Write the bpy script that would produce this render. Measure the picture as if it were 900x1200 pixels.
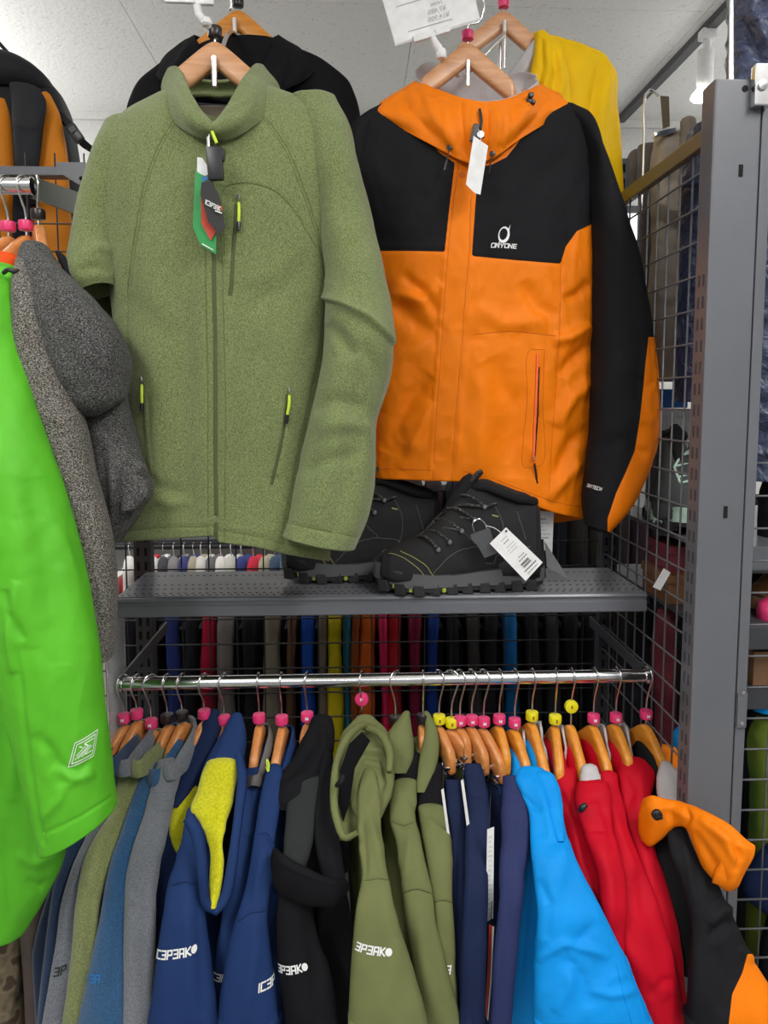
import bpy, bmesh, math, random
import numpy as np
from mathutils import Vector, Matrix

for o in list(bpy.data.objects):
    bpy.data.objects.remove(o)
sc = bpy.context.scene
COL = sc.collection

# ------------------------------------------------------------------ camera
EYE = np.array((0.0, 0.0, 1.5))
FPX, CX, CY = 860.0, 450.0, 546.0            # focal length and principal point of a 900x1200 frame
YAW, PITCH = math.radians(2.4), math.atan(0.09)
FWD = np.array((math.sin(YAW) * math.cos(PITCH), math.cos(YAW) * math.cos(PITCH), -math.sin(PITCH)))
RGT = np.array((math.cos(YAW), -math.sin(YAW), 0.0))
UPV = np.cross(RGT, FWD)
cam = bpy.data.cameras.new('camera')
cam.sensor_fit = 'VERTICAL'
cam.sensor_height = 36.0
cam.sensor_width = 27.0
cam.lens = FPX / 1200.0 * 36.0
cam.shift_y = -(600.0 - CY) / 1200.0
cam.clip_start = 0.02
cam_o = bpy.data.objects.new('camera', cam)
COL.objects.link(cam_o)
cam_o.location = EYE
cam_o.rotation_euler = (math.pi / 2 - PITCH, 0, -YAW)
sc.camera = cam_o

# ------------------------------------------------------------------ light and exposure
world = bpy.data.worlds.new('shop_daylight')
sc.world = world
world.use_nodes = True
bg = world.node_tree.nodes['Background']
bg.inputs[0].default_value = (0.93, 0.97, 1.0, 1)
bg.inputs[1].default_value = 0.42
sc.view_settings.view_transform = 'Standard'
sc.view_settings.look = 'None'
sc.view_settings.exposure = 0.0
sc.view_settings.gamma = 1.0
try:
    sc.cycles.use_denoising = True
    sc.cycles.max_bounces = 8
    sc.cycles.diffuse_bounces = 4
    sc.cycles.caustics_reflective = False
    sc.cycles.caustics_refractive = False
except Exception:
    pass
CEIL_Z = 2.7


def lamp_or_fill(x, y, lx, ly, watts, color=(1.0, 0.985, 0.96)):
    l = bpy.data.lights.new('lamp_or_fill', 'AREA')
    l.shape = 'RECTANGLE'
    l.size, l.size_y = lx, ly
    l.energy = watts
    l.color = color
    o = bpy.data.objects.new('lamp_or_fill', l)
    o.location = (x, y, CEIL_Z - 0.06)
    COL.objects.link(o)
    return o


# overhead lamps face down; added unseen uplights brighten the ceiling
for x, y, lx, ly, dn, up in ((-0.9, -0.45, 0.25, 1.6, 25, 15), (0.95, -0.3, 0.25, 1.6, 29, 17), (0.1, -2.4, 2.4, 0.3, 22, 12), (-1.7, 2.2, 0.25, 1.4, 14, 20), (2.3, 2.0, 0.25, 1.4, 13, 20), (0.2, 2.85, 1.8, 0.2, 5, 0)):
    lamp_or_fill(x, y, lx, ly, dn)
    if up:
        o = lamp_or_fill(x, y, lx, ly, up)
        o.location.z = CEIL_Z - 0.45
        o.rotation_euler = (math.pi, 0, 0)

# ------------------------------------------------------------------ maths helpers


def P(px, py, y):
    """world point seen at pixel (px, py) of the frame on the vertical plane Y = y"""
    d = FWD + (px - CX) / FPX * RGT - (py - CY) / FPX * UPV
    return EYE + d * (y / d[1])


def proj(V):
    W = np.asarray(V) - EYE
    z = W @ FWD
    return np.stack((CX + FPX * (W @ RGT) / z, CY - FPX * (W @ UPV) / z), -1)


def lin(r, g, b):
    f = lambda c: (c / 255.0 / 12.92) if c <= 10.3 else ((c / 255.0 + 0.055) / 1.055) ** 2.4
    return (f(r), f(g), f(b), 1.0)


_rs = np.random.RandomState(7)
_perm = np.concatenate([_rs.permutation(256)] * 3)
_grad = _rs.normal(size=(256, 3))
_grad /= np.linalg.norm(_grad, axis=1)[:, None]


def perlin(p):
    p = np.asarray(p, float)
    i = np.floor(p).astype(int)
    f = p - i
    u = f * f * f * (f * (f * 6 - 15) + 10)
    i &= 255
    out = 0
    for dx in (0, 1):
        for dy in (0, 1):
            for dz in (0, 1):
                h = _perm[_perm[_perm[i[..., 0] + dx] + i[..., 1] + dy] + i[..., 2] + dz]
                g = _grad[h]
                d = g[..., 0] * (f[..., 0] - dx) + g[..., 1] * (f[..., 1] - dy) + g[..., 2] * (f[..., 2] - dz)
                w = (u[..., 0] if dx else 1 - u[..., 0]) * (u[..., 1] if dy else 1 - u[..., 1]) * (u[..., 2] if dz else 1 - u[..., 2])
                out = out + d * w
    return out


def pchip(x, y, xn):
    """monotone cubic through the rows of y at x"""
    x = np.asarray(x, float)
    y = np.asarray(y, float)
    if y.ndim == 1:
        y = y[:, None]
        flat = True
    else:
        flat = False
    if len(x) == 2:
        r = y[0] + (y[1] - y[0]) * ((xn - x[0]) / (x[1] - x[0]))[:, None]
        return r[:, 0] if flat else r
    h = np.diff(x)[:, None]
    d = np.diff(y, axis=0) / h
    m = np.zeros_like(y)
    m[1:-1] = (d[:-1] * h[1:] + d[1:] * h[:-1]) / (h[1:] + h[:-1])
    lim = 2.2 * np.minimum(np.abs(d[:-1]), np.abs(d[1:])) + 0.35 * np.maximum(np.abs(d[:-1]), np.abs(d[1:]))
    m[1:-1] = np.clip(m[1:-1], -lim, lim)
    m[0], m[-1] = d[0], d[-1]
    k = np.clip(np.searchsorted(x, xn, side='right') - 1, 0, len(x) - 2)
    t = ((xn - x[k]) / (x[k + 1] - x[k]))[:, None]
    hh = (x[k + 1] - x[k])[:, None]
    r = (2 * t ** 3 - 3 * t ** 2 + 1) * y[k] + (t ** 3 - 2 * t ** 2 + t) * hh * m[k] + (-2 * t ** 3 + 3 * t ** 2) * y[k + 1] + (t ** 3 - t ** 2) * hh * m[k + 1]
    return r[:, 0] if flat else r


def smooth_path(pts, n):
    pts = np.asarray(pts, float)
    s = np.concatenate(([0], np.cumsum(np.linalg.norm(np.diff(pts, axis=0), axis=1))))
    return pchip(s, pts, np.linspace(0, s[-1], n))


def periodic(pts, n):
    pts = np.asarray(pts, float)
    m = len(pts)
    t = np.linspace(0, m, n, endpoint=False)
    k = np.floor(t).astype(int)
    f = (t - k)[:, None]
    p0, p1, p2, p3 = pts[(k - 1) % m], pts[k % m], pts[(k + 1) % m], pts[(k + 2) % m]
    return 0.5 * (2 * p1 + (p2 - p0) * f + (2 * p0 - 5 * p1 + 4 * p2 - p3) * f ** 2 + (3 * p1 - p0 - 3 * p2 + p3) * f ** 3)


def line_dist(Q, poly):
    """distance, signed side and 0..1 position of every point of Q along a pixel polyline"""
    poly = np.asarray(poly, float)
    seg = np.linalg.norm(np.diff(poly, axis=0), axis=1)
    cum = np.concatenate(([0], np.cumsum(seg)))
    best = np.full(Q.shape[:-1], 1e9)
    sd = np.zeros_like(best)
    pos = np.zeros_like(best)
    for i in range(len(seg)):
        a, b = poly[i], poly[i + 1]
        e = b - a
        w = Q - a
        t = np.clip((w @ e) / (e @ e), 0, 1)
        r = w - t[..., None] * e
        d = np.linalg.norm(r, axis=-1)
        c = e[0] * w[..., 1] - e[1] * w[..., 0]
        m = d < best
        best = np.where(m, d, best)
        sd = np.where(m, np.sign(c) * d, sd)
        pos = np.where(m, (cum[i] + t * seg[i]) / cum[-1], pos)
    return best, sd, pos


def poly_sd(Q, poly):
    """signed distance to a closed pixel polygon, positive inside"""
    poly = np.asarray(poly, float)
    d, _, _ = line_dist(Q, np.vstack((poly, poly[:1])))
    ins = np.zeros(Q.shape[:-1], bool)
    x, y = Q[..., 0], Q[..., 1]
    n = len(poly)
    for i in range(n):
        x1, y1 = poly[i]
        x2, y2 = poly[(i + 1) % n]
        if y1 == y2:
            continue
        c = ((y1 > y) != (y2 > y)) & (x < (x2 - x1) * (y - y1) / (y2 - y1) + x1)
        ins ^= c
    return np.where(ins, d, -d)


# ------------------------------------------------------------------ objects


def base_of(o):
    v = np.zeros(3)
    while o is not None:
        v += np.array(o.location)
        o = o.parent
    return v


def thing(name, label, cat, loc=(0, 0, 0), group=None, kind=None):
    o = bpy.data.objects.new(name, None)
    o.empty_display_size = 0.02
    COL.objects.link(o)
    o.location = tuple(float(c) for c in loc)
    o['label'] = label
    o['category'] = cat
    if group:
        o['group'] = group
    return o


def tag(o, label, cat, group=None):
    o['label'] = label
    o['category'] = cat
    if group:
        o['group'] = group
    return o


def mesh_obj(name, verts, faces, mat, parent=None, smooth=True, label=None, origin=None):
    off = base_of(parent) if parent is not None else (np.zeros(3) if origin is None else np.asarray(origin, float))
    V = np.asarray(verts, float) - off
    me = bpy.data.meshes.new(name)
    me.from_pydata(V.tolist(), [], faces if isinstance(faces, list) else faces.tolist())
    if smooth:
        me.polygons.foreach_set('use_smooth', np.ones(len(me.polygons), bool))
    if mat is not None:
        me.materials.append(mat)
    me.update()
    o = bpy.data.objects.new(name, me)
    COL.objects.link(o)
    if parent is not None:
        o.parent = parent
    elif origin is not None:
        o.location = tuple(float(c) for c in origin)
    if label:
        o['label'] = label
    return o


class MB:
    """collects shapes into one mesh"""

    def __init__(self):
        self.v, self.f = [], []

    def add(self, v, f):
        b = len(self.v)
        self.v.extend([tuple(p) for p in v])
        self.f.extend([tuple(i + b for i in q) for q in f])
        return self

    def box(self, c, s, rot=None, bevel=0.0):
        if bevel <= 0:
            v = [(x * s[0] / 2, y * s[1] / 2, z * s[2] / 2) for x in (-1, 1) for y in (-1, 1) for z in (-1, 1)]
            f = [(0, 1, 3, 2), (4, 6, 7, 5), (0, 4, 5, 1), (2, 3, 7, 6), (0, 2, 6, 4), (1, 5, 7, 3)]
        else:
            bm = bmesh.new()
            bmesh.ops.create_cube(bm, size=1.0)
            for q in bm.verts:
                q.co = Vector((q.co.x * s[0], q.co.y * s[1], q.co.z * s[2]))
            bmesh.ops.bevel(bm, geom=list(bm.edges), offset=bevel, segments=2, affect='EDGES', profile=0.6)
            bm.verts.ensure_lookup_table()
            v = [q.co[:] for q in bm.verts]
            f = [tuple(q.index for q in p.verts) for p in bm.faces]
            bm.free()
        M = rot if rot is not None else Matrix.Identity(3)
        v = [tuple(M @ Vector(p) + Vector(c)) for p in v]
        return self.add(v, f)

    def tube(self, path, r, n=8, caps=True, closed=False):
        path = np.asarray(path, float)
        m = len(path)
        rr = np.full(m, r) if np.isscalar(r) else np.asarray(r, float)
        T = np.gradient(path, axis=0)
        if closed:
            T = np.roll(path, -1, 0) - np.roll(path, 1, 0)
        T /= np.linalg.norm(T, axis=1)[:, None] + 1e-12
        a = np.array((0, 0, 1.0)) if abs(T[0][2]) < 0.9 else np.array((1.0, 0, 0))
        u = np.cross(T[0], a)
        u /= np.linalg.norm(u)
        v, f = [], []
        for i in range(m):
            u = u - T[i] * (u @ T[i])
            u /= np.linalg.norm(u) + 1e-12
            w = np.cross(T[i], u)
            for k in range(n):
                an = 2 * math.pi * k / n
                v.append(path[i] + rr[i] * (math.cos(an) * u + math.sin(an) * w))
        for i in range(m if closed else m - 1):
            for k in range(n):
                i2 = (i + 1) % m
                f.append((i * n + k, i * n + (k + 1) % n, i2 * n + (k + 1) % n, i2 * n + k))
        if caps and not closed:
            f.append(tuple(range(n))[::-1])
            f.append(tuple((m - 1) * n + k for k in range(n)))
        return self.add(v, f)

    def lathe(self, prof, c, n=24, axis='Z', M=None):
        v, f = [], []
        m = len(prof)
        for (r, z) in prof:
            for k in range(n):
                an = 2 * math.pi * k / n
                p = Vector((r * math.cos(an), r * math.sin(an), z))
                if axis == 'X':
                    p = Vector((p.z, p.x, p.y))
                if axis == 'Y':
                    p = Vector((p.x, p.z, p.y))
                if M is not None:
                    p = M @ p
                v.append(tuple(p + Vector(c)))
        for i in range(m - 1):
            for k in range(n):
                f.append((i * n + k, i * n + (k + 1) % n, (i + 1) * n + (k + 1) % n, (i + 1) * n + k))
        f.append(tuple(range(n))[::-1])
        f.append(tuple((m - 1) * n + k for k in range(n)))
        return self.add(v, f)

    def plate(self, pts, thick, direction=None):
        """flat polygon of 3D points given a thickness along a direction"""
        pts = [np.asarray(p, float) for p in pts]
        n = np.cross(pts[1] - pts[0], pts[2] - pts[0]) if direction is None else np.asarray(direction, float)
        n = n / np.linalg.norm(n) * thick
        m = len(pts)
        v = pts + [p + n for p in pts]
        f = [tuple(range(m))[::-1], tuple(range(m, 2 * m))]
        for i in range(m):
            j = (i + 1) % m
            f.append((i, j, m + j, m + i))
        return self.add(v, f)

    def build(self, name, mat, parent=None, smooth=False, label=None, origin=None):
        o = mesh_obj(name, self.v, self.f, mat, parent, False, label, origin)
        if smooth:
            me = o.data
            me.polygons.foreach_set('use_smooth', np.ones(len(me.polygons), bool))
            me.set_sharp_from_angle(angle=math.radians(38))
        return o


def dup(o, loc=None, parent=None, rot=None):
    c = o.copy()
    COL.objects.link(c)
    if parent is not None:
        c.parent = parent
    if loc is not None:
        c.location = tuple(float(q) for q in loc)
    if rot is not None:
        c.rotation_euler = rot
    return c


def dup_tree(root, loc, rot=None, **props):
    c = dup(root, loc, None, rot)
    for k, v in props.items():
        c[k] = v
    for ch in list(root.children):
        d = dup(ch, None, c)
        for g in list(ch.children):
            dup(g, None, d)
    return c


# ------------------------------------------------------------------ cloth surfaces


class Surf:
    """a grid of points (rows x columns, closed round the columns); the first nf columns face the camera"""

    def __init__(self, V, nf):
        self.V, self.nf = V, nf
        self.Q = proj(V)
        self.sgn = 1.0
        self.flip = False
        N = self._n()
        C = V.mean(axis=1, keepdims=True)
        if np.sum((V - C) * N) < 0:
            self.sgn = -1.0

    def _n(self):
        V = self.V
        du = np.roll(V, -1, 1) - np.roll(V, 1, 1)
        dv = np.gradient(V, axis=0)
        N = np.cross(du, dv)
        N /= np.linalg.norm(N, axis=-1, keepdims=True) + 1e-12
        return N * self.sgn

    def normals(self):
        return self._n()

    def front_w(self):
        w = np.zeros(self.V.shape[1])
        j = np.arange(self.nf)
        w[:self.nf] = np.clip(np.minimum(j, self.nf - 1 - j) / (0.06 * self.nf), 0, 1)
        return w[None, :]

    def displace(self, creases=(), noise=()):
        N = self.normals()
        D = np.zeros(self.V.shape[:2])
        fw = self.front_w()
        for c in creases:
            poly, wd, amp = c[0], c[1], c[2]
            prof = c[3] if len(c) > 3 else 'g'
            d, sd, pos = line_dist(self.Q, poly)
            if prof == 'g':
                w = np.exp(-(d / wd) ** 2) * np.sqrt(np.clip(np.sin(np.pi * np.clip(pos, 0.0, 1)), 0, 1))
            elif prof == 's':
                w = np.exp(-(d / wd) ** 2)
            else:                                           # a one-sided lap
                if prof == 'F':
                    sd = -sd
                w = np.where(sd > 0, np.exp(-sd / wd), np.exp(sd / (0.18 * wd))) * np.clip(np.sin(np.pi * pos), 0, 1) ** 0.4
                w = w * np.where(d < 6 * wd, 1, 0)
            D += w * amp * fw
        for (amp, sx, sy, sz, seed, kind) in noise:
            q = self.V * np.array((sx, sy, sz)) + seed * 13.7
            q = q + 0.6 * perlin(q * 0.6 + 31.0)[..., None]
            n = perlin(q)
            if kind == 'r':
                n = 0.5 - np.sqrt(n * n + 0.003) * 1.6
            D += amp * n
        edge = np.ones(self.V.shape[0])
        self.V = self.V + N * (D * edge[:, None])[..., None]
        return self

    def add_end(self, row, style):
        """row 0 or -1: 'cap' closes to a point, 'in' turns the edge inwards like a hem"""
        V = self.V
        e = V[row]
        nxt = V[1 if row == 0 else -2]
        c = e.mean(axis=0)
        out = (e - nxt).mean(axis=0)
        out /= np.linalg.norm(out) + 1e-12
        if style == 'cap':
            ex = [c + (e - c) * 0.82 + out * 0.004, c + (e - c) * 0.45 + out * 0.007, c + (e - c) * 0.02 + out * 0.008]
        else:
            ex = [c + (e - c) * 0.985 + out * 0.0015, c + (e - c) * 0.955, c + (e - c) * 0.93 - out * 0.03, c + (e - c) * 0.5 - out * 0.035, c + (e - c) * 0.02 - out * 0.035]
        ex = np.array(ex)
        self.V = np.vstack((ex[::-1], V)) if row == 0 else np.vstack((V, ex))
        self.Q = proj(self.V)

    def faces(self, closed=True):
        nr, nc = self.V.shape[:2]
        i = np.arange(nr - 1)[:, None]
        j = np.arange(nc if closed else nc - 1)[None, :]
        j2 = (j + 1) % nc
        F = np.stack((i * nc + j, i * nc + j2, (i + 1) * nc + j2, (i + 1) * nc + j), -1).reshape(-1, 4)
        return F if self.sgn < 0 else F[:, ::-1]

    def emit(self, name, mat, parent, label=None, solid=None, closed=True):
        o = mesh_obj(name, self.V.reshape(-1, 3), self.faces(closed), mat, parent, True, label)
        if solid:
            m = o.modifiers.new('thickness', 'SOLIDIFY')
            m.thickness = solid
            m.offset = -1
        self.obj = o
        return o

    def emit_regions(self, regions, base, parent):
        """regions: (polygons, name, material, label); the rest goes to base = (name, material)"""
        V = [tuple(p) for p in self.V.reshape(-1, 3)]
        Q = [tuple(p) for p in proj(self.V).reshape(-1, 2)]
        F = [tuple(f) for f in self.faces().tolist()]
        out = []
        for (polys, name, mat, label) in regions:
            sd = np.max([poly_sd(np.array(Q), p) for p in polys], axis=0)
            ins, rest, cache = [], [], {}
            sdl = sd.tolist()
            for f in F:
                s = [sdl[i] for i in f]
                if min(s) >= 0:
                    ins.append(f)
                elif max(s) < 0:
                    rest.append(f)
                else:
                    a, b = [], []
                    for k in range(len(f)):
                        i, j = f[k], f[(k + 1) % len(f)]
                        si, sj = sdl[i], sdl[j]
                        (a if si >= 0 else b).append(i)
                        if (si >= 0) != (sj >= 0):
                            key = (min(i, j), max(i, j))
                            if key not in cache:
                                t = si / (si - sj)
                                vi, vj = V[i], V[j]
                                V.append(tuple(vi[q] + (vj[q] - vi[q]) * t for q in range(3)))
                                Q.append(tuple(Q[i][q] + (Q[j][q] - Q[i][q]) * t for q in range(2)))
                                sdl.append(0.0)
                                cache[key] = len(V) - 1
                            a.append(cache[key])
                            b.append(cache[key])
                    if len(a) > 2:
                        ins.append(tuple(a))
                    if len(b) > 2:
                        rest.append(tuple(b))
            out.append((name, mat, ins, label))
            F = rest
        out.append((base[0], base[1], F, None))
        res = []
        for (name, mat, fs, label) in out:
            if not fs:
                continue
            used = sorted({i for f in fs for i in f})
            mp = {i: k for k, i in enumerate(used)}
            o = mesh_obj(name, [V[i] for i in used], [tuple(mp[i] for i in f) for f in fs], mat, parent, True, label)
            res.append(o)
        return res

    # points on the front
    def at(self, px, py):
        if not hasattr(self, '_fq') or self._fv is not self.V:
            self._fv = self.V
            self._fq = proj(self.V[:, :self.nf]).reshape(-1, 2)
            self._fp = self.V[:, :self.nf].reshape(-1, 3)
            self._fn = self.normals()[:, :self.nf].reshape(-1, 3)
        d = np.sum((self._fq - (px, py)) ** 2, axis=1)
        k = np.argpartition(d, 5)[:5]
        w = 1 / (d[k] + 0.05)
        w /= w.sum()
        n = w @ self._fn[k]
        return w @ self._fp[k], n / np.linalg.norm(n)

    def path(self, poly, lift=0.0, step=3.0):
        poly = np.asarray(poly, float)
        L = np.linalg.norm(np.diff(poly, axis=0), axis=1).sum()
        pts = smooth_path(poly, max(3, int(L / step)))
        pn = [self.at(*p) for p in pts]
        return np.array([p + n * lift for p, n in pn]), np.array([n for p, n in pn])

    def tube(self, mb, poly, r, lift=0.0, n=5, step=3.0):
        p, _ = self.path(poly, lift, step)
        mb.tube(p, r, n)

    def ribbon(self, mb, poly, width, lift=0.0008, step=3.0):
        p, n = self.path(poly, lift, step)
        T = np.gradient(p, axis=0)
        T /= np.linalg.norm(T, axis=1)[:, None]
        S = np.cross(T, n)
        S /= np.linalg.norm(S, axis=1)[:, None]
        m = len(p)
        v = []
        for i in range(m):
            v += [p[i] - S[i] * width / 2 - n[i] * lift * 0.9, p[i] - S[i] * width * 0.3 + n[i] * 0.0003, p[i] + S[i] * width * 0.3 + n[i] * 0.0003, p[i] + S[i] * width / 2 - n[i] * lift * 0.9]
        f = [(4 * i + k, 4 * i + k + 1, 4 * i + k + 5, 4 * i + k + 4) for i in range(m - 1) for k in range(3)]
        mb.add(v, f)

    def decal(self, mb, verts2, faces, px, py, angle=0.0, lift=0.0009):
        """lays a flat figure (metres, x right, y up) on the surface round the point seen at a pixel"""
        fq = proj(self.V[:, :self.nf])
        d = np.sum((fq - (px, py)) ** 2, axis=-1)
        i0, j0 = np.unravel_index(np.argmin(d), d.shape)
        V, N = self.V, self.normals()
        nr, nc = V.shape[:2]
        row = np.vstack((V[i0], V[i0][:1]))
        ru = np.concatenate(([0], np.cumsum(np.linalg.norm(np.diff(row, axis=0), axis=1))))
        cv = np.concatenate(([0], np.cumsum(np.linalg.norm(np.diff(V[:, j0], axis=0), axis=1))))
        ca, sa = math.cos(angle), math.sin(angle)
        out = []
        for (x, y) in verts2:
            xr, yr = x * ca - y * sa, x * sa + y * ca
            u = (ru[j0] + xr) % ru[-1]
            v = min(max(cv[i0] - yr, 0.0), cv[-1])
            jf = np.interp(u, ru, np.arange(nc + 1))
            fi = np.interp(v, cv, np.arange(nr))
            j, i = int(jf), min(int(fi), nr - 2)
            a, b = jf - j, fi - i
            j, j2 = j % nc, (j + 1) % nc
            p = (V[i, j] * (1 - a) + V[i, j2] * a) * (1 - b) + (V[i + 1, j] * (1 - a) + V[i + 1, j2] * a) * b
            n = (N[i, j] * (1 - a) + N[i, j2] * a) * (1 - b) + (N[i + 1, j] * (1 - a) + N[i + 1, j2] * a) * b
            out.append(p + n * lift)
        mb.add(out, faces)


def R(L, Rr, d, t):
    dl, dr = (d, d) if np.isscalar(d) else d
    return (L[0], L[1], dl, Rr[0], Rr[1], dr, t)


def loft(rows, step=2.6, sup=2.3, back=1.0, top='cap', end='in', creases=(), noise=(), hem=None, neckline=None):
    A = np.array([P(r[0], r[1], r[2]) for r in rows])
    B = np.array([P(r[3], r[4], r[5]) for r in rows])
    t = np.array([r[6] for r in rows])
    mid = np.array([((r[0] + r[3]) / 2, (r[1] + r[4]) / 2) for r in rows])
    s = np.concatenate(([0], np.cumsum(np.maximum(np.linalg.norm(np.diff(mid, axis=0), axis=1), 1.0))))
    nr = max(8, int(s[-1] / step))
    sn = np.linspace(0, s[-1], nr)
    A, B, t = pchip(s, A, sn), pchip(s, B, sn), pchip(s, t, sn)
    wmax = max(math.hypot(r[3] - r[0], r[4] - r[1]) for r in rows)
    nf = max(14, int(wmax / step * 1.15)) + 1
    nb = max(8, nf // 3)
    th = np.concatenate((np.linspace(math.pi, 0, nf), -np.linspace(0, math.pi, nb + 2)[1:-1]))
    c, sn_ = np.cos(th), np.sin(th)
    X = np.sign(c) * np.abs(c) ** (2 / sup)
    Y = np.sign(sn_) * np.abs(sn_) ** (2 / sup)
    Y = np.where(Y < 0, Y * back, Y)
    M = (A + B) / 2
    a = (B - A) / 2
    T = np.gradient(M, axis=0)
    b = np.cross(T, a)
    b /= np.linalg.norm(b, axis=1)[:, None] + 1e-12
    b = np.where((b[:, 1] > 0)[:, None], -b, b)
    b = 0.5 * b + 0.5 * np.array((0, -1.0, 0))
    b /= np.linalg.norm(b, axis=1)[:, None]
    V = M[:, None] + a[:, None] * X[None, :, None] + (b * t[:, None])[:, None] * Y[None, :, None]
    if hem is not None:
        hx = [q[0] for q in hem]
        hy = [q[1] for q in hem]
        Q = proj(V)
        v = np.linspace(0, 1, nr)[:, None]
        want = np.interp(Q[-1, :, 0], hx, hy) - Q[-1, :, 1]
        V[..., 2] -= (v ** 4) * want[None, :] * (V[..., 1] / FPX)
    if neckline is not None:                                # the cloth dips between the shoulders at the neck
        cx, wd, y0, span, amt = neckline
        Q = proj(V)
        w = np.exp(-((Q[..., 0] - cx) / wd) ** 4) * np.clip(1 - (Q[..., 1] - y0) / span, 0, 1)
        V[..., 2] -= w * amt * V[..., 1] / FPX
    S = Surf(V, nf)
    S.displace(creases, noise)
    if top:
        S.add_end(0, top)
    if end:
        S.add_end(-1, end)
    return S


def ring(bottom, topp, n=96, nr=22, bulge=0.0, creases=(), noise=(), mids=()):
    """a standing band of cloth round a neck: points (px, py, depth) from front centre to the right and round the back"""
    lv = [bottom] + list(mids) + [topp]
    lv = [periodic([P(*q) for q in l], n) for l in lv]
    v = np.linspace(0, 1, nr)
    K = np.array(lv).reshape(len(lv), -1)
    V = pchip(np.linspace(0, 1, len(lv)), K, v).reshape(nr, n, 3)
    if bulge:
        c = V.mean(axis=1, keepdims=True)
        r = V - c
        r[..., 2] = 0
        r /= np.linalg.norm(r, axis=-1, keepdims=True)
        V = V + r * (bulge * np.sin(np.pi * v))[:, None, None]
    S = Surf(V, n)
    S.front_w = lambda: np.ones((1, n))
    S.displace(creases, noise)
    return S
# ------------------------------------------------------------------ materials


def _mat(name):
    m = bpy.data.materials.new(name)
    m.use_nodes = True
    nt = m.node_tree
    b = nt.nodes['Principled BSDF']
    return m, nt, b


def _coord(nt, scale=(1, 1, 1)):
    tc = nt.nodes.new('ShaderNodeTexCoord')
    mp = nt.nodes.new('ShaderNodeMapping')
    mp.inputs['Scale'].default_value = scale
    nt.links.new(tc.outputs['Object'], mp.inputs['Vector'])
    return mp.outputs['Vector']


def _noise(nt, vec, scale, detail=3.0, rough=0.55):
    n = nt.nodes.new('ShaderNodeTexNoise')
    n.inputs['Scale'].default_value = scale
    n.inputs['Detail'].default_value = detail
    n.inputs['Roughness'].default_value = rough
    nt.links.new(vec, n.inputs['Vector'])
    return n.outputs['Fac']


def _ramp(nt, fac, stops):
    r = nt.nodes.new('ShaderNodeValToRGB')
    e = r.color_ramp.elements
    while len(e) < len(stops):
        e.new(0.5)
    for k, (p, c) in enumerate(stops):
        e[k].position = p
        e[k].color = c
    nt.links.new(fac, r.inputs['Fac'])
    return r.outputs['Color']


def _bump(nt, b, fac, strength, dist, prev=None):
    n = nt.nodes.new('ShaderNodeBump')
    n.inputs['Strength'].default_value = strength
    n.inputs['Distance'].default_value = dist
    nt.links.new(fac, n.inputs['Height'])
    if prev is not None:
        nt.links.new(prev, n.inputs['Normal'])
    nt.links.new(n.outputs['Normal'], b.inputs['Normal'])
    return n.outputs['Normal']


def plain(name, col, rough=0.5, metal=0.0, spec=0.5, coat=0.0):
    m, nt, b = _mat(name)
    v = _coord(nt)
    f = _noise(nt, v, 60.0)
    k = 0.06
    c0 = tuple(c * (1 - k) for c in col[:3]) + (1,)
    c1 = tuple(min(1, c * (1 + k)) for c in col[:3]) + (1,)
    nt.links.new(_ramp(nt, f, [(0.3, c0), (0.7, c1)]), b.inputs['Base Color'])
    b.inputs['Roughness'].default_value = rough
    b.inputs['Metallic'].default_value = metal
    b.inputs['Specular IOR Level'].default_value = spec
    b.inputs['Coat Weight'].default_value = coat
    return m


def shell(name, col, rough=0.55, wrinkle=0.25, weave=0.15, var=0.06, sheen=0.0, spec=0.16, crisp=False):
    """smooth woven outdoor shell cloth"""
    m, nt, b = _mat(name)
    v = _coord(nt)
    f = _noise(nt, v, 14.0, 2.0)
    c0 = tuple(c * (1 - var) for c in col[:3]) + (1,)
    c1 = tuple(min(1, c * (1 + var)) for c in col[:3]) + (1,)
    nt.links.new(_ramp(nt, f, [(0.3, c0), (0.7, c1)]), b.inputs['Base Color'])
    b.inputs['Roughness'].default_value = rough
    b.inputs['Specular IOR Level'].default_value = spec
    b.inputs['Sheen Weight'].default_value = sheen
    b.inputs['Sheen Roughness'].default_value = 0.5
    n1 = _bump(nt, b, _noise(nt, v, 26.0, 3.0, 0.5), wrinkle * (0.45 if crisp else 1.0), 0.012)
    if crisp:                                               # sharp little creases of a coated shell
        rn = nt.nodes.new('ShaderNodeTexNoise')
        rn.noise_type = 'RIDGED_MULTIFRACTAL'
        rn.normalize = True
        rn.inputs['Scale'].default_value = 9.0
        rn.inputs['Detail'].default_value = 2.5
        rn.inputs['Distortion'].default_value = 0.6
        nt.links.new(_coord(nt, (1.0, 1.0, 0.7)), rn.inputs['Vector'])
        n1 = _bump(nt, b, rn.outputs['Fac'], 0.22, 0.012, n1)
    _bump(nt, b, _noise(nt, v, 900.0, 1.0), weave, 0.0006, n1)
    return m


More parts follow.
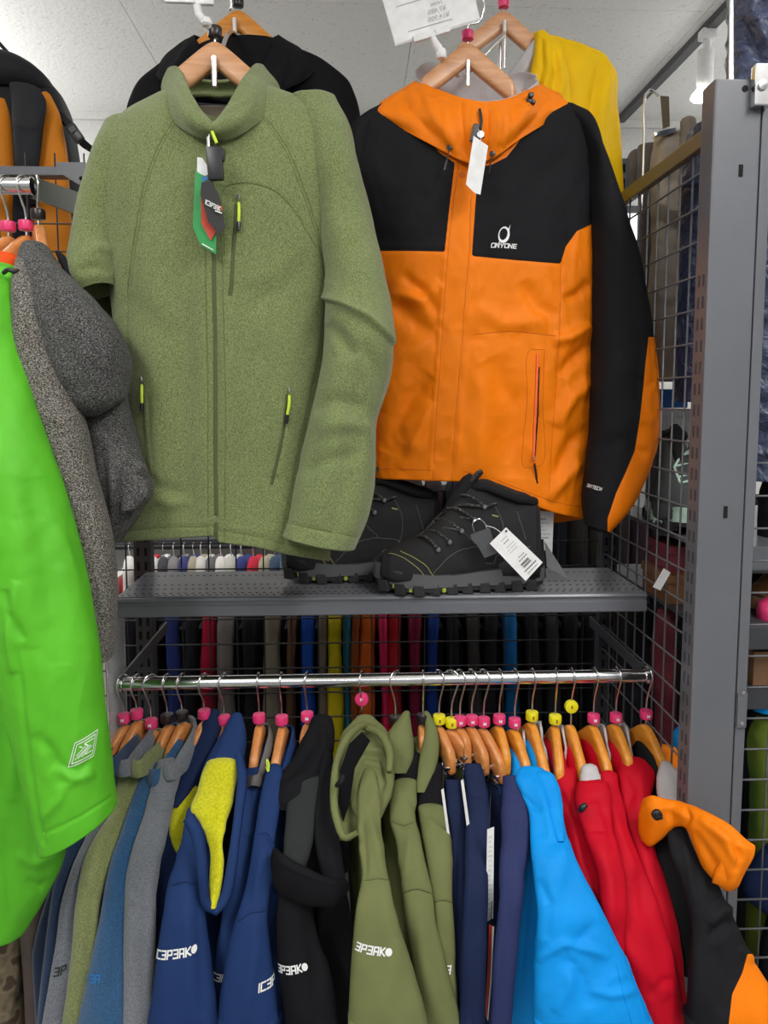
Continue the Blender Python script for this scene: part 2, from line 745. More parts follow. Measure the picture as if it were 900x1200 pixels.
def fleece(name, dark, light, scale=420.0, streak=(1, 1, 0.55), lo=0.36, hi=0.66, fuzz=0.5, sheen=0.25, blotch=0.12):
    """heather knit: two yarn colours mixed in fine flecks"""
    m, nt, b = _mat(name)
    v = _coord(nt, streak)
    f = _noise(nt, v, scale, 2.0, 0.7)
    base = _ramp(nt, f, [(lo, dark), (hi, light)])
    v2 = _coord(nt)
    g = _noise(nt, v2, 9.0, 2.0)
    mix = nt.nodes.new('ShaderNodeMix')
    mix.data_type = 'RGBA'
    mix.blend_type = 'MULTIPLY'
    mix.inputs['Factor'].default_value = 1.0
    nt.links.new(base, mix.inputs[6])
    nt.links.new(_ramp(nt, g, [(0.3, (1 - blotch,) * 3 + (1,)), (0.7, (1, 1, 1, 1))]), mix.inputs[7])
    nt.links.new(mix.outputs[2], b.inputs['Base Color'])
    b.inputs['Roughness'].default_value = 0.95
    b.inputs['Specular IOR Level'].default_value = 0.15
    b.inputs['Sheen Weight'].default_value = sheen
    b.inputs['Sheen Roughness'].default_value = 0.6
    n1 = _bump(nt, b, _noise(nt, v2, 24.0, 3.0, 0.5), 0.2, 0.01)
    _bump(nt, b, f, fuzz, 0.0012, n1)
    return m


def wood(name, c0, c1, c2):
    m, nt, b = _mat(name)
    v = _coord(nt, (1.0, 6.0, 9.0))
    f = _noise(nt, v, 14.0, 4.0, 0.6)
    nt.links.new(_ramp(nt, f, [(0.25, c0), (0.5, c1), (0.75, c2)]), b.inputs['Base Color'])
    b.inputs['Roughness'].default_value = 0.38
    b.inputs['Coat Weight'].default_value = 0.25
    b.inputs['Coat Roughness'].default_value = 0.25
    return m


def paint(name, col, rough=0.35, peel=0.3):
    """sprayed steel with a slight orange-peel"""
    m, nt, b = _mat(name)
    v = _coord(nt)
    f = _noise(nt, v, 5.0, 3.0)
    c0 = tuple(c * 0.93 for c in col[:3]) + (1,)
    c1 = tuple(min(1, c * 1.07) for c in col[:3]) + (1,)
    nt.links.new(_ramp(nt, f, [(0.3, c0), (0.7, c1)]), b.inputs['Base Color'])
    b.inputs['Roughness'].default_value = rough
    _bump(nt, b, _noise(nt, v, 520.0, 1.0), peel, 0.001)
    return m


def chrome_mat():
    m, nt, b = _mat('chrome')
    v = _coord(nt)
    f = _noise(nt, v, 40.0)
    nt.links.new(_ramp(nt, f, [(0.3, (0.74, 0.74, 0.75, 1)), (0.7, (0.82, 0.82, 0.83, 1))]), b.inputs['Base Color'])
    b.inputs['Metallic'].default_value = 1.0
    b.inputs['Roughness'].default_value = 0.16
    return m


def puffer_mat(name, col):
    m, nt, b = _mat(name)
    v = _coord(nt)
    w = nt.nodes.new('ShaderNodeTexNoise')
    w.inputs['Scale'].default_value = 38.0
    w.inputs['Detail'].default_value = 4.0
    w.inputs['Distortion'].default_value = 1.2
    nt.links.new(v, w.inputs['Vector'])
    c1 = tuple(min(1, c * 1.25) for c in col[:3]) + (1,)
    nt.links.new(_ramp(nt, w.outputs['Fac'], [(0.3, col), (0.7, c1)]), b.inputs['Base Color'])
    b.inputs['Roughness'].default_value = 0.38
    _bump(nt, b, w.outputs['Fac'], 0.7, 0.012)
    return m


def acrylic_mat():
    m, nt, b = _mat('clear_plastic')
    b.inputs['Base Color'].default_value = (0.93, 0.95, 0.96, 1)
    b.inputs['Transmission Weight'].default_value = 0.72
    b.inputs['Roughness'].default_value = 0.1
    b.inputs['IOR'].default_value = 1.2
    return m


def ceiling_mat():
    m, nt, b = _mat('ceiling_board')
    v = _coord(nt)
    f = _noise(nt, v, 75.0, 3.0, 0.65)
    c = lin(240, 240, 238)
    d = lin(212, 212, 211)
    nt.links.new(_ramp(nt, f, [(0.30, d), (0.40, c)]), b.inputs['Base Color'])
    b.inputs['Roughness'].default_value = 0.95
    _bump(nt, b, f, 0.5, 0.006)
    return m


def camo_mat():
    m, nt, b = _mat('camouflage_cloth')
    v = _coord(nt)
    f = _noise(nt, v, 26.0, 2.0)
    nt.links.new(_ramp(nt, f, [(0.38, lin(48, 40, 32)), (0.45, lin(92, 80, 62)), (0.56, lin(120, 108, 86)), (0.62, lin(70, 58, 45))]), b.inputs['Base Color'])
    b.inputs['Roughness'].default_value = 0.9
    return m


def lace_mat():
    m, nt, b = _mat('lace_cord')
    v = _coord(nt)
    f = _noise(nt, v, 420.0, 1.0)
    nt.links.new(_ramp(nt, f, [(0.56, lin(34, 34, 36)), (0.66, lin(120, 118, 110))]), b.inputs['Base Color'])
    b.inputs['Roughness'].default_value = 0.8
    return m


def lamp_mat():
    m, nt, b = _mat('lamp_glow')
    b.inputs['Emission Color'].default_value = (1, 0.97, 0.9, 1)
    b.inputs['Emission Strength'].default_value = 14.0
    return m


def window_mat():
    m, nt, b = _mat('daylit_window_glass')
    b.inputs['Emission Color'].default_value = (0.93, 0.97, 1, 1)
    b.inputs['Emission Strength'].default_value = 1.6
    b.inputs['Base Color'].default_value = (0.8, 0.85, 0.88, 1)
    return m


M = {}
M['fleece_green'] = fleece('olive_heather_fleece', lin(90, 102, 58), lin(142, 154, 102), 800)
M['fleece_inner'] = plain('taupe_mesh_lining', lin(128, 118, 104), 0.9)
M['navy_tape'] = plain('navy_neck_tape', lin(40, 42, 60), 0.8)
M['orange'] = shell('orange_shell', lin(242, 126, 4), 0.58, 0.32, spec=0.22, crisp=True)
M['black_shell'] = shell('black_shell', lin(30, 30, 33), 0.75, 0.15, spec=0.1)
M['black_soft'] = shell('black_softshell', lin(25, 25, 28), 0.8, 0.12, spec=0.08)
M['charcoal_soft'] = shell('charcoal_softshell', lin(44, 47, 48), 0.75, 0.12)
M['lining_grey'] = shell('pale_grey_lining', lin(192, 188, 190), 0.7, 0.35)
M['mustard'] = shell('mustard_shell', lin(236, 190, 10), 0.6, 0.25, crisp=True)
M['lime_shell'] = shell('bright_green_shell', lin(92, 186, 40), 0.52, 0.3, spec=0.3, crisp=True)
M['melange'] = fleece('charcoal_melange_knit', lin(52, 51, 50), lin(205, 198, 186), 500, (1, 1, 1.6), 0.44, 0.78, 0.5, 0.05)
M['melange_dark'] = fleece('charcoal_melange_knit_hood', lin(48, 48, 49), lin(170, 168, 164), 500, (1, 1, 1.6), 0.46, 0.82, 0.5, 0.05)
M['fl_navy'] = fleece('navy_fleece', lin(28, 44, 72), lin(44, 66, 98), 800)
M['fl_grey'] = fleece('slate_grey_fleece', lin(84, 88, 96), lin(124, 128, 136), 800)
M['fl_steel'] = fleece('steel_grey_fleece', lin(96, 100, 108), lin(134, 138, 145), 800)
M['fl_olive'] = fleece('moss_fleece', lin(94, 104, 58), lin(142, 148, 98), 800)
M['fl_blue'] = fleece('petrol_blue_fleece', lin(26, 66, 104), lin(54, 100, 142), 800)
M['navy_soft'] = shell('navy_softshell', lin(33, 55, 100), 0.75, 0.1, spec=0.12)
M['navy_deep'] = shell('deep_navy_softshell', lin(26, 40, 74), 0.75, 0.1, spec=0.12)
M['yellow_lining'] = fleece('yellow_fleece_lining', lin(188, 186, 10), lin(218, 214, 36), 300, fuzz=0.3)
M['olive_soft'] = shell('olive_softshell', lin(112, 117, 75), 0.72, 0.12, spec=0.12)
M['navy_trouser'] = shell('navy_trouser_cloth', lin(27, 38, 70), 0.72, 0.12)
M['navy_trouser2'] = shell('indigo_trouser_cloth', lin(46, 53, 94), 0.72, 0.12)
M['sky'] = shell('sky_blue_shell', lin(10, 146, 230), 0.62, 0.3, spec=0.2, crisp=True)
M['red'] = shell('crimson_shell', lin(192, 12, 36), 0.65, 0.3, spec=0.14, crisp=True)
M['red_orange'] = shell('vermilion_shell', lin(232, 84, 30), 0.5, 0.25)
M['wood_pale'] = wood('beech_hanger', lin(196, 136, 92), lin(214, 156, 110), lin(224, 170, 124))
M['wood_amber'] = wood('amber_hanger', lin(205, 124, 30), lin(224, 144, 44), lin(234, 160, 62))
M['wood_mid'] = wood('tan_hanger', lin(190, 116, 56), lin(208, 134, 72), lin(220, 150, 86))
M['chrome'] = chrome_mat()
M['cap_pink'] = plain('pink_size_cap', lin(236, 62, 122), 0.35)
M['cap_yellow'] = plain('yellow_size_cap', lin(238, 226, 30), 0.35)
M['cap_black'] = plain('black_size_cap', lin(38, 30, 32), 0.3)
M['white'] = plain('white_print', lin(235, 235, 235), 0.5)
M['ink_red'] = plain('dark_print', lin(120, 20, 60), 0.5)
M['steel'] = paint('grey_painted_steel', lin(102, 104, 110), 0.36, 0.1)
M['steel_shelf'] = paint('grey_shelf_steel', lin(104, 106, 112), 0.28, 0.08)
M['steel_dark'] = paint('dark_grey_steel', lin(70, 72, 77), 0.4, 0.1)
M['bronze'] = paint('bronze_rail', lin(120, 106, 84), 0.35, 0.1)
M['wire'] = plain('grey_wire', lin(112, 114, 118), 0.4, 0.3)
M['wire_dark'] = plain('dark_wire', lin(52, 53, 56), 0.45, 0.3)
M['slot'] = plain('slot_shadow_black', lin(10, 10, 11), 0.9)
M['rust'] = plain('orange_reflection_strip', lin(150, 112, 98), 0.5)  # tint of the orange jacket's reflection on the post side, unused
M['ceiling'] = ceiling_mat()
M['seam_grey'] = plain('ceiling_track_grey', lin(82, 82, 84), 0.6)
M['wallp'] = plain('white_wall_paint', lin(216, 216, 214), 0.9)
M['floorp'] = plain('shop_floor_vinyl', lin(132, 130, 126), 0.5)
M['plastic_white'] = plain('white_plastic', lin(236, 236, 236), 0.35)
M['card'] = plain('white_card', lin(240, 240, 240), 0.6)
M['print_grey'] = plain('faint_grey_print', lin(196, 196, 198), 0.6)
M['print_black'] = plain('black_print', lin(40, 40, 42), 0.6)
M['acrylic'] = acrylic_mat()
M['tag_black'] = plain('black_tag_card', lin(34, 34, 34), 0.55)
M['tag_green'] = plain('green_tag_card', lin(34, 150, 74), 0.5)
M['tag_red'] = plain('red_tag_card', lin(196, 66, 44), 0.5)
M['tag_blue'] = plain('blue_tag_card', lin(40, 120, 190), 0.5)
M['sec_black'] = plain('black_security_plastic', lin(32, 32, 35), 0.35)
M['sec_grey'] = plain('grey_security_plastic', lin(78, 79, 82), 0.5)
M['lime_pull'] = plain('lime_zip_cord', lin(206, 230, 70), 0.6)
M['olive_dark'] = plain('dark_olive_zip', lin(78, 84, 48), 0.75)
M['olive_seam'] = plain('olive_seam_thread', lin(104, 116, 66), 0.9)
M['orange_seam'] = plain('orange_seam_thread', lin(206, 104, 16), 0.8)
M['neon_zip'] = plain('neon_orange_zip', lin(255, 110, 50), 0.5)
M['boot'] = plain('black_nubuck', lin(42, 42, 43), 0.85, spec=0.2)
M['boot_mesh'] = shell('black_boot_textile', lin(32, 32, 34), 0.85, 0.1, 0.5)
M['boot_rubber'] = plain('charcoal_rubber', lin(88, 89, 92), 0.62)
M['boot_rubber_dark'] = plain('black_rubber', lin(36, 36, 38), 0.6)
M['boot_lime'] = plain('lime_rubber', lin(160, 176, 60), 0.6)
M['boot_stitch'] = plain('khaki_stitch', lin(160, 160, 96), 0.7)
M['lace'] = lace_mat()
M['boot_inner'] = plain('taupe_boot_lining', lin(96, 84, 82), 0.9)
M['pack_orange'] = shell('orange_pack_nylon', lin(216, 132, 36), 0.6, 0.15)
M['pack_black'] = shell('black_pack_nylon', lin(40, 41, 45), 0.6, 0.15, 0.5)
M['green_reflection'] = paint('steel_with_green_reflection', lin(66, 84, 58), 0.35, 0.1)  # grey steel with the jackets' green reflection put into its colour
M['khaki'] = shell('khaki_trouser_cloth', lin(150, 140, 128), 0.8, 0.3)
M['greige'] = shell('greige_trouser_cloth', lin(178, 166, 152), 0.8, 0.3)
M['grey_cloth'] = shell('grey_cloth', lin(110, 106, 104), 0.8, 0.3)
M['puffer'] = puffer_mat('navy_puffer_nylon', lin(34, 42, 72))
M['puffer_l'] = puffer_mat('slate_puffer_nylon', lin(62, 70, 96))
M['camo'] = camo_mat()
M['brown_cloth'] = shell('brown_cloth', lin(96, 84, 80), 0.8, 0.2)
M['mint'] = plain('mint_lace', lin(176, 206, 190), 0.7)
M['shoe_dark'] = plain('speckled_dark_mesh', lin(56, 60, 62), 0.8)
M['box_tan'] = plain('tan_cardboard', lin(150, 112, 82), 0.8)
M['box_brown'] = plain('brown_leather', lin(132, 88, 54), 0.6)
M['box_red'] = plain('maroon_cloth', lin(120, 44, 56), 0.7)
M['box_white'] = plain('white_carton', lin(206, 208, 210), 0.6)
M['box_blue'] = plain('blue_carton', lin(30, 96, 170), 0.5)
M['lamp_glow'] = lamp_mat()
M['window'] = window_mat()
M['grn_cloth'] = shell('leaf_green_cloth', lin(126, 148, 54), 0.75, 0.2)
M['dark_cloth'] = shell('near_black_cloth', lin(30, 30, 36), 0.8, 0.2)
# ------------------------------------------------------------------ the setting


def struct(name, mb, mat, origin=None):
    o = mb.build(name, mat, origin=origin)
    o['kind'] = 'structure'
    return o


WALL_Y = 3.25
struct('floor', MB().box((0.2, -0.4, -0.05), (7.2, 7.6, 0.1)), M['floorp'])
struct('wall_back', MB().box((0.2, WALL_Y + 0.05, 1.4), (7.2, 0.1, 2.8)), M['wallp'])
struct('wall_left', MB().box((-3.35, -0.4, 1.4), (0.1, 7.4, 2.8)), M['wallp'])
struct('wall_right', MB().box((3.75, -0.4, 1.4), (0.1, 7.4, 2.8)), M['wallp'])
ceil = struct('ceiling', MB().box((0.2, -0.4, CEIL_Z + 0.07), (7.2, 7.6, 0.1)), M['wallp'])
pb = MB().box((0, 0, 0), (0.8985, 0.8985, 0.02), bevel=0.0008)
panel0 = None
for ix in range(8):
    for iy in range(8):
        x, y = -2.95 + ix * 0.9, WALL_Y - 0.45 - iy * 0.9
        if panel0 is None:
            panel0 = mesh_obj('ceiling_panel', pb.v, pb.f, M['ceiling'], None, False)
            panel0.parent = ceil
            panel0.location = (x, y, CEIL_Z + 0.01)
        else:
            dup(panel0, (x, y, CEIL_Z + 0.01), ceil)
struct('trim_1', MB().box((0.2, WALL_Y - 0.008, CEIL_Z - 0.015), (7.2, 0.016, 0.03)), M['wallp'])
w = struct('window_1', MB().box((1.42, WALL_Y - 0.012, 2.325), (0.74, 0.024, 0.03)).box((1.42, WALL_Y - 0.012, 2.085), (0.74, 0.024, 0.03)).box((1.065, WALL_Y - 0.012, 2.205), (0.03, 0.024, 0.27)).box((1.775, WALL_Y - 0.012, 2.205), (0.03, 0.024, 0.27)), M['steel_dark'])
MB().box((1.42, WALL_Y - 0.004, 2.205), (0.68, 0.008, 0.22)).build('window_pane', M['window'], w)

# ceiling track and its spotlight
TX = P(727, 150, WALL_Y - 0.05)[0]
tag(MB().box((TX, 1.7, CEIL_Z - 0.012), (0.032, 3.0, 0.024)).build('lighting_track', M['seam_grey'], origin=(TX, 1.7, CEIL_Z)), 'dark grey lighting track running along the ceiling behind the spotlight', 'lighting track')
SY = 2.42
sp = thing('spotlight', 'white cylindrical track spotlight glowing above the mesh side panel', 'spotlight', P(826, 50, SY))
top, bot = P(829, 52, SY), P(826, 108, SY)
MB().box((top[0], SY, CEIL_Z - 0.035), (0.05, 0.04, 0.03), bevel=0.006).build('track_adapter', M['plastic_white'], sp)
MB().lathe([(0.012, 0.0), (0.012, -0.06)], (top[0], SY, CEIL_Z - 0.05), 16).build('neck', M['plastic_white'], sp, True)
MB().lathe([(0.008, 0.0), (0.022, -0.004), (0.025, -0.012), (0.026, -0.10), (0.022, -0.125), (0.020, -0.13)], (bot[0] - 0.002, SY, bot[2] + 0.135), 28).build('lamp_body', M['plastic_white'], sp, True)
MB().lathe([(0.019, 0.0), (0.032, -0.014), (0.036, -0.026), (0.030, -0.032), (0.0001, -0.035)], (bot[0] - 0.008, SY, bot[2] + 0.008), 28).build('lamp_lens', M['lamp_glow'], sp, True)

# ------------------------------------------------------------------ mesh panels


def wire_panel(root, mat, axis, fixed, u0, u1, z0, z1, du, dz, r=0.0017, ustart=None, zs=None):
    """upright and level wires, each a part; axis 'X' lies across the shop, 'Y' runs in depth"""
    L = z1 - z0
    mv = MB()
    mv.tube([(0, 0, -L / 2), (0, 0, L / 2)], r, 6)
    mh = MB()
    W = u1 - u0
    mh.tube([(-W / 2, 0, 0), (W / 2, 0, 0)] if axis == 'X' else [(0, -W / 2, 0), (0, W / 2, 0)], r, 6)
    b = base_of(root)
    first = None
    u = u0 if ustart is None else ustart
    while u <= u1 + 1e-6:
        p = (u, fixed, (z0 + z1) / 2) if axis == 'X' else (fixed, u, (z0 + z1) / 2)
        if first is None:
            first = mesh_obj('wire', np.array(mv.v) + b, mv.f, mat, root)
        o = first if not first.get('set') else dup(first, None, root)
        first['set'] = 1
        o.location = tuple(np.array(p) - b)
        u += du
    del first['set']
    fh = None
    zl = zs if zs is not None else np.arange(z0 + dz / 2, z1, dz)
    for z in zl:
        p = ((u0 + u1) / 2, fixed - 2 * r, z) if axis == 'X' else (fixed - 2 * r, (u0 + u1) / 2, z)
        if fh is None:
            fh = mesh_obj('cross_wire', np.array(mh.v) + b, mh.f, mat, root)
            fh.location = tuple(np.array(p) - b)
        else:
            dup(fh, np.array(p) - b, root)


BY = 1.57
bp = thing('mesh_back_panel', 'dark wire mesh panel across the back of the display bay', 'mesh panel', (-0.1, BY, 0))
z752 = P(450, 752, BY)[2]
zs = [z752 + k * 0.0555 for k in range(-7, 17)]
wire_panel(bp, M['wire_dark'], 'X', BY, -0.95, 0.545, 0.5, 2.0, 0.0585, 0.0555, ustart=P(183, 760, BY)[0] - 9 * 0.0585, zs=zs)

SX = 0.545
spn = thing('mesh_side_panel', 'grey wire mesh panel under a bronze top bar, beside the grey post', 'mesh panel', (SX, 1.33, 0))
ztop = P(835, 140, 1.108)[2]
zs = [ztop - 0.062 - k * 0.0525 for k in range(27)]
wire_panel(spn, M['wire'], 'Y', SX, 1.10, 1.55, 0.42, ztop - 0.01, 0.045, 0.0525, zs=zs)
MB().box((SX, 1.325, ztop - 0.012), (0.014, 0.46, 0.026), bevel=0.002).build('top_bar', M['bronze'], spn)

# slotted uprights
def upright(x, y, z1, label, w=0.036):
    t = thing('slotted_upright', label, 'upright', (x, y, 0))
    MB().box((x, y, z1 / 2), (w, 0.03, z1), bevel=0.002).build('channel', M['steel_dark'], t)
    s0 = None
    k = 0
    while z1 - 0.02 - k * 0.03 > 0.75:
        for s in (-1, 1):
            p = np.array((s * w * 0.22, -0.0155, z1 - 0.02 - k * 0.03))
            if s0 is None:
                m = MB().box((0, 0, 0), (0.005, 0.002, 0.017))
                s0 = mesh_obj('slot', np.array(m.v) + base_of(t), m.f, M['slot'], t, False)
                s0.location = tuple(p)
            else:
                dup(s0, p, t)
        k += 1
    return t


upright(P(722, 300, 1.55)[0], 1.555, P(722, 187, 1.55)[2], 'slotted steel upright at the back corner beside the mesh side panel')
upright(-0.445, 1.555, P(100, 187, 1.55)[2], 'slotted steel upright behind the left end of the shelf')

# the grey post by the right edge
PY = 1.07
pz = P(860, 92, PY)[2]
x0, x1 = P(838, 100, PY)[0], P(894, 100, PY)[0]
post = thing('gondola_post', 'wide grey painted steel post standing at the right', 'post', ((x0 + x1) / 2, PY + 0.02, 0))
MB().box(((x0 + x1) / 2, PY + 0.02, pz / 2), (x1 - x0, 0.04, pz), bevel=0.003).build('channel', M['steel'], post)
for (px, py, wx, hz) in ((868, 200, 0.006, 0.017), (850, 600, 0.006, 0.018)):
    p = P(px, py, PY)
    MB().box((p[0], PY, p[2]), (wx, 0.002, hz)).build('slot', M['slot'], post)
p = P(873, 104, PY)
MB().lathe([(0.0045, 0.0), (0.0045, 0.0015)], (p[0], PY - 0.001, p[2]), 16, 'Y').build('hole', M['slot'], post)
m = MB().box((0, 0, 0), (0.002, 0.0036, 0.017))
s0 = None
for k in range(34):
    for q in (0.012, 0.026):
        pp = np.array((x0 - (x0 + x1) / 2 - 0.0003, q - 0.02, 0.62 + k * 0.032))
        if s0 is None:
            s0 = mesh_obj('side_slot', np.array(m.v) + base_of(post), m.f, M['steel_dark'], post, False)
            s0.location = tuple(pp)
        else:
            dup(s0, pp, post)
cl = thing('clamp_bracket', 'bright zinc clamp bracket with a screw near the post top', 'bracket', P(892, 100, PY - 0.01))
a, b = P(883, 124, PY - 0.012), P(906, 75, PY - 0.012)
MB().box(((a[0] + b[0]) / 2, PY - 0.008, (a[2] + b[2]) / 2), (b[0] - a[0], 0.014, b[2] - a[2]), bevel=0.002).build('clamp_plate', M['chrome'], cl)
p = P(895, 99, PY - 0.018)
MB().lathe([(0.0075, 0.0), (0.007, -0.003), (0.0001, -0.0035)], (p[0], PY - 0.0155, p[2]), 18, 'Y').build('screw', M['chrome'], cl, True)

# second mesh panel, facing the aisle to the right of the post
fx0 = x1 + 0.0015
fp = thing('mesh_aisle_panel', 'framed wire mesh panel at the right edge, beyond the grey post', 'mesh panel', (0.85, PY + 0.01, 0))
fr = MB().box((fx0 + 0.0085, PY + 0.012, pz / 2 - 0.01), (0.016, 0.022, pz - 0.02), bevel=0.002)
fr.box((1.2, PY + 0.012, pz / 2 - 0.01), (0.016, 0.022, pz - 0.02), bevel=0.002)
fr.build('frame', M['steel'], fp)
z0 = P(890, 808, PY)[2]
wire_panel(fp, M['wire'], 'X', PY + 0.012, fx0 + 0.017, 1.19, 0.3, pz - 0.05, 0.05, 0.05, ustart=fx0 + 0.06, zs=[z0 + (k - 12) * 0.0499 for k in range(20)])
pl = P(874, 822, PY)
MB().box((fx0 + 0.0085, PY - 0.001, P(876, 832, PY)[2]), (0.015, 0.003, 0.055), bevel=0.001).build('joint_plate', M['steel'], fp)
for py in (812, 848):
    q = P(876, py, PY - 0.003)
    MB().lathe([(0.0035, 0.0), (0.003, -0.0015), (0.0001, -0.002)], (fx0 + 0.0085, PY - 0.0025, q[2]), 14, 'Y').build('rivet', M['chrome'], fp, True)
a, b = P(857, 95, 1.13), P(857, -60, 1.13)
tag(MB().tube([a, b], 0.0035, 10).build('chrome_pole', M['chrome'], smooth=True, origin=a), 'thin chrome pole rising from behind the post top', 'pole')

# ------------------------------------------------------------------ shelf and hanging rail
SF, SB = 1.25, 1.445
sz = P(450, 698, SF)[2]
sx0, sx1 = P(134, 700, SF)[0], P(757, 700, SF)[0]
sh = thing('steel_shelf', 'grey steel gondola shelf with folded front lip, under the boots', 'shelf', ((sx0 + sx1) / 2, SF, sz - 0.034))
scx = (sx0 + sx1) / 2
MB().box((scx, (SF + SB) / 2 + 0.004, sz - 0.004), (sx1 - sx0, SB - SF - 0.008, 0.008), bevel=0.001).build('shelf_board', M['steel_shelf'], sh)
lip = MB()
prof = [(0.002, 0.0), (-0.002, -0.001), (-0.004, -0.004), (-0.004, -0.006), (-0.0015, -0.0075), (-0.001, -0.012), (-0.0045, -0.0145), (-0.005, -0.031), (-0.002, -0.0335), (0.012, -0.0335), (0.012, -0.030), (0.001, -0.029), (0.002, -0.006)]
v = [(x, SF + a_, sz + b_) for x in (sx0, sx1) for (a_, b_) in prof]
n = len(prof)
lip.add(v, [tuple(range(n)), tuple(range(2 * n - 1, n - 1, -1))] + [(k, n + k, n + (k + 1) % n, (k + 1) % n) for k in range(n)])
lip.build('front_lip', M['steel_shelf'], sh)
holes = MB()
for iy, yy in enumerate((SF + 0.018, SF + 0.03, SF + 0.06, SF + 0.09, SF + 0.16)):
    for k in range(int((sx1 - sx0) / 0.0125)):
        holes.box((sx0 + 0.008 + k * 0.0125 + (iy % 2) * 0.006, yy, sz + 0.00005), (0.0042, 0.0042, 0.0003))
o = holes.build('perforation', M['slot'], sh)
o['kind'] = 'stuff'
for s, nm in ((sx0 + 0.004, 'side_bracket'), (sx1 - 0.004, 'side_bracket')):
    MB().plate([(s, SF + 0.02, sz - 0.008), (s, SB, sz - 0.008), (s, SB, sz - 0.075), (s, SF + 0.02, sz - 0.03)], 0.002, (1, 0, 0)).build(nm, M['steel_dark'], sh)

RY, RR = 1.25, 0.0118
rz_ = P(450, 796.5, RY)[2]
rx0, rx1 = P(143, 799, RY)[0], P(756, 796, RY)[0]
rl = thing('hanging_rail', 'chrome tube rail under the shelf carrying the row of wooden hangers', 'rail', ((rx0 + rx1) / 2, RY, rz_))
MB().lathe([(RR * 0.9, 0), (RR, 0.001), (RR, rx1 - rx0 - 0.001), (RR * 0.9, rx1 - rx0)], (rx0, RY, rz_), 28, 'X').build('tube', M['chrome'], rl, True)
for x in (rx0 - 0.001, rx1 + 0.001):
    MB().box((x, RY + 0.15, rz_ + 0.004), (0.004, 0.32, 0.022), bevel=0.001).build('rail_arm', M['steel_dark'], rl)
    MB().lathe([(RR * 1.25, -0.003), (RR * 1.25, 0.003)], (x, RY, rz_), 20, 'X').build('end_flange', M['chrome'], rl, True)

a = P(126, 722, 1.22)
dv = thing('clear_divider', 'clear plastic divider plate hanging at the left end of the chrome rail', 'divider', a)
xa = sx0 - 0.004
MB().box((xa, 1.26, (P(126, 722, 1.25)[2] + P(126, 885, 1.25)[2]) / 2), (0.002, 0.10, 0.235), bevel=0.0006).build('plate', M['acrylic'], dv)
MB().tube([(xa, 1.212, sz - 0.03), (xa, 1.212, sz - 0.265)], 0.0022, 8).build('edge_wire', M['chrome'], dv, True)

# ------------------------------------------------------------------ sloping display arms for the two front jackets


def display_arm(pa, da, pb, db, label):
    a, b = P(*pa, da), P(*pb, db)
    t = thing('display_arm', label, 'display arm', (b[0], 1.56, 2.0))
    MB().tube([(b[0], 1.545, 1.75), (b[0], 1.545, b[2] + 0.002)], 0.005, 10).build('pole', M['chrome'], t, True)
    MB().tube(smooth_path([(b[0], 1.545, b[2]), (b[0], 1.50, b[2] - 0.006), (a[0], a[1] - 0.012, a[2] - 0.004)], 10), 0.0042, 10).build('sloping_rod', M['chrome'], t, True)
    MB().tube([(a[0], a[1] - 0.014, a[2] - 0.028), (a[0], a[1] - 0.014, a[2] + 0.016)], 0.0045, 10).build('end_peg', M['chrome'], t, True)
    MB().tube([(b[0], db - 0.018, b[2] - 0.07), (b[0], db - 0.018, b[2] + 0.02)], 0.0042, 10).build('rear_peg', M['chrome'], t, True)


display_arm((253, 84), 1.2, (277, 40), 1.5, 'chrome sloping display arm holding the olive fleece and black jacket hangers')
display_arm((547, 86), 1.39, (589, 42), 1.52, 'chrome sloping display arm holding the orange and mustard jacket hangers')

# ------------------------------------------------------------------ hangers


def text_mesh(txt, size, bold=0.0, align='CENTER', shear=0.0):
    c = bpy.data.curves.new('txt', 'FONT')
    c.body = txt
    c.size = size
    c.align_x = align
    c.align_y = 'CENTER'
    c.offset = bold
    c.shear = shear
    c.resolution_u = 2
    o = bpy.data.objects.new('txt', c)
    COL.objects.link(o)
    dg = bpy.context.evaluated_depsgraph_get()
    me = o.evaluated_get(dg).to_mesh()
    v = [(q.co.x, q.co.y) for q in me.vertices]
    f = [tuple(p.vertices) for p in me.polygons]
    o.evaluated_get(dg).to_mesh_clear()
    bpy.data.objects.remove(o)
    bpy.data.curves.remove(c)
    return v, f


LETTERS = {k: text_mesh(k, 0.0078, 0.0003) for k in ('M', 'S', 'L')}


def hanger_wood(half):
    m = MB()
    xs = np.concatenate((np.linspace(-half, -0.014, 26), np.linspace(-0.01, 0.01, 5), np.linspace(0.014, half, 26)))
    v, f = [], []
    n = 12
    for x in xs:
        ax = abs(x)
        r = math.sqrt(ax * ax + 0.018 ** 2) - 0.018
        ztop = -0.150 * (r / 0.172) ** 0.92
        ru = math.sqrt(ax * ax + 0.004 ** 2) - 0.004
        zbot = -(0.040 + 0.142 * (ru / 0.186) ** 0.97)
        e = max(0.0, (ax - (half - 0.012)) / 0.012)
        mid, hh = (ztop + zbot) / 2, (ztop - zbot) / 2 * math.sqrt(max(0.05, 1 - 0.9 * e * e))
        th = (0.0082 + 0.0028 * min(1, ax / 0.16) ** 2) * math.sqrt(max(0.05, 1 - 0.9 * e * e))
        yo = -0.014 * (ax / 0.17) ** 2
        for k in range(n):
            an = 2 * math.pi * (k + 0.5) / n
            c, s = math.cos(an), math.sin(an)
            c = math.copysign(abs(c) ** 0.45, c)
            s = math.copysign(abs(s) ** 0.45, s)
            v.append((x, yo + th * c, mid + hh * s))
    k_ = len(xs)
    for i in range(k_ - 1):
        for k in range(n):
            f.append((i * n + k, i * n + (k + 1) % n, (i + 1) * n + (k + 1) % n, (i + 1) * n + k))
    f.append(tuple(range(n)))
    f.append(tuple((k_ - 1) * n + k for k in range(n))[::-1])
    m.add(v, f)
    return m


_wood = {}


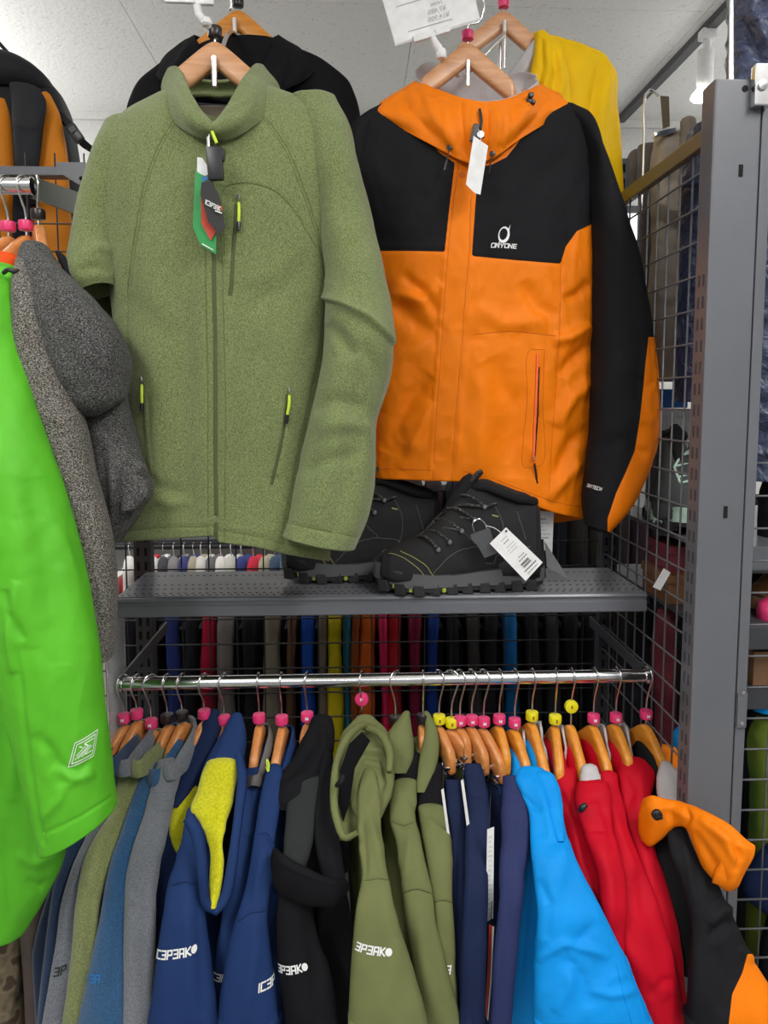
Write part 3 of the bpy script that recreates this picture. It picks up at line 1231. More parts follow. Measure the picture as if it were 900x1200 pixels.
def hanger(apex, rotz, wood_mat, cap_mat, letter, hook_h, hook_r, label, group, cap='band', half=0.165, tilt=0.0, lean=0.0, clips=False, cap_z=0.008, hook_back=False):
    t = thing('wooden_hanger', label, 'hanger', apex, group)
    t.rotation_euler = (lean, tilt, rotz)
    key = (half, wood_mat)
    if key not in _wood:
        w_ = hanger_wood(half)
        me_o = mesh_obj('wooden_arms', w_.v, w_.f, M[wood_mat], None, True)
        me_o.data.set_sharp_from_angle(angle=math.radians(50))
        me_o.parent = t
        _wood[key] = me_o
    else:
        dup(_wood[key], None, t)

    def part(name, m, mat, smooth=True):
        o = mesh_obj(name, m.v, m.f, mat, None, smooth)
        o.parent = t
        return o
    # hook: straight stem, a slight kick, then round over the rail
    zc = hook_h - hook_r
    sgn = -1 if hook_back else 1
    path = [(0, 0, -0.012), (0, 0, 0.012), (0.0, 0, zc * 0.45)]
    path += [(sgn * hook_r * 0.7, 0, zc - hook_r * 1.0)]
    for an in np.linspace(-25, 205, 16):
        path.append((sgn * hook_r * math.cos(math.radians(an)), 0, zc + hook_r * math.sin(math.radians(an))))
    hk = part('hook', MB().tube(smooth_path(path, 40), 0.0017, 8), M['chrome'])
    if cap == 'band':
        cp = part('size_cap', MB().lathe([(0.006, -0.001), (0.0105, 0.0), (0.0112, 0.002), (0.0112, 0.0125), (0.0105, 0.0145), (0.0035, 0.0155)], (0, 0, cap_z), 14), M[cap_mat])
        cp.data.set_sharp_from_angle(angle=math.radians(40))
        zl, off = cap_z + 0.0072, 0.0115
    elif cap == 'disc':
        cp = part('size_cap', MB().lathe([(0.009, -0.0045), (0.0118, -0.0035), (0.0118, 0.0035), (0.009, 0.0045)], (0, 0, cap_z + 0.013), 20, 'X'), M[cap_mat])
        cp.data.set_sharp_from_angle(angle=math.radians(40))
        zl, off = cap_z + 0.013, 0.0048
    if letter:
        v2, f2 = LETTERS[letter]
        # the letter faces the aisle whatever way the hanger is turned
        c_, s_ = math.cos(-rotz), math.sin(-rotz)
        vv = []
        for (x, y) in v2:
            X, Y = x, -off - 0.0003 - (0 if cap == 'disc' else (math.sqrt(max(0, 0.0113 ** 2 - x * x)) - 0.0113))
            vv.append((X * c_ - Y * s_, X * s_ + Y * c_, zl + y))
        lo = mesh_obj('size_letter', vv, f2, M['white'] if cap_mat == 'cap_pink' else M['ink_red'], None, False)
        lo.parent = cp
    if clips:
        for sx in (-1, 1):
            m = MB()
            x = sx * half * 0.86
            z = -0.150 * (abs(x) / 0.19) ** 0.92 - 0.03
            m.tube([(x, -0.016, z + 0.012), (x, 0.016, z + 0.012)], 0.004, 10)
            m.box((x, -0.012, z - 0.016), (0.020, 0.0022, 0.05), Matrix.Rotation(0.25, 3, 'X'))
            m.box((x, 0.012, z - 0.016), (0.020, 0.0022, 0.05), Matrix.Rotation(-0.25, 3, 'X'))
            m.tube([(x, 0, z + 0.024), (x, 0, z)], 0.003, 8)
            m.box((x, -0.006, z - 0.040), (0.022, 0.010, 0.008), bevel=0.002)
            m.box((x, 0.006, z - 0.040), (0.022, 0.010, 0.008), bevel=0.002)
            part('clip', m, M['chrome'], False)
    return t
# ------------------------------------------------------------------ stroke lettering in the style of the sleeve logos
GLY = {
    'I': [[(0, 0), (0, 1)]],
    'C': [[(0.62, 1), (0, 1), (0, 0), (0.62, 0)]],
    '3': [[(0, 1), (0.62, 1), (0.62, 0), (0, 0)], [(0.12, 0.5), (0.62, 0.5)]],
    'P': [[(0, 0), (0, 1), (0.62, 1), (0.62, 0.45), (0.1, 0.45)]],
    'A': [[(0, 0), (0, 1), (0.62, 1), (0.62, 0)], [(0, 0.42), (0.62, 0.42)]],
    'K': [[(0, 0), (0, 1)], [(0.6, 1), (0.08, 0.5), (0.62, 0)]],
    'O': [[(0, 0.1), (0, 0.9), (0.12, 1), (0.62, 1), (0.72, 0.9), (0.72, 0.1), (0.6, 0), (0.1, 0), (0, 0.1)]],
    'N': [[(0, 0), (0, 1), (0.62, 0), (0.62, 1)]],
    'Y': [[(0, 1), (0.33, 0.5), (0.66, 1)], [(0.33, 0.5), (0.33, 0)]],
    'E': [[(0.62, 1), (0, 1), (0, 0), (0.62, 0)], [(0, 0.5), (0.55, 0.5)]],
    'T': [[(0, 1), (0.66, 1)], [(0.33, 1), (0.33, 0)]],
    'H': [[(0, 0), (0, 1)], [(0.62, 0), (0.62, 1)], [(0, 0.5), (0.62, 0.5)]],
}


def strokes(txt, h, wt=0.2, shear=0.22, adv=0.92, wide=1.0, dot=False):
    """bold slanted letters as quads, centred on the origin"""
    V, F = [], []
    x = 0.0
    for ch in txt:
        g = GLY[ch]
        for pl in g:
            for i in range(len(pl) - 1):
                a, b = np.array(pl[i]), np.array(pl[i + 1])
                a, b = a * (wide, 1), b * (wide, 1)
                d = (b - a) / np.linalg.norm(b - a)
                nrm = np.array((-d[1], d[0])) * wt / 2
                a2, b2 = a - d * wt / 2, b + d * wt / 2
                k = max(2, int(np.linalg.norm(b2 - a2) / 0.25) + 1)
                base = len(V)
                for q in range(k):
                    p = a2 + (b2 - a2) * q / (k - 1)
                    V += [p + nrm + (x, 0), p - nrm + (x, 0)]
                F += [(base + 2 * q, base + 2 * q + 1, base + 2 * q + 3, base + 2 * q + 2) for q in range(k - 1)]
        x += (0.34 if ch == 'I' else adv * wide)
    if dot:
        base = len(V)
        cx = x + 0.28
        V.append(np.array((cx, 0.5)))
        for k in range(16):
            V.append(np.array((cx + 0.5 * math.cos(k * math.pi / 8), 0.5 + 0.55 * math.sin(k * math.pi / 8))))
        F += [(base, base + 1 + k, base + 1 + (k + 1) % 16) for k in range(16)]
        x += 0.8
    V = [((p[0] - x / 2 + (p[1] - 0.5) * shear) * h, (p[1] - 0.5) * h) for p in V]
    return V, F


def logo(surf, parent, txt, px, py, h, angle=0.0, mat='white', dot=False, name='logo', wt=0.22, lift=0.0009, wide=1.0, label=None):
    m = MB()
    v, f = strokes(txt, h, wt, dot=dot, wide=wide)
    surf.decal(m, v, f, px, py, angle, lift)
    return mesh_obj(name, m.v, m.f, M[mat], parent, False, label)


def zip_pull(surf, parent, top, bot, cord='lime_pull', tip='sec_black', r=0.0022):
    p, n = surf.at(*top)
    q, n2 = surf.at(*bot)
    p, q = p + n * 0.005, q + n2 * 0.006
    m = MB()
    m.tube([p + n * 0.001 + (0, 0, 0.006), p + (0, 0, 0.0)], 0.0020, 8)
    m.build('zip_slider', M['chrome'], parent, True)
    a = p + (q - p) * 0.12
    b = p + (q - p) * 0.72
    t = MB().tube(smooth_path([a, (a + b) / 2 + n * 0.001 + (0.0006, 0, 0), b], 8), [r * 0.8, r, r, r * 1.05, r * 1.05, r, r, r], 8).build('zip_cord', M[cord], parent, True)
    MB().tube([b, b + (q - b) * 0.3, q], [r * 1.3, r * 1.5, r * 1.15], 8).build('zip_end', M[tip], parent, True)


def seams(surf, parent, lines, r, mat, name='seam', lift=0.0003):
    m = MB()
    for l in lines:
        surf.tube(m, l, r, lift, 4)
    return m.build(name, M[mat], parent, True)


# ================================================================== olive fleece jacket
FD = 1.2
g = thing('fleece_jacket', 'olive green heather zip fleece jacket hanging facing out with lime zip pulls', 'jacket', P(262, 640, FD))
zipx = [(246, 150), (249, 250), (250, 330), (253, 450), (253, 560), (252, 634)]
rag_l = [(204, 140), (186, 170), (172, 205), (160, 260), (154, 300), (150, 335)]
rag_r = [(312, 138), (335, 170), (356, 220), (372, 268), (381, 310), (385, 345)]
side_l = [(150, 335), (150, 450), (147, 560), (144, 634)]
side_r = [(383, 350), (375, 420), (358, 500), (345, 570), (330, 640)]
pocket = [(264, 300), (264, 219), (296, 215), (322, 224), (344, 246), (360, 272), (378, 302)]
hem_l = [(138, 622), (200, 618), (251, 616)]
hem_r = [(255, 621), (300, 628), (345, 640), (386, 646)]
body_rows = [
    R((206, 100), (306, 98), FD, .030), R((186, 112), (332, 110), FD, .040), R((160, 126), (362, 120), FD, .050),
    R((135, 142), (388, 134), FD, .060), R((120, 162), (402, 156), FD, .070), R((114, 210), (406, 206), FD, .084),
    R((118, 270), (402, 268), FD, .092), R((130, 340), (392, 338), FD, .094), R((138, 420), (386, 420), FD, .094),
    R((140, 520), (384, 520), FD, .092), R((139, 590), (386, 600), FD, .090), R((137, 634), (387, 650), FD, .088)]
cre = [(zipx, 5, -0.0035, 's'), (rag_l, 2.6, -0.0016, 's'), (rag_r, 2.6, -0.0016, 's'), (side_l, 3, -0.0016, 's'), (side_r, 3, -0.0016, 's'),
       (pocket, 2.2, -0.0013, 's'), (hem_l, 2.0, -0.0013, 's'), (hem_r, 2.0, -0.0013, 's'),
       ([(232, 180), (236, 330), (238, 470), (240, 620)], 12, 0.004), ([(268, 230), (268, 380), (266, 500), (268, 630)], 11, 0.005),
       ([(205, 300), (212, 430), (214, 620)], 22, -0.006), ([(178, 250), (186, 400), (190, 600)], 20, 0.006),
       ([(300, 330), (304, 450), (298, 620)], 24, -0.006), ([(330, 300), (330, 420), (322, 560)], 18, 0.006),
       ([(168, 560), (190, 572), (215, 580)], 8, -0.004), ([(180, 585), (200, 590), (225, 588)], 7, 0.004),
       ([(360, 300), (330, 340), (290, 360)], 14, -0.004), ([(150, 345), (180, 380), (205, 400)], 14, -0.004),
       ([(175, 466), (176, 520), (180, 560)], 3, -0.0022, 's'), ([(336, 486), (328, 530), (318, 572)], 3, -0.0022, 's'), ([(274, 272), (272, 310), (269, 345)], 3, -0.002, 's')]
noise = [(0.005, 9, 9, 3.2, 1, 'p'), (0.0025, 22, 22, 12, 2, 'p')]
B = loft(body_rows, step=2.0, sup=2.35, creases=cre, noise=noise, neckline=(252, 44, 98, 60, 58), hem=[(137, 634), (200, 630), (251, 626), (257, 634), (300, 640), (345, 650), (387, 657)])
B.emit('body', M['fleece_green'], g)
seams(B, g, [rag_l, rag_r, side_l, side_r, pocket, [(x + 4, y) for x, y in rag_l], [(x - 4, y) for x, y in rag_r], hem_l, hem_r, [(x - 9, y) for x, y in zipx[1:]], [(x + 11, y) for x, y in zipx[1:]]], 0.00055, 'olive_seam')
m = MB()
B.ribbon(m, zipx, 0.0095, 0.0012)
m.build('front_zip', M['olive_dark'], g, True)
for k, (l, wd) in enumerate((([(168, 450), (170, 500), (176, 558)], 0.006), ([(337, 462), (331, 510), (318, 568)], 0.006), ([(277, 240), (274, 290), (270, 346)], 0.006))):
    m = MB()
    B.ribbon(m, l, wd, 0.0010)
    m.build('pocket_zip', M['olive_dark'], g, True)
zip_pull(B, g, (169, 446), (169, 482))
zip_pull(B, g, (338, 458), (334, 496))
zip_pull(B, g, (280, 234), (280, 272))

# sleeves
sl = [R((338, 118), (393, 114), 1.19, .030), R((352, 150), (411, 150), 1.19, .05), R((362, 200), (421, 196), 1.185, .06), R((372, 260), (434, 250), 1.18, .064),
      R((380, 320), (447, 306), 1.165, .066), R((381, 365), (458, 360), 1.15, .064), R((380, 400), (461, 398), 1.135, .060), R((374, 440), (456, 448), 1.13, .056),
      R((362, 490), (441, 496), 1.125, .052), R((350, 545), (441, 548), 1.12, .05), R((340, 595), (432, 602), 1.115, .048), R((331, 626), (417, 643), 1.112, .046)]
scr = [([(372, 346), (400, 356), (428, 372), (462, 404)], 12, 0.014, 'F'), ([(384, 378), (400, 396), (414, 420)], 8, -0.012), ([(420, 400), (440, 430), (448, 470)], 10, -0.006), ([(366, 480), (395, 470), (430, 478)], 10, -0.006), ([(372, 505), (400, 496), (438, 500)], 9, 0.006),
       ([(352, 556), (385, 540), (430, 530)], 9, -0.005), ([(400, 420), (392, 500), (372, 620)], 14, 0.007), ([(424, 430), (414, 520), (395, 630)], 12, -0.005), ([(385, 330), (400, 300), (432, 270)], 14, -0.004), ([(334, 611), (370, 620), (417, 629)], 1.8, -0.0012, 's')]
S1 = loft(sl, step=2.0, sup=2.2, creases=scr, noise=[(0.004, 14, 14, 7, 5, 'p'), (0.003, 30, 30, 16, 6, 'p')])
S1.emit('sleeve', M['fleece_green'], g)
seams(S1, g, [[(444, 508), (446, 550), (434, 600), (420, 636)], [(334, 612), (375, 620), (418, 629)], [(346, 560), (340, 600), (335, 622)]], 0.00055, 'olive_seam', 'sleeve_seam')
sl2 = [R((124, 146), (170, 140), 1.2, .03), R((112, 175), (168, 170), 1.2, .05), R((101, 220), (158, 215), 1.2, .06), R((92, 262), (150, 258), 1.195, .062), R((86, 296), (145, 292), 1.185, .06),
       R((83, 318), (140, 308), 1.17, .054), R((86, 336), (138, 322), 1.155, .045), R((95, 347), (134, 334), 1.15, .032)]
S2 = loft(sl2, step=2.0, sup=2.2, creases=[([(90, 318), (112, 312), (132, 318)], 6, -0.006), ([(94, 300), (115, 290), (138, 298)], 7, 0.005)], noise=[(0.004, 14, 14, 9, 8, 'p')])
S2.emit('sleeve', M['fleece_green'], g)
# the rest of that sleeve doubles back behind
sl3 = [R((84, 322), (132, 318), 1.24, .03), R((86, 400), (138, 400), 1.26, .04), R((92, 520), (142, 520), 1.26, .04), R((98, 612), (146, 612), 1.26, .036)]
loft(sl3, step=4, noise=[(0.004, 14, 14, 7, 3, 'p')]).emit('sleeve_end', M['fleece_green'], g)

# collar
cb = [(250, 160, 1.110), (268, 159, 1.113), (286, 152, 1.12), (306, 139, 1.14), (318, 122, 1.19), (319, 112, 1.24), (262, 110, 1.29), (205, 112, 1.24), (199, 126, 1.19), (208, 143, 1.14), (228, 155, 1.117)]
ct = [(247, 147, 1.100), (259, 141, 1.104), (269, 125, 1.115), (284, 95, 1.145), (296, 79, 1.19), (304, 83, 1.235), (256, 97, 1.285), (204, 87, 1.235), (211, 81, 1.19), (221, 102, 1.145), (230, 126, 1.115)]
Cc = ring(cb, ct, 150, 40, bulge=0.010, creases=[([(206, 110), (225, 140), (248, 152)], 4, 0.003), ([(300, 104), (285, 138), (252, 153)], 5, 0.003), ([(208, 88), (222, 120), (244, 140)], 3.0, 0.0018), ([(302, 90), (288, 122), (256, 142)], 3.0, 0.0018)], noise=[(0.003, 22, 22, 22, 4, 'p')])
Cc.emit('collar', M['fleece_green'], g, solid=0.006)
MB().tube(smooth_path([P(228, 122, 1.272), P(250, 124, 1.278), P(276, 125, 1.272)], 12), 0.0032, 8).build('neck_tape', M['navy_tape'], g, True)
liner = MB()
pa = [P(*q) for q in ((216, 124, 1.262), (230, 122, 1.276), (258, 123, 1.280), (286, 124, 1.270), (296, 126, 1.255), (284, 162, 1.22), (258, 170, 1.2), (230, 164, 1.22))]
liner.plate(pa, 0.002, (0, 1, 0))
liner.build('back_lining', M['fleece_inner'], g)
# collar zip hanging open, its pull, the security tag and the swing tags
m = MB().tube([P(246, 146, 1.098), P(245, 166, 1.095), P(244, 184, 1.09)], 0.0016, 8)
m.build('zip_teeth', M['chrome'], g, True)
MB().tube(smooth_path([P(247, 150, 1.098), P(250, 158, 1.09), P(254, 168, 1.088)], 8), 0.0024, 8).build('zip_cord', M['lime_pull'], g, True)
MB().tube([P(244, 161, 1.09), P(244.5, 174, 1.088)], 0.0026, 8).build('tag_pin', M['chrome'], g, True)


def px_plate(name, pts, d, thick, mat, parent, tilt=0.0, bevel=True):
    """a flat tag hanging at depth d; tilt pushes its right side back"""
    xs = [p[0] for p in pts]
    xm = sum(xs) / len(xs)
    q = [P(p[0], p[1], d + tilt * (p[0] - xm) / 100.0) for p in pts]
    return MB().plate(q, thick, (0, 1, 0)).build(name, M[mat], parent)


px_plate('swing_tag', [(231, 184), (237, 185), (248, 202), (240, 206), (231, 202)], 1.086, 0.0006, 'card', g)
px_plate('swing_tag', [(229, 200), (242, 208), (254, 250), (253, 298), (235, 287), (226, 266), (227, 240)], 1.084, 0.0006, 'tag_green', g)
px_plate('tag_stripe', [(236, 207), (247, 207), (238, 214)], 1.0832, 0.0004, 'tag_blue', g)
px_plate('swing_tag', [(235, 221), (243, 214), (253, 272), (247, 282), (236, 262)], 1.080, 0.0006, 'tag_red', g, 0.02)
px_plate('tag_print', [(237, 285), (250, 292.5), (250, 293.5), (237, 286.5)], 1.0835, 0.0003, 'white', g)
o = px_plate('swing_tag', [(236, 214), (246, 211), (257, 228), (264, 266), (257, 276), (244, 260), (235, 228)], 1.074, 0.0008, 'tag_black', g, 0.03)
v, f = strokes('IC3P3AK', 0.0058, 0.26)
pp = P(250, 241, 1.0705)
mesh_obj('tag_lettering', [(pp[0] + x * 0.62, pp[1], pp[2] + y - x * 0.30) for x, y in v], f, M['white'], g, False)
px_plate('tag_mark', [(256, 240), (260, 242), (260.5, 247), (256.5, 245)], 1.0715, 0.0003, 'tag_red', g)
px_plate('tag_print', [(252, 246), (260, 249), (260, 250.6), (252, 247.6)], 1.0715, 0.0003, 'white', g)
st = MB()
a, b = P(241, 174, 1.078), P(263, 210, 1.078)
st.box(((a[0] + b[0]) / 2, 1.078, (a[2] + b[2]) / 2), (0.022, 0.011, 0.046), Matrix.Rotation(-0.06, 3, 'Y'), 0.003)
c_ = P(258, 182, 1.078)
st.box((c_[0], 1.078, c_[2]), (0.014, 0.009, 0.018), Matrix.Rotation(0.1, 3, 'Y'), 0.003)
st.build('security_tag', M['sec_black'], g, True)
MB().tube(smooth_path([P(254, 168, 1.09), P(257, 173, 1.085), P(256, 178, 1.08)], 6), 0.0007, 6).build('lanyard', M['sec_black'], g, True)

hanger(P(252, 50, 1.2), 0.02, 'wood_pale', 'cap_black', None, 0.085, 0.026, 'beech wooden hanger with black cap inside the olive fleece collar', 'display hangers', half=0.066, hook_back=True)

# ================================================================== black jacket behind it
BD = 1.49
bj = thing('hooded_jacket', 'black hooded jacket hanging behind the olive fleece, grey lining showing', 'jacket', P(277, 640, BD))
rows = [R((238, 50), (326, 47), BD, .02), R((205, 66), (355, 60), BD, .03), R((178, 82), (384, 76), BD, .034), R((162, 96), (404, 92), BD, .036), R((152, 116), (415, 112), BD, .04), R((146, 150), (422, 146), BD, .042), R((146, 260), (424, 260), BD, .044), R((150, 420), (420, 420), BD, .044), R((156, 600), (412, 600), BD, .04)]
loft(rows, step=3.4, sup=2.5, noise=[(0.008, 10, 10, 4, 5, 'p'), (0.003, 26, 26, 10, 6, 'r')], creases=[([(392, 92), (408, 150), (414, 240)], 6, 0.006)]).emit('body', M['black_soft'], bj)
hb = [(277, 120, 1.40), (318, 112, 1.41), (366, 88, 1.46), (350, 70, 1.52), (277, 62, 1.55), (205, 70, 1.52), (186, 92, 1.46), (236, 112, 1.41)]
ht = [(277, 104, 1.42), (300, 92, 1.43), (319, 52, 1.46), (322, 44, 1.52), (277, 62, 1.545), (232, 44, 1.52), (233, 52, 1.46), (254, 92, 1.43)]
H = ring(hb, ht, 120, 26, bulge=0.014, creases=[([(325, 48), (334, 80), (322, 108)], 5, 0.008), ([(342, 58), (350, 85), (335, 108)], 5, 0.007), ([(226, 50), (214, 75), (200, 92)], 6, 0.006)], noise=[(0.004, 24, 24, 12, 3, 'p')])
H.emit('hood', M['black_soft'], bj, solid=0.004)
px_plate('hood_lining', [(286, 70), (312, 66), (314, 108), (290, 112), (280, 95)], 1.50, 0.002, 'lining_grey', bj)
px_plate('hood_trim', [(303, 66), (308, 60), (313, 92), (305, 96), (300, 84)], 1.475, 0.002, 'lining_grey', bj)
hanger(P(279, 13, 1.5), 0.03, 'wood_amber', 'cap_black', None, 0.10, 0.026, 'amber wooden hanger carrying the black jacket at the back', 'display hangers', half=0.10)

# ================================================================== orange and black jacket
OD = 1.40
oj = thing('shell_jacket', 'orange rain jacket with black shoulders and sleeves facing out, white tag', 'jacket', P(565, 600, OD))
orow = [R((505, 106), (618, 100), OD, .028), R((470, 116), (645, 112), OD, .038), R((436, 130), (668, 127), OD, .048), R((415, 146), (686, 140), OD, .056), R((409, 170), (694, 166), OD, .064),
        R((411, 215), (697, 215), OD, .074), R((424, 265), (697, 265), OD, .080), R((434, 320), (697, 320), OD, .082), R((437, 400), (698, 400), OD, .082), R((438, 470), (697, 470), OD, .080), R((437, 530), (691, 545), OD, .076), R((437, 562), (685, 604), OD, .074)]
plk_l = [(532, 150), (533, 192), (527, 240), (521, 297), (517, 350), (513, 410), (508, 480), (503, 562)]
plk_r = [(562, 150), (561, 192), (557, 240), (555, 297), (550, 350), (546, 410), (540, 480), (534, 566)]
ocr = [(plk_l, 3.4, 0.0040, 'F'), ([(x + 4, y) for x, y in plk_l], 1.6, -0.0008, 's'), (plk_r, 3.6, 0.0034, 'f'), ([(x - 5, y) for x, y in plk_r], 1.6, -0.0008, 's'),
       ([(552, 301), (605, 305), (656, 310)], 2.2, -0.0012, 's'), ([(437, 295), (480, 294), (521, 294)], 2.2, -0.0012, 's'),
       ([(657, 309), (655, 400), (648, 500), (643, 590)], 2.4, -0.0014, 's'),
       ([(555, 392), (600, 388), (650, 394)], 3, -0.001), ([(440, 330), (480, 372), (520, 405)], 12, -0.0102), ([(455, 345), (495, 352), (518, 332)], 8, 0.0085), ([(470, 320), (498, 345), (516, 372)], 7, -0.0085),
       ([(445, 480), (475, 420), (515, 385)], 11, 0.0102), ([(452, 530), (480, 470), (505, 440)], 9, -0.0102), ([(470, 550), (490, 510), (505, 470)], 7, 0.0085),
       ([(560, 360), (590, 380), (640, 376)], 10, 0.0068), ([(575, 420), (600, 470), (600, 560)], 16, -0.0102), ([(560, 400), (566, 470), (560, 560)], 12, 0.0085), ([(612, 330), (630, 360), (655, 372)], 9, -0.0085),
       ([(690, 380), (665, 396), (645, 400)], 7, 0.0119), ([(696, 400), (672, 420), (655, 440)], 7, -0.0119), ([(694, 445), (670, 465), (650, 500)], 8, 0.0119), ([(690, 500), (668, 520), (650, 560)], 8, -0.0102), ([(690, 330), (676, 345), (660, 352)], 6, -0.0102), ([(680, 540), (662, 560), (640, 585)], 7, 0.0102),
       ([(632, 412), (629, 470), (626, 545)], 5.0, 0.003, 's'), ([(620, 410), (616, 470), (614, 552)], 1.8, -0.0009, 's'),
       ([(600, 255), (630, 215), (655, 170)], 22, -0.004), ([(440, 240), (470, 200), (500, 170)], 18, -0.003), ([(575, 290), (590, 240), (600, 200)], 14, 0.003)]
onoise = [(0.005, 11, 11, 5, 21, 'p'), (0.0055, 18, 18, 10, 22, 'r'), (0.0022, 42, 42, 26, 23, 'r')]
O = loft(orow, step=2.0, sup=2.4, creases=ocr, noise=onoise, neckline=(562, 54, 98, 60, 52), hem=[(437, 560), (505, 562), (545, 563), (575, 572), (610, 586), (650, 600), (685, 608)])
yoke_l = [(380, 100), (487, 118), (489, 138), (499, 157), (514, 178), (533, 191), (527, 240), (521, 295), (480, 294), (437, 294), (431, 275), (415, 255), (380, 240)]
yoke_r = [(561, 196), (576, 193), (594, 184), (608, 166), (620, 148), (640, 135), (668, 120), (760, 110), (760, 250), (693, 263), (676, 271), (663, 289), (657, 309), (605, 305), (553, 300), (557, 240)]
O.emit_regions([([yoke_l, yoke_r], 'shoulder_yoke', M['black_shell'], 'black shoulder yoke')], ('body', M['orange']), oj)
seams(O, oj, [[(x + 4, y) for x, y in plk_l], [(x - 5, y) for x, y in plk_r], [(657, 309), (655, 400), (648, 500), (643, 585)], [(555, 392), (600, 388), (652, 394)], [(438, 549), (505, 551), (540, 552), (575, 560), (612, 574), (650, 588), (684, 595)], [(638, 410), (636, 470), (634, 545), (616, 548), (618, 470), (622, 410), (638, 410)]], 0.0005, 'orange_seam')
m = MB()
O.ribbon(m, [(630, 414), (628, 470), (625, 540)], 0.0055, 0.0022)
m.build('pocket_zip', M['neon_zip'], oj, True)
m = MB()
O.ribbon(m, [(631.5, 430), (630, 480), (627, 535)], 0.0016, 0.0032)
m.build('zip_gap', M['slot'], oj, True)
zip_pull(O, oj, (626, 538), (630, 572), 'sec_black', 'sec_black', 0.0019)
for (px, py) in ((541, 205), (507, 545)):
    p, n = O.at(px, py)
    MB().lathe([(0.0062, 0.001), (0.0055, -0.001), (0.003, -0.0015), (0.0001, -0.001)], p + n * 0.0005, 18, 'Y').build('press_stud', M['orange_seam'], oj, True)
# chest mark and name
mk = MB()
v, f = [], []
for k in range(28):
    an = 2 * math.pi * k / 28
    wv = 0.30 + 0.14 * math.cos(an + 0.7)
    for rr in (1.0, 1.0 - wv):
        x, y = 0.0105 * rr * math.cos(an), 0.0145 * rr * math.sin(an)
        v.append((x + y * 0.22, y))
for k in range(28):
    a, b = 2 * k, 2 * ((k + 1) % 28)
    f.append((a, b, b + 1, a + 1))
v += [(0.0085, 0.009), (0.0135, 0.0185), (0.013, 0.0165), (0.010, 0.006)]
f.append((56, 57, 58, 59))
v += [(-0.0085, -0.009), (-0.0125, -0.0165), (-0.012, -0.0185), (-0.008, -0.0115)]
f.append((60, 61, 62, 63))
O.decal(mk, v, f, 591, 276, 0.0, 0.0012)
mesh_obj('logo', mk.v, mk.f, M['white'], oj, False)
logo(O, oj, 'ONYONE', 590, 287.5, 0.0068, -0.03, wide=1.25, wt=0.24, lift=0.0012)

# right sleeve
srow = [R((648, 128), (672, 126), 1.395, .02), R((668, 146), (692, 142), 1.392, .036), R((684, 180), (702, 180), 1.385, .05), R((688, 230), (720, 226), 1.375, .056), R((692, 280), (736, 274), 1.365, .06), R((694, 340), (751, 334), 1.352, .062), R((695, 400), (761, 396), 1.34, .062),
        R((695, 450), (768, 452), 1.33, .060), R((693, 500), (769, 506), 1.32, .058), R((688, 550), (757, 556), 1.312, .052), R((685, 590), (734, 598), 1.306, .046), R((687, 614), (714, 622), 1.303, .034)]
sc2 = [([(752, 400), (747, 450), (742, 510), (728, 560), (712, 600)], 3, -0.002, 's'), ([(700, 480), (720, 440), (752, 420)], 14, 0.005), ([(692, 540), (715, 520), (755, 510)], 10, -0.005), ([(710, 300), (715, 400), (706, 520)], 18, 0.005),
       ([(742, 470), (750, 490), (766, 496)], 6, 0.006), ([(738, 520), (750, 530), (762, 530)], 6, -0.006), ([(752, 440), (760, 450), (768, 448)], 4, -0.004)]
OS = loft(srow, step=2.0, sup=2.2, creases=sc2, noise=[(0.004, 13, 13, 6, 31, 'p'), (0.0028, 26, 26, 10, 32, 'r')])
strip = [(760, 395), (756, 430), (754, 452), (750, 490), (744, 528), (734, 552), (722, 578), (712, 608), (712, 640), (900, 640), (900, 395)]
OS.emit_regions([([strip], 'sleeve_gusset', M['orange'], 'orange underside of the sleeve')], ('sleeve', M['black_shell']), oj)
logo(OS, oj, 'ONYTECH', 696, 571, 0.0052, -0.12, wt=0.2, lift=0.0012)
cuff = loft([R((686, 606), (714, 614), 1.303, .034), R((690, 618), (712, 622), 1.303, .03)], step=2)
cuff.emit('cuff', M['black_shell'], oj)
# left sleeve, almost all behind the fleece
lrow = [R((438, 132), (452, 130), 1.40, .02), R((414, 150), (440, 150), 1.40, .04), R((402, 200), (436, 200), 1.41, .05), R((392, 300), (440, 300), 1.42, .055), R((384, 420), (442, 420), 1.42, .05), R((384, 560), (436, 560), 1.42, .045), R((388, 610), (430, 610), 1.42, .04)]
LS = loft(lrow, step=3, noise=[(0.004, 13, 13, 6, 33, 'p')])
LS.emit_regions([([[(424, 262), (436, 268), (450, 300), (450, 640), (418, 640)]], 'sleeve_gusset', M['orange'], 'orange underside of the sleeve')], ('sleeve', M['black_shell']), oj)

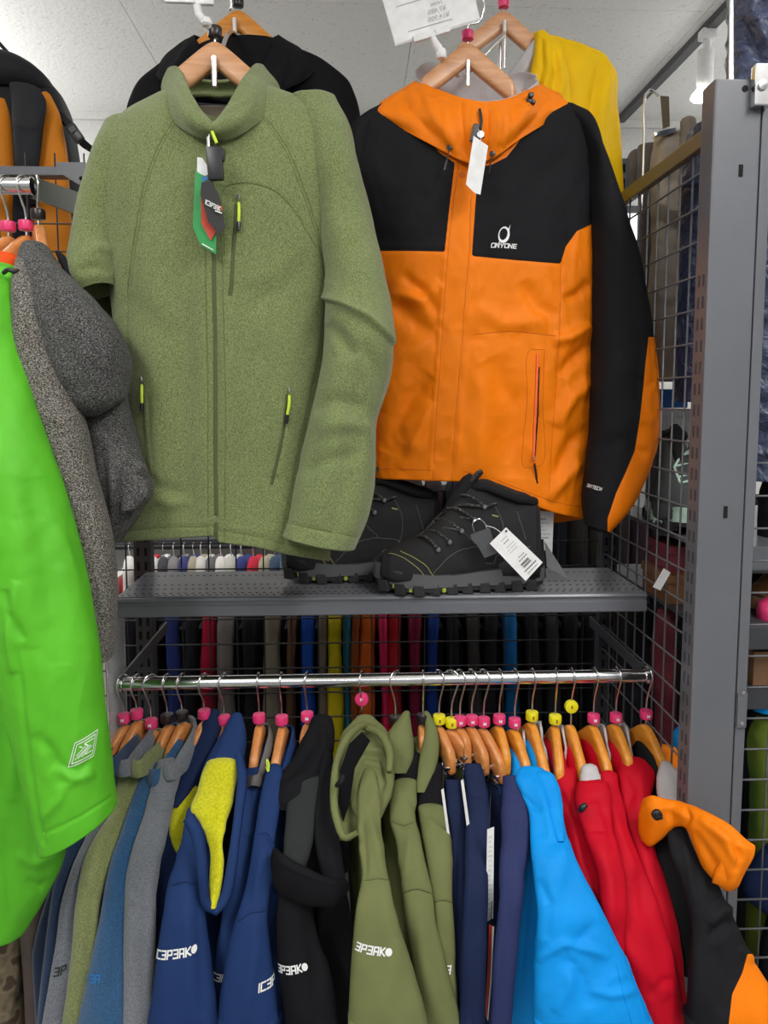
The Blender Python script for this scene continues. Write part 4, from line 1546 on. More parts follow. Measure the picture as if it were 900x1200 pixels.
# hood lying open as a collar, grey inside
hb = [(560, 192, 1.318), (604, 168, 1.322), (648, 134, 1.37), (644, 122, 1.46), (560, 130, 1.53), (480, 124, 1.46), (452, 136, 1.37), (520, 178, 1.322)]
hm = [(562, 150, 1.305), (606, 138, 1.315), (652, 122, 1.37), (644, 112, 1.455), (560, 124, 1.535), (480, 112, 1.455), (448, 128, 1.37), (522, 142, 1.315)]
ht = [(566, 121, 1.318), (598, 116, 1.33), (630, 102, 1.385), (624, 104, 1.45), (560, 120, 1.53), (496, 104, 1.45), (490, 98, 1.385), (532, 113, 1.33)]
hcr = [([(495, 105), (505, 130), (530, 172)], 5, 0.006), ([(470, 115), (488, 138), (515, 165)], 6, -0.006), ([(628, 108), (612, 135), (585, 170)], 6, 0.006), ([(640, 120), (618, 150), (590, 178)], 5, -0.006),
       ([(520, 125), (524, 150), (536, 182)], 4, 0.005), ([(540, 120), (543, 150), (546, 188)], 3, -0.004), ([(555, 124), (553, 150), (552, 190)], 3, 0.004), ([(572, 124), (572, 155), (568, 190)], 3, -0.006), ([(582, 122), (584, 150), (578, 185)], 4, 0.005), ([(600, 120), (602, 140), (592, 172)], 4, -0.004),
       ([(470, 118), (510, 118), (540, 124)], 3, 0.003), ([(590, 125), (620, 112), (650, 118)], 3, 0.003)]
OH = ring(hb, ht, 190, 46, mids=[hm], creases=hcr, noise=[(0.004, 30, 30, 18, 41, 'r'), (0.003, 45, 45, 30, 42, 'p')])
OH.emit('hood', M['orange'], oj, solid=0.003)
ib = [(562, 150, 1.36), (600, 140, 1.37), (624, 118, 1.40), (616, 112, 1.46), (560, 122, 1.49), (504, 112, 1.46), (496, 116, 1.40), (528, 140, 1.37)]
it = [(565, 119, 1.345), (600, 113, 1.35), (627, 96, 1.41), (612, 84, 1.47), (560, 90, 1.50), (508, 72, 1.47), (488, 90, 1.41), (524, 110, 1.35)]
IL = ring(ib, it, 110, 24, bulge=0.004, creases=[([(510, 90), (520, 110), (540, 125)], 4, 0.005), ([(590, 100), (600, 110), (590, 125)], 4, -0.005)], noise=[(0.010, 34, 34, 26, 44, 'r')])
IL.emit('hood_lining', M['lining_grey'], oj, label='pale grey mesh lining', solid=0.002)
# cord stoppers and toggles
tg = MB()
for (px, py, r_) in ((622, 112, 0.0052), (625, 120, 0.004), (618, 126, 0.0035)):
    p = P(px, py, 1.322)
    tg.lathe([(r_, 0.004), (r_, -0.003), (r_ * 0.6, -0.005), (0.0001, -0.005)], p, 16, 'Y')
tg.box(P(621, 119, 1.325), (0.014, 0.008, 0.008), Matrix.Rotation(0.3, 3, 'Y'), 0.002)
tg.build('cord_stopper', M['sec_black'], oj, True)
for (a, b, c2) in (((527, 172), (525, 182), (521, 200)), ((577, 180), (575, 190), (573, 204))):
    pa, na = O.at(*a)
    d_ = min(pa[1], 1.318) - 0.006
    MB().lathe([(0.0052, 0.003), (0.0052, -0.002), (0.0001, -0.003)], P(a[0], a[1], d_), 14, 'Y').build('eyelet', M['sec_black'], oj, True)
    MB().tube(smooth_path([P(a[0], a[1], d_ - 0.004), P(b[0], b[1], d_ - 0.006), P(c2[0], c2[1], d_ - 0.005)], 10), [0.0011] * 6 + [0.0024] * 4, 8).build('drawcord', M['sec_black'], oj, True)
# zip garage, security tag, paper tag
MB().tube(smooth_path([P(562, 128, 1.302), P(564, 140, 1.297), P(563, 152, 1.295)], 8), 0.0026, 8).build('zip_puller', M['sec_black'], oj, True)
MB().box(P(556, 156, 1.292), (0.010, 0.008, 0.030), Matrix.Rotation(0.25, 3, 'Y'), 0.002).build('security_pin', M['sec_grey'], oj, True)
MB().lathe([(0.006, 0.002), (0.008, 0.0), (0.006, -0.003), (0.0001, -0.003)], P(563, 158, 1.29), 16, 'Y').build('security_disc', M['chrome'], oj, True)
px_plate('price_tag', [(555, 159), (572, 171), (563, 228), (556, 226), (546, 216)], 1.272, 0.0005, 'card', oj, 0.06)
MB().tube(smooth_path([P(560, 150, 1.29), P(564, 160, 1.278), P(561, 172, 1.27)], 8), 0.0005, 5).build('tag_thread', M['white'], oj, True)
# inside back of the hem
loft([R((600, 588), (690, 590), 1.47, .02), R((610, 604), (688, 602), 1.47, .02), R((640, 612), (684, 606), 1.47, .018)], step=2.5).emit('back_hem', M['orange'], oj)
hanger(P(548, 52, 1.385), 0.04, 'wood_pale', 'cap_pink', None, 0.10, 0.03, 'beech wooden hanger with pink cap inside the orange jacket hood', 'display hangers', half=0.09)

# ================================================================== mustard jacket behind it
YD = 1.53
yj = thing('hooded_jacket', 'mustard yellow hooded rain jacket hanging behind the orange and black one', 'jacket', P(590, 560, YD))
yrow = [R((622, 46), (634, 42), YD, .016), R((618, 62), (664, 50), YD, .026), R((612, 78), (700, 62), YD, .034), R((604, 98), (716, 78), YD, .038), R((590, 140), (722, 130), YD, .042), R((540, 190), (726, 184), YD, .044), R((500, 250), (730, 250), YD, .044), R((470, 420), (700, 420), YD, .044), R((466, 556), (690, 560), YD, .04)]
loft(yrow, step=3, sup=2.5, creases=[([(704, 64), (694, 120), (690, 240)], 5, -0.008), ([(668, 60), (676, 110), (680, 180)], 12, 0.005), ([(716, 80), (706, 130), (704, 220)], 8, 0.008)], noise=[(0.005, 12, 12, 5, 51, 'p'), (0.004, 24, 24, 9, 52, 'r')]).emit('body', M['mustard'], yj)
yh = [R((627, 42), (640, 41), 1.50, .012), R((627, 58), (652, 50), 1.49, .02), R((622, 82), (662, 76), 1.48, .026), R((618, 112), (668, 108), 1.475, .026), R((626, 140), (672, 138), 1.475, .02)]
loft(yh, step=2, creases=[([(634, 42), (636, 75), (626, 115)], 3, -0.007), ([(640, 46), (644, 80), (634, 125)], 3, 0.007), ([(648, 52), (652, 85), (642, 125)], 3, -0.007), ([(654, 60), (660, 95), (652, 130)], 3, 0.006)], noise=[(0.003, 28, 28, 14, 53, 'r')]).emit('hood', M['mustard'], yj)
yl = [R((618, 58), (630, 46), 1.505, .01), R((600, 82), (630, 70), 1.51, .016), R((584, 104), (630, 98), 1.51, .018), R((570, 130), (640, 130), 1.51, .018)]
loft(yl, step=2, creases=[([(626, 60), (610, 90), (590, 112)], 4, 0.006)], noise=[(0.005, 34, 34, 18, 55, 'r')]).emit('hood_lining', M['lining_grey'], yj, label='pale grey lining')
hanger(P(590, 14, 1.52), 0.05, 'wood_pale', 'cap_pink', None, 0.10, 0.026, 'beech wooden hanger with pink cap carrying the mustard jacket', 'display hangers', half=0.10)

# ================================================================== price card clipped above the orange hanger
pc = thing('price_card', 'white price card tilted in a clear clip above the orange jacket hanger', 'sign', P(530, 90, 1.36))
CDp = 1.34
cpts = [(446, -8), (464, 52), (562, 22), (548, -34)]
px_plate('card', cpts, CDp, 0.0012, 'card', pc)
px_plate('clear_sleeve', [(445, -10), (463.5, 54), (563, 24), (549, -36)], CDp + 0.0014, 0.0012, 'plastic_white', pc)
ang = math.atan2(30, 98)
for txt, px, py, s in (('¥7,480', 512, 12, 0.012), ('¥14,900', 514, 20, 0.012), ('NOW', 511, 4, 0.008)):
    v2, f2 = text_mesh(txt, s, 0.0002)
    c0 = P(px, py, CDp - 0.0008)
    ca, sa = math.cos(ang), math.sin(ang)
    mesh_obj('card_print', [(c0[0] + (-x) * ca - y * sa * 0, c0[1], c0[2] + (-x) * sa + y) for x, y in v2], f2, M['print_grey'], pc, False)
ln = MB()
for (a, b) in (((464, 8), (500, -3)), ((478, 37), (530, 22))):
    p_, q_ = P(a[0], a[1], CDp - 0.0008), P(b[0], b[1], CDp - 0.0008)
    ln.tube([p_, q_], 0.0006, 4)
ln.build('card_rule', M['print_grey'], pc)
cp = MB()
for (px, py) in ((492, 44), (518, 36)):
    cp.box(P(px, py, CDp - 0.003), (0.024, 0.008, 0.012), Matrix.Rotation(-0.3, 3, 'Y'), 0.002)
cp.box(P(508, 41, CDp - 0.002), (0.062, 0.006, 0.006), Matrix.Rotation(-0.3, 3, 'Y'), 0.002)
cp.build('clip_bar', M['plastic_white'], pc, True)
am = MB()
am.tube(smooth_path([P(507, 44, CDp), P(512, 54, CDp), P(516, 60, CDp)], 6), [0.006, 0.006, 0.007, 0.007, 0.008, 0.006], 12)
am.lathe([(0.007, -0.008), (0.009, -0.004), (0.009, 0.004), (0.007, 0.008)], P(517, 63, CDp), 14, 'Z')
am.tube([P(517, 62, CDp + 0.02), P(522, 72, CDp + 0.06), P(529, 80, CDp + 0.085), P(537, 88, CDp + 0.11)], [0.006, 0.007, 0.006, 0.005], 12)
am.build('clip_arm', M['plastic_white'], pc, True)
pc2 = thing('sign_clip', 'clear plastic sign clip above the olive fleece hanger, cut by the top edge', 'clip', P(246, 34, 1.2))
ca2 = MB()
ca2.box(P(222, 0, 1.19), (0.075, 0.006, 0.010), None, 0.002)
ca2.box(P(240, 3, 1.19), (0.028, 0.008, 0.008), None, 0.002)
ca2.build('clip_bar', M['plastic_white'], pc2, True)
am = MB()
am.tube(smooth_path([P(231, 6, 1.19), P(234, 18, 1.19), P(241, 26, 1.19), P(247, 32, 1.195), P(251, 38, 1.2)], 14), 0.0058, 12)
am.lathe([(0.006, -0.006), (0.0085, -0.003), (0.0085, 0.003), (0.006, 0.006)], P(242, 26, 1.19), 14, 'Z')
am.build('clip_arm', M['plastic_white'], pc2, True)
# ================================================================== hiking boots on the shelf
ZS = sz
HX = P(634, 685, 1.30)[0]


def boot_xyz(u, y, z):
    """u metres back from the toe, y to the medial side, z above the shelf -> world"""
    L = 0.297
    a = 0.10
    X = HX - (L - u)
    return (X + math.sin(a) * y, 1.297 + math.cos(a) * y - (L - u) * math.sin(a) * 0.8 + 0.012, ZS + z)


st = [(0.000, 0.050, 0.006), (0.004, 0.062, 0.024), (0.016, 0.076, 0.038), (0.040, 0.086, 0.047), (0.066, 0.094, 0.050), (0.09, 0.110, 0.050), (0.115, 0.135, 0.047), (0.14, 0.164, 0.043), (0.165, 0.188, 0.041), (0.185, 0.197, 0.040), (0.215, 0.190, 0.040), (0.25, 0.176, 0.039), (0.276, 0.165, 0.036), (0.288, 0.150, 0.030), (0.296, 0.100, 0.014), (0.297, 0.06, 0.006)]
u_ = np.array([s[0] for s in st])
un = np.concatenate((np.linspace(0, 0.03, 14)[:-1], np.linspace(0.03, 0.27, 66)[:-1], np.linspace(0.27, 0.297, 16)))
ztop_ = pchip(u_, np.array([s[1] for s in st]), un)
hw_ = pchip(u_, np.array([s[2] for s in st]), un)
nfb, nbb = 56, 10
V = np.zeros((len(un), nfb + nbb, 3))
for i, u in enumerate(un):
    zb = 0.022 + 0.012 * max(0, 1 - u / 0.06) ** 2
    sh_ = min(1.0, max(0.0, (u - 0.09) / 0.06))
    for j in range(nfb):
        th = math.pi * (0.02 + 0.96 * j / (nfb - 1))
        c, s = math.cos(th), math.sin(th)
        p = 2 / (2.3 + 0.9 * sh_)
        h = abs(s) ** p
        yv = -math.copysign(abs(c) ** p, c) * hw_[i] * (1 - 0.22 * sh_ * h) * (1 + 0.06 * math.sin(math.pi * h))
        V[i, j] = boot_xyz(u, yv, zb + (ztop_[i] - zb) * h)
    for j in range(nbb):
        V[i, nfb + j] = boot_xyz(u, hw_[i] * (1 - 2 * (j + 0.5) / nbb), zb - 0.001)
BU = Surf(V, 44)
BU.displace([([(470, 640), (500, 652), (540, 652)], 8, 0.0015), ([(520, 640), (560, 648), (600, 640)], 9, -0.002), ([(560, 620), (590, 618), (620, 612)], 6, 0.002), ([(545, 600), (580, 604), (615, 596)], 5, -0.002), ([(455, 642), (475, 650), (500, 668)], 3, -0.0012, 's')], [(0.0016, 30, 30, 30, 61, 'p')])
bt = thing('hiking_boot', 'black lace-up hiking boot with white paper tag, nearest the shelf edge', 'boot', boot_xyz(0.15, 0, 0), 'hiking boots on the shelf')
BU.add_end(0, 'cap')
BU.add_end(-1, 'cap')
BU.emit('upper', M['boot'], bt)


def sole_ring(grow, zlo, zhi, du=0.0):
    """closed outline of the sole between two heights"""
    n = 90
    v, f = [], []
    for k in range(n):
        an = 2 * math.pi * k / n
        u = 0.1485 - (0.1525 + grow) * math.copysign(abs(math.cos(an)) ** 0.75, math.cos(an))
        uu = min(max(u, 0.0), 0.297)
        w = pchip(np.array([0, 0.03, 0.07, 0.13, 0.18, 0.25, 0.297]), np.array([0.036, 0.045, 0.051, 0.044, 0.040, 0.040, 0.032]), np.array([uu]))[0]
        y = math.copysign(abs(math.sin(an)) ** 0.62, math.sin(an)) * (w + grow)
        tip = 0.014 * max(0, 1 - uu / 0.07) ** 2
        wave = 0.004 * math.sin(uu / 0.297 * 2 * math.pi * 1.5 + 0.6)
        for z in (zlo + tip, zhi + tip * 1.2 + wave):
            v.append(boot_xyz(u, y, z))
    for k in range(n):
        a, b = 2 * k, 2 * ((k + 1) % n)
        f.append((a, b, b + 1, a + 1))
    f.append(tuple(2 * k for k in range(n))[::-1])
    f.append(tuple(2 * k + 1 for k in range(n)))
    return v, f


MB().add(*sole_ring(0.004, 0.014, 0.038)).build('midsole', M['boot_rubber'], bt, True)
MB().add(*sole_ring(0.0015, 0.0335, 0.0405)).build('rand', M['boot_rubber_dark'], bt, True)
MB().add(*sole_ring(0.0015, 0.006, 0.016)).build('outsole', M['boot_rubber_dark'], bt, True)
lug0 = None
lm = MB()
v_ = [(-0.0105, -0.013, 0.0), (0.0095, -0.013, 0.0), (0.0095, 0.013, 0.0), (-0.0105, 0.013, 0.0), (-0.0125, -0.0125, 0.020), (0.006, -0.0125, 0.020), (0.006, 0.0125, 0.020), (-0.0125, 0.0125, 0.020)]
lm.add(v_, [(0, 3, 2, 1), (4, 5, 6, 7), (0, 1, 5, 4), (1, 2, 6, 5), (2, 3, 7, 6), (3, 0, 4, 7)])
for k in range(10):
    u = 0.016 + k * 0.0292
    w = float(np.interp(u, [0, 0.03, 0.07, 0.13, 0.18, 0.25, 0.297], [0.032, 0.043, 0.051, 0.045, 0.042, 0.041, 0.032]))
    tip = 0.014 * max(0, 1 - u / 0.07) ** 2
    for s_ in (-1, 1):
        c_ = np.array(boot_xyz(u, s_ * (w - 0.010), 0.0 + tip)) - base_of(bt)
        if lug0 is None:
            lug0 = mesh_obj('lug', np.array(lm.v) + base_of(bt), lm.f, M['boot_rubber_dark'], bt, False)
            bv = lug0.modifiers.new('soft', 'BEVEL')
            bv.width = 0.002
            bv.segments = 2
            o = lug0
        else:
            o = dup(lug0, None, bt)
        o.location = tuple(c_)
        o.rotation_euler = (0, 0, -0.1 + (0.35 * s_ if u < 0.06 else 0.12 * s_ * (1 if k % 2 else -1)))
        if s_ < 0 and k in (0, 1, 3):
            MB().box(boot_xyz(u + 0.0135, -(w - 0.008), 0.009 + tip), (0.007, 0.02, 0.008), None, 0.002).build('lime_lug', M['boot_lime'], bt, True)
# heel stabiliser and toe bumper
hc = Surf(np.array([[np.array(boot_xyz(u, y, z)) for (y, z) in [(-w - 0.0035, 0.03), (-w - 0.004, 0.045), (-w - 0.002, hgt), (-w + 0.012, hgt + 0.001), (-w + 0.012, 0.03)]] for u, w, hgt in ((0.215, 0.0385, 0.05), (0.235, 0.0395, 0.062), (0.26, 0.0385, 0.060), (0.282, 0.0325, 0.064), (0.296, 0.016, 0.066))]), 4)
hc.emit('heel_counter', M['boot_rubber_dark'], bt)
tb = MB()
rows_ = []
for an in np.linspace(-1.45, 1.45, 25):
    w = 0.050
    u = 0.052 - 0.0545 * math.cos(an)
    y = w * math.sin(an) * 1.0
    tip = 0.014 * max(0, 1 - max(u, 0) / 0.07) ** 2
    hgt = 0.060 - 0.016 * (abs(an) / 1.45) ** 2
    rows_.append([boot_xyz(u + 0.002, y * 0.97, 0.028 + tip), boot_xyz(u - 0.001, y * 1.01, 0.042 + tip * 0.5), boot_xyz(u + 0.006, y * 0.94, hgt), boot_xyz(u + 0.012, y * 0.86, hgt - 0.002), boot_xyz(u + 0.014, y * 0.84, 0.028 + tip)])
Surf(np.array(rows_), 4).emit('toe_bumper', M['boot_rubber_dark'], bt)
sm_ = MB()
um_ = MB()
for l in ([(444, 646), (462, 644), (482, 652), (500, 664), (508, 675)], [(443, 650), (460, 649), (478, 657), (492, 668), (497, 675)]):
    BU.tube(sm_, l, 0.0007, 0.0006)
for l in ([(508, 672), (530, 650), (560, 640), (600, 648), (622, 640)], [(560, 566), (578, 590), (590, 620), (584, 650), (570, 668)], [(522, 604), (548, 628), (560, 640)], [(596, 576), (606, 600), (616, 632)]):
    BU.tube(um_, l, 0.0007, 0.0004)
um_.build('panel_seam', M['boot_rubber'], bt, True)
sm_.build('stitching', M['boot_stitch'], bt, True)
# tongue, pull tab, collar, laces, eyelets
tn = MB()
tn.tube(smooth_path([boot_xyz(0.120, -0.003, 0.134), boot_xyz(0.142, -0.003, 0.166), boot_xyz(0.160, -0.003, 0.191), boot_xyz(0.170, -0.002, 0.203)], 20), np.interp(np.linspace(0, 1, 20), [0, 0.4, 0.85, 1], [0.008, 0.013, 0.014, 0.009]), 14)
tn.build('tongue', M['boot_mesh'], bt, True)
MB().tube(smooth_path([boot_xyz(0.166, -0.016, 0.196), boot_xyz(0.172, -0.020, 0.206), boot_xyz(0.181, -0.020, 0.214), boot_xyz(0.184, -0.014, 0.211), boot_xyz(0.176, -0.006, 0.199)], 16), 0.0034, 8).build('pull_tab', M['lace'], bt, True)
cl_ = []
for an in np.linspace(0, 2 * math.pi, 40, endpoint=False):
    u = 0.225 - 0.058 * math.cos(an)
    cl_.append(boot_xyz(u, 0.029 * math.sin(an), float(np.interp(u, un, ztop_)) - 0.006 - 0.006 * abs(math.sin(an))))
MB().tube(cl_, 0.0085, 10, closed=True).build('padded_collar', M['boot_mesh'], bt, True)
MB().plate([np.array(q) + (0, 0, 0.005) for q in cl_], 0.002, (0, 0, 1)).build('lining', M['boot_inner'], bt)
eye = [(570, 579), (567, 594), (556, 609), (541, 622), (527, 635), (513, 644)]
med = [(548, 570), (538, 582), (526, 598), (512, 611), (499, 625), (489, 632)]
for (px, py) in eye:
    p, n = BU.at(px, py)
    e = MB()
    e.lathe([(0.0042, 0.0008), (0.0042, -0.0008), (0.0022, -0.0022), (0.0022, -0.0055), (0.0034, -0.0065), (0.0001, -0.0075)], p + n * 0.0008, 12, 'Y')
    e.build('lace_hook', M['wire'], bt, True)
lc = MB()
for k in range(1, 6):
    a, na = BU.at(*eye[k])
    b, nb = BU.at(*med[k])
    mid = (a + b) / 2 + (na + nb) * 0.006 + np.array((0, -0.006, 0.006))
    lc.tube(smooth_path([a + na * 0.005, mid + (na + nb) * 0.001, b + nb * 0.005], 12), 0.0025, 7)
    if k < 5:
        c_, nc_ = BU.at(*med[k + 1])
        lc.tube(smooth_path([b + nb * 0.003, (b + c_) / 2 + nb * 0.004, c_ + nc_ * 0.003], 8), 0.0025, 7)
        d_, nd = BU.at(*eye[k - 1])
        mid = (b + d_) / 2 + (nb + nd) * 0.006 + np.array((0, -0.007, 0.004))
        lc.tube(smooth_path([b + nb * 0.002, mid, d_ + nd * 0.003], 12), 0.0025, 7)
pts = []
for q, l in (((567, 594), 0.004), ((575, 592), 0.007), ((588, 590), 0.007), ((602, 586), 0.006), ((611, 583), 0.004)):
    p, n = BU.at(*q)
    pts.append(p + n * l)
lc.tube(smooth_path(pts, 20), 0.0022, 7)
lc.build('laces', M['lace'], bt, True)
wl = MB()
BU.ribbon(wl, [(576, 604), (584, 606)], 0.0028, 0.0012, 2)
wl.build('fabric_label', M['boot_stitch'], bt, True, 'small yellowish woven label')
# copy for its mate before the tags go on
dup_tree(bt, np.array(bt.location) + (-0.172, 0.092, 0.0), label='black lace-up hiking boot partly hidden behind the olive fleece sleeve')
gs = MB()
gp = [(551, 627), (574, 619), (578, 633), (583, 648), (568, 654), (560, 640), (553, 633)]
px_plate('security_tag', gp, 1.232, 0.007, 'sec_grey', bt)
MB().tube(smooth_path([P(556, 623, 1.236), P(554, 613, 1.236), P(561, 608, 1.236), P(568, 613, 1.238), P(571, 620, 1.236)], 16), 0.0011, 6).build('security_loop', M['chrome'], bt, True)
wp = [(593, 618), (636, 659), (616, 681), (574, 637)]
px_plate('price_tag', wp, 1.222, 0.0005, 'card', bt)
MB().tube(smooth_path([P(570, 616, 1.235), P(580, 619, 1.228), P(587, 624, 1.221)], 8), 0.0006, 5).build('tag_thread', M['white'], bt, True)
pr = MB()
A_, B_, D_ = np.array((593, 618)), np.array((636, 659)), np.array((574, 637))


def tagline(s0, s1, t0, wd=0.0008):
    q0 = A_ + (B_ - A_) * t0 + (D_ - A_) * s0
    q1 = A_ + (B_ - A_) * t0 + (D_ - A_) * s1
    pr.tube([P(*q0, 1.2215), P(*q1, 1.2215)], wd / 2, 4)


rnd = random.Random(4)
for t0, s0, s1, wd in ((0.13, 0.25, 0.6, 0.0008), (0.2, 0.3, 0.62, 0.0012), (0.3, 0.2, 0.66, 0.0006), (0.36, 0.2, 0.7, 0.0006), (0.42, 0.25, 0.68, 0.0006), (0.6, 0.25, 0.6, 0.0012), (0.66, 0.22, 0.7, 0.0014), (0.88, 0.15, 0.85, 0.002), (0.95, 0.2, 0.8, 0.0012)):
    s = s0
    while s < s1:
        e = min(s1, s + rnd.uniform(0.03, 0.09))
        tagline(s, e, t0, wd)
        s = e + 0.025
for k in range(9):
    tagline(0.3 + 0.05 * k, 0.3 + 0.05 * k + 0.022, 0.74, 0.0042)
    tagline(0.3 + 0.05 * k, 0.3 + 0.05 * k + 0.018, 0.80, 0.0042)
tagline(0.06, 0.16, 0.055, 0.003)
pr.build('tag_print', M['print_black'], bt)

pt = thing('paper_tag', 'upright white paper price tag hanging behind the heel of the near boot', 'tag', P(635, 625, 1.375))
tpts = [(620, 598), (649, 600), (647, 650), (620, 634)]
px_plate('card', tpts, 1.375, 0.0006, 'card', pt)
pr = MB()
for y, x0_, x1_, wd in ((608, 622, 640, 0.0014), (613, 623, 644, 0.0008), (617, 624, 635, 0.0016), (621, 624, 640, 0.0007), (626, 625, 645, 0.0007), (630, 626, 643, 0.0014)):
    x = x0_
    while x < x1_:
        e = min(x1_, x + rnd.uniform(1.5, 4))
        pr.tube([P(x, y, 1.3735), P(e, y + 0.1, 1.3735)], wd / 2, 4)
        x = e + 1.2
pr.tube([P(628, 602, 1.3735), P(628, 603.5, 1.3735)], 0.0008, 4)
pr.build('tag_print', M['print_black'], pt)
MB().tube([P(628, 600, 1.374), P(627, 585, 1.38)], 0.0005, 5).build('tag_thread', M['white'], pt)
fc = thing('folded_card', 'black folded card standing on the shelf beside the boot heel', 'card', P(640, 676, 1.30))
a, b, c_, d_ = P(626, 632, 1.345), P(637, 632, 1.335), P(640, 677, 1.315), P(620, 675, 1.33)
MB().plate([a, b, c_, d_], 0.0006, (0, 1, 0)).build('flap', M['tag_black'], fc)
MB().plate([P(638, 634, 1.336), P(667, 679, 1.31), P(641, 665, 1.318)], 0.0006, (0, 1, 0)).build('flap', M['sec_grey'], fc)

# ================================================================== the rack of garments
RP = [840, 895, 950, 1000, 1060, 1200]
RD = [1.235, 1.19, 1.125, 1.07, 1.03, 0.99]


def dfun(y, off=0.0):
    return float(np.interp(y, RP, RD)) + off


def rrow(y, xl, xr, off=0.0, k=0.36, dyl=0.0, dyr=0.0):
    d = dfun(y, off)
    return R((xl, y + dyl), (xr, y + dyr), d, max(0.008, min(0.042, k * (xr - xl) * d / FPX)))


def piece(parent, name, mat, rows, off=0.0, k=0.36, creases=(), noise=None, step=2.4, label=None, top='cap', end='in', sup=2.2, regions=None):
    rr = [rrow(r[0], r[1], r[2], off, k, *(r[3:5] if len(r) > 3 else ())) for r in rows]
    nz = noise if noise is not None else [(0.0035, 15, 15, 6, sum(map(ord, name)) % 50 + rows[0][1] * 0.1, 'p'), (0.003, 26, 26, 12, rows[0][1] * 0.2, 'r')]
    S = loft(rr, step=step, sup=sup, creases=creases, noise=nz, top=top, end=end)
    if regions:
        S.emit_regions(regions, (name, M[mat]), parent)
    else:
        S.emit(name, M[mat], parent, label)
    return S


def body(parent, mat, apex, near_px, near_y, off=0.0, length=0.62, hd=0.155):
    """the flat hanging trunk of a garment, seen edge-on behind its sleeve"""
    A = P(apex[0], apex[1], RY)
    N = P(near_px, near_y, dfun(near_y, off) + 0.03)
    rows = [(-0.035, 0.045, 0.012), (-0.06, 0.08, 0.017), (-0.10, 0.12, 0.02), (-0.15, 0.15, 0.022), (-0.20, hd, 0.022), (-0.35, hd, 0.022), (-length, hd, 0.022)]
    z = np.array([r[0] for r in rows])
    zn = np.linspace(z[0], z[-1], 40)
    hdn = pchip(-z, np.array([r[1] for r in rows]), -zn)
    htn = pchip(-z, np.array([r[2] for r in rows]), -zn)
    n = 36
    V = np.zeros((40, n, 3))
    for i in range(40):
        for j in range(n):
            an = 2 * math.pi * j / n
            dy = -math.copysign(abs(math.sin(an)) ** 0.8, math.sin(an)) * hdn[i]
            dx = -math.copysign(abs(math.cos(an)) ** 0.8, math.cos(an)) * htn[i]
            V[i, j] = (A[0] + dx + (N[0] - A[0]) * (dy / (N[1] - RY)) * min(1, 0.5 + 2.5 * abs(zn[i])), RY + dy, A[2] + zn[i] - 0.10 * (abs(dy) / hd) ** 2 * (1 if zn[i] > -0.4 else 0.3))
    S = Surf(V, n // 2)
    S.displace((), [(0.005, 10, 10, 5, apex[0], 'p')])
    S.add_end(0, 'cap')
    S.add_end(-1, 'in')
    S.emit('trunk', M[mat], parent)


def neck(parent, mat, apex, near, s=1, name='collar', rise=0, wide=1.0, solid=0.004, low=38, ny=5, lf=1.0, nd=0.0):
    ax, ay = apex
    hx, hy = near
    w = wide
    t = [(hx, hy + ny, 1.165 + nd), (hx + s * 8 * w, hy - 11 + ny, 1.185 + nd), (ax + s * 13 * w, ay + 8 - rise, 1.245), (ax + s * 6, ay - 1 - rise, 1.30), (ax - s * 5 * w * lf, ay + 16, 1.265), (hx - s * 5 * w * lf, hy - 7 + ny, 1.19)]
    b = [(hx - s * 1, hy + low * 0.6, 1.15 + nd), (hx + s * 9 * w, hy + low * 0.5, 1.17 + nd), (ax + s * 16 * w, ay + low, 1.24), (ax + s * 7, ay + low - 6, 1.31), (ax - s * 7 * w, ay + low + 8, 1.265), (hx - s * 7 * w, hy + low * 0.5, 1.18)]
    S = ring(b, t, 64, 16, bulge=0.004, noise=[(0.003, 30, 30, 25, hx, 'p')])
    S.emit(name, M[mat], parent, solid=solid)
    return S


GR = 'garments on the chrome rail'


def rack_hanger(rail_x, apex, cap_mat, letter, label, near, wood_='wood_mid', cap='band', clips=False, d=RY, cap_z=0.006):
    """the visible arm runs from the apex to the pixel where it enters the garment"""
    a = P(apex[0], apex[1], d)
    a[0] = 0.75 * a[0] + 0.25 * P(rail_x, 797, RY)[0]
    best = None
    for xe in np.linspace(0.02, 0.13, 45):
        for yaw in np.linspace(-0.9, 0.9, 61):
            q = a + np.array((xe * math.sin(yaw), -xe * math.cos(yaw), -0.150 * (xe / 0.19) ** 0.92 - 0.018))
            u = proj(q)
            e = (u[0] - near[0]) ** 2 + (u[1] - near[1]) ** 2 + 20 * yaw * yaw
            if best is None or e < best[0]:
                best = (e, xe, yaw)
    _, xe, yaw = best
    top = rz_ + RR + 0.0017
    half = round(xe + (0.012 if not clips else 0.004), 2)
    return hanger(a, -math.pi / 2 + yaw, wood_, cap_mat, letter, top - a[2] + 0.0017, RR + 0.003, label, 'hangers on the chrome rail', cap, half=half, clips=clips, cap_z=cap_z)


def garment(name, label, cat, apex):
    return thing(name, label, cat, P(apex[0], 1180, 1.2), GR)


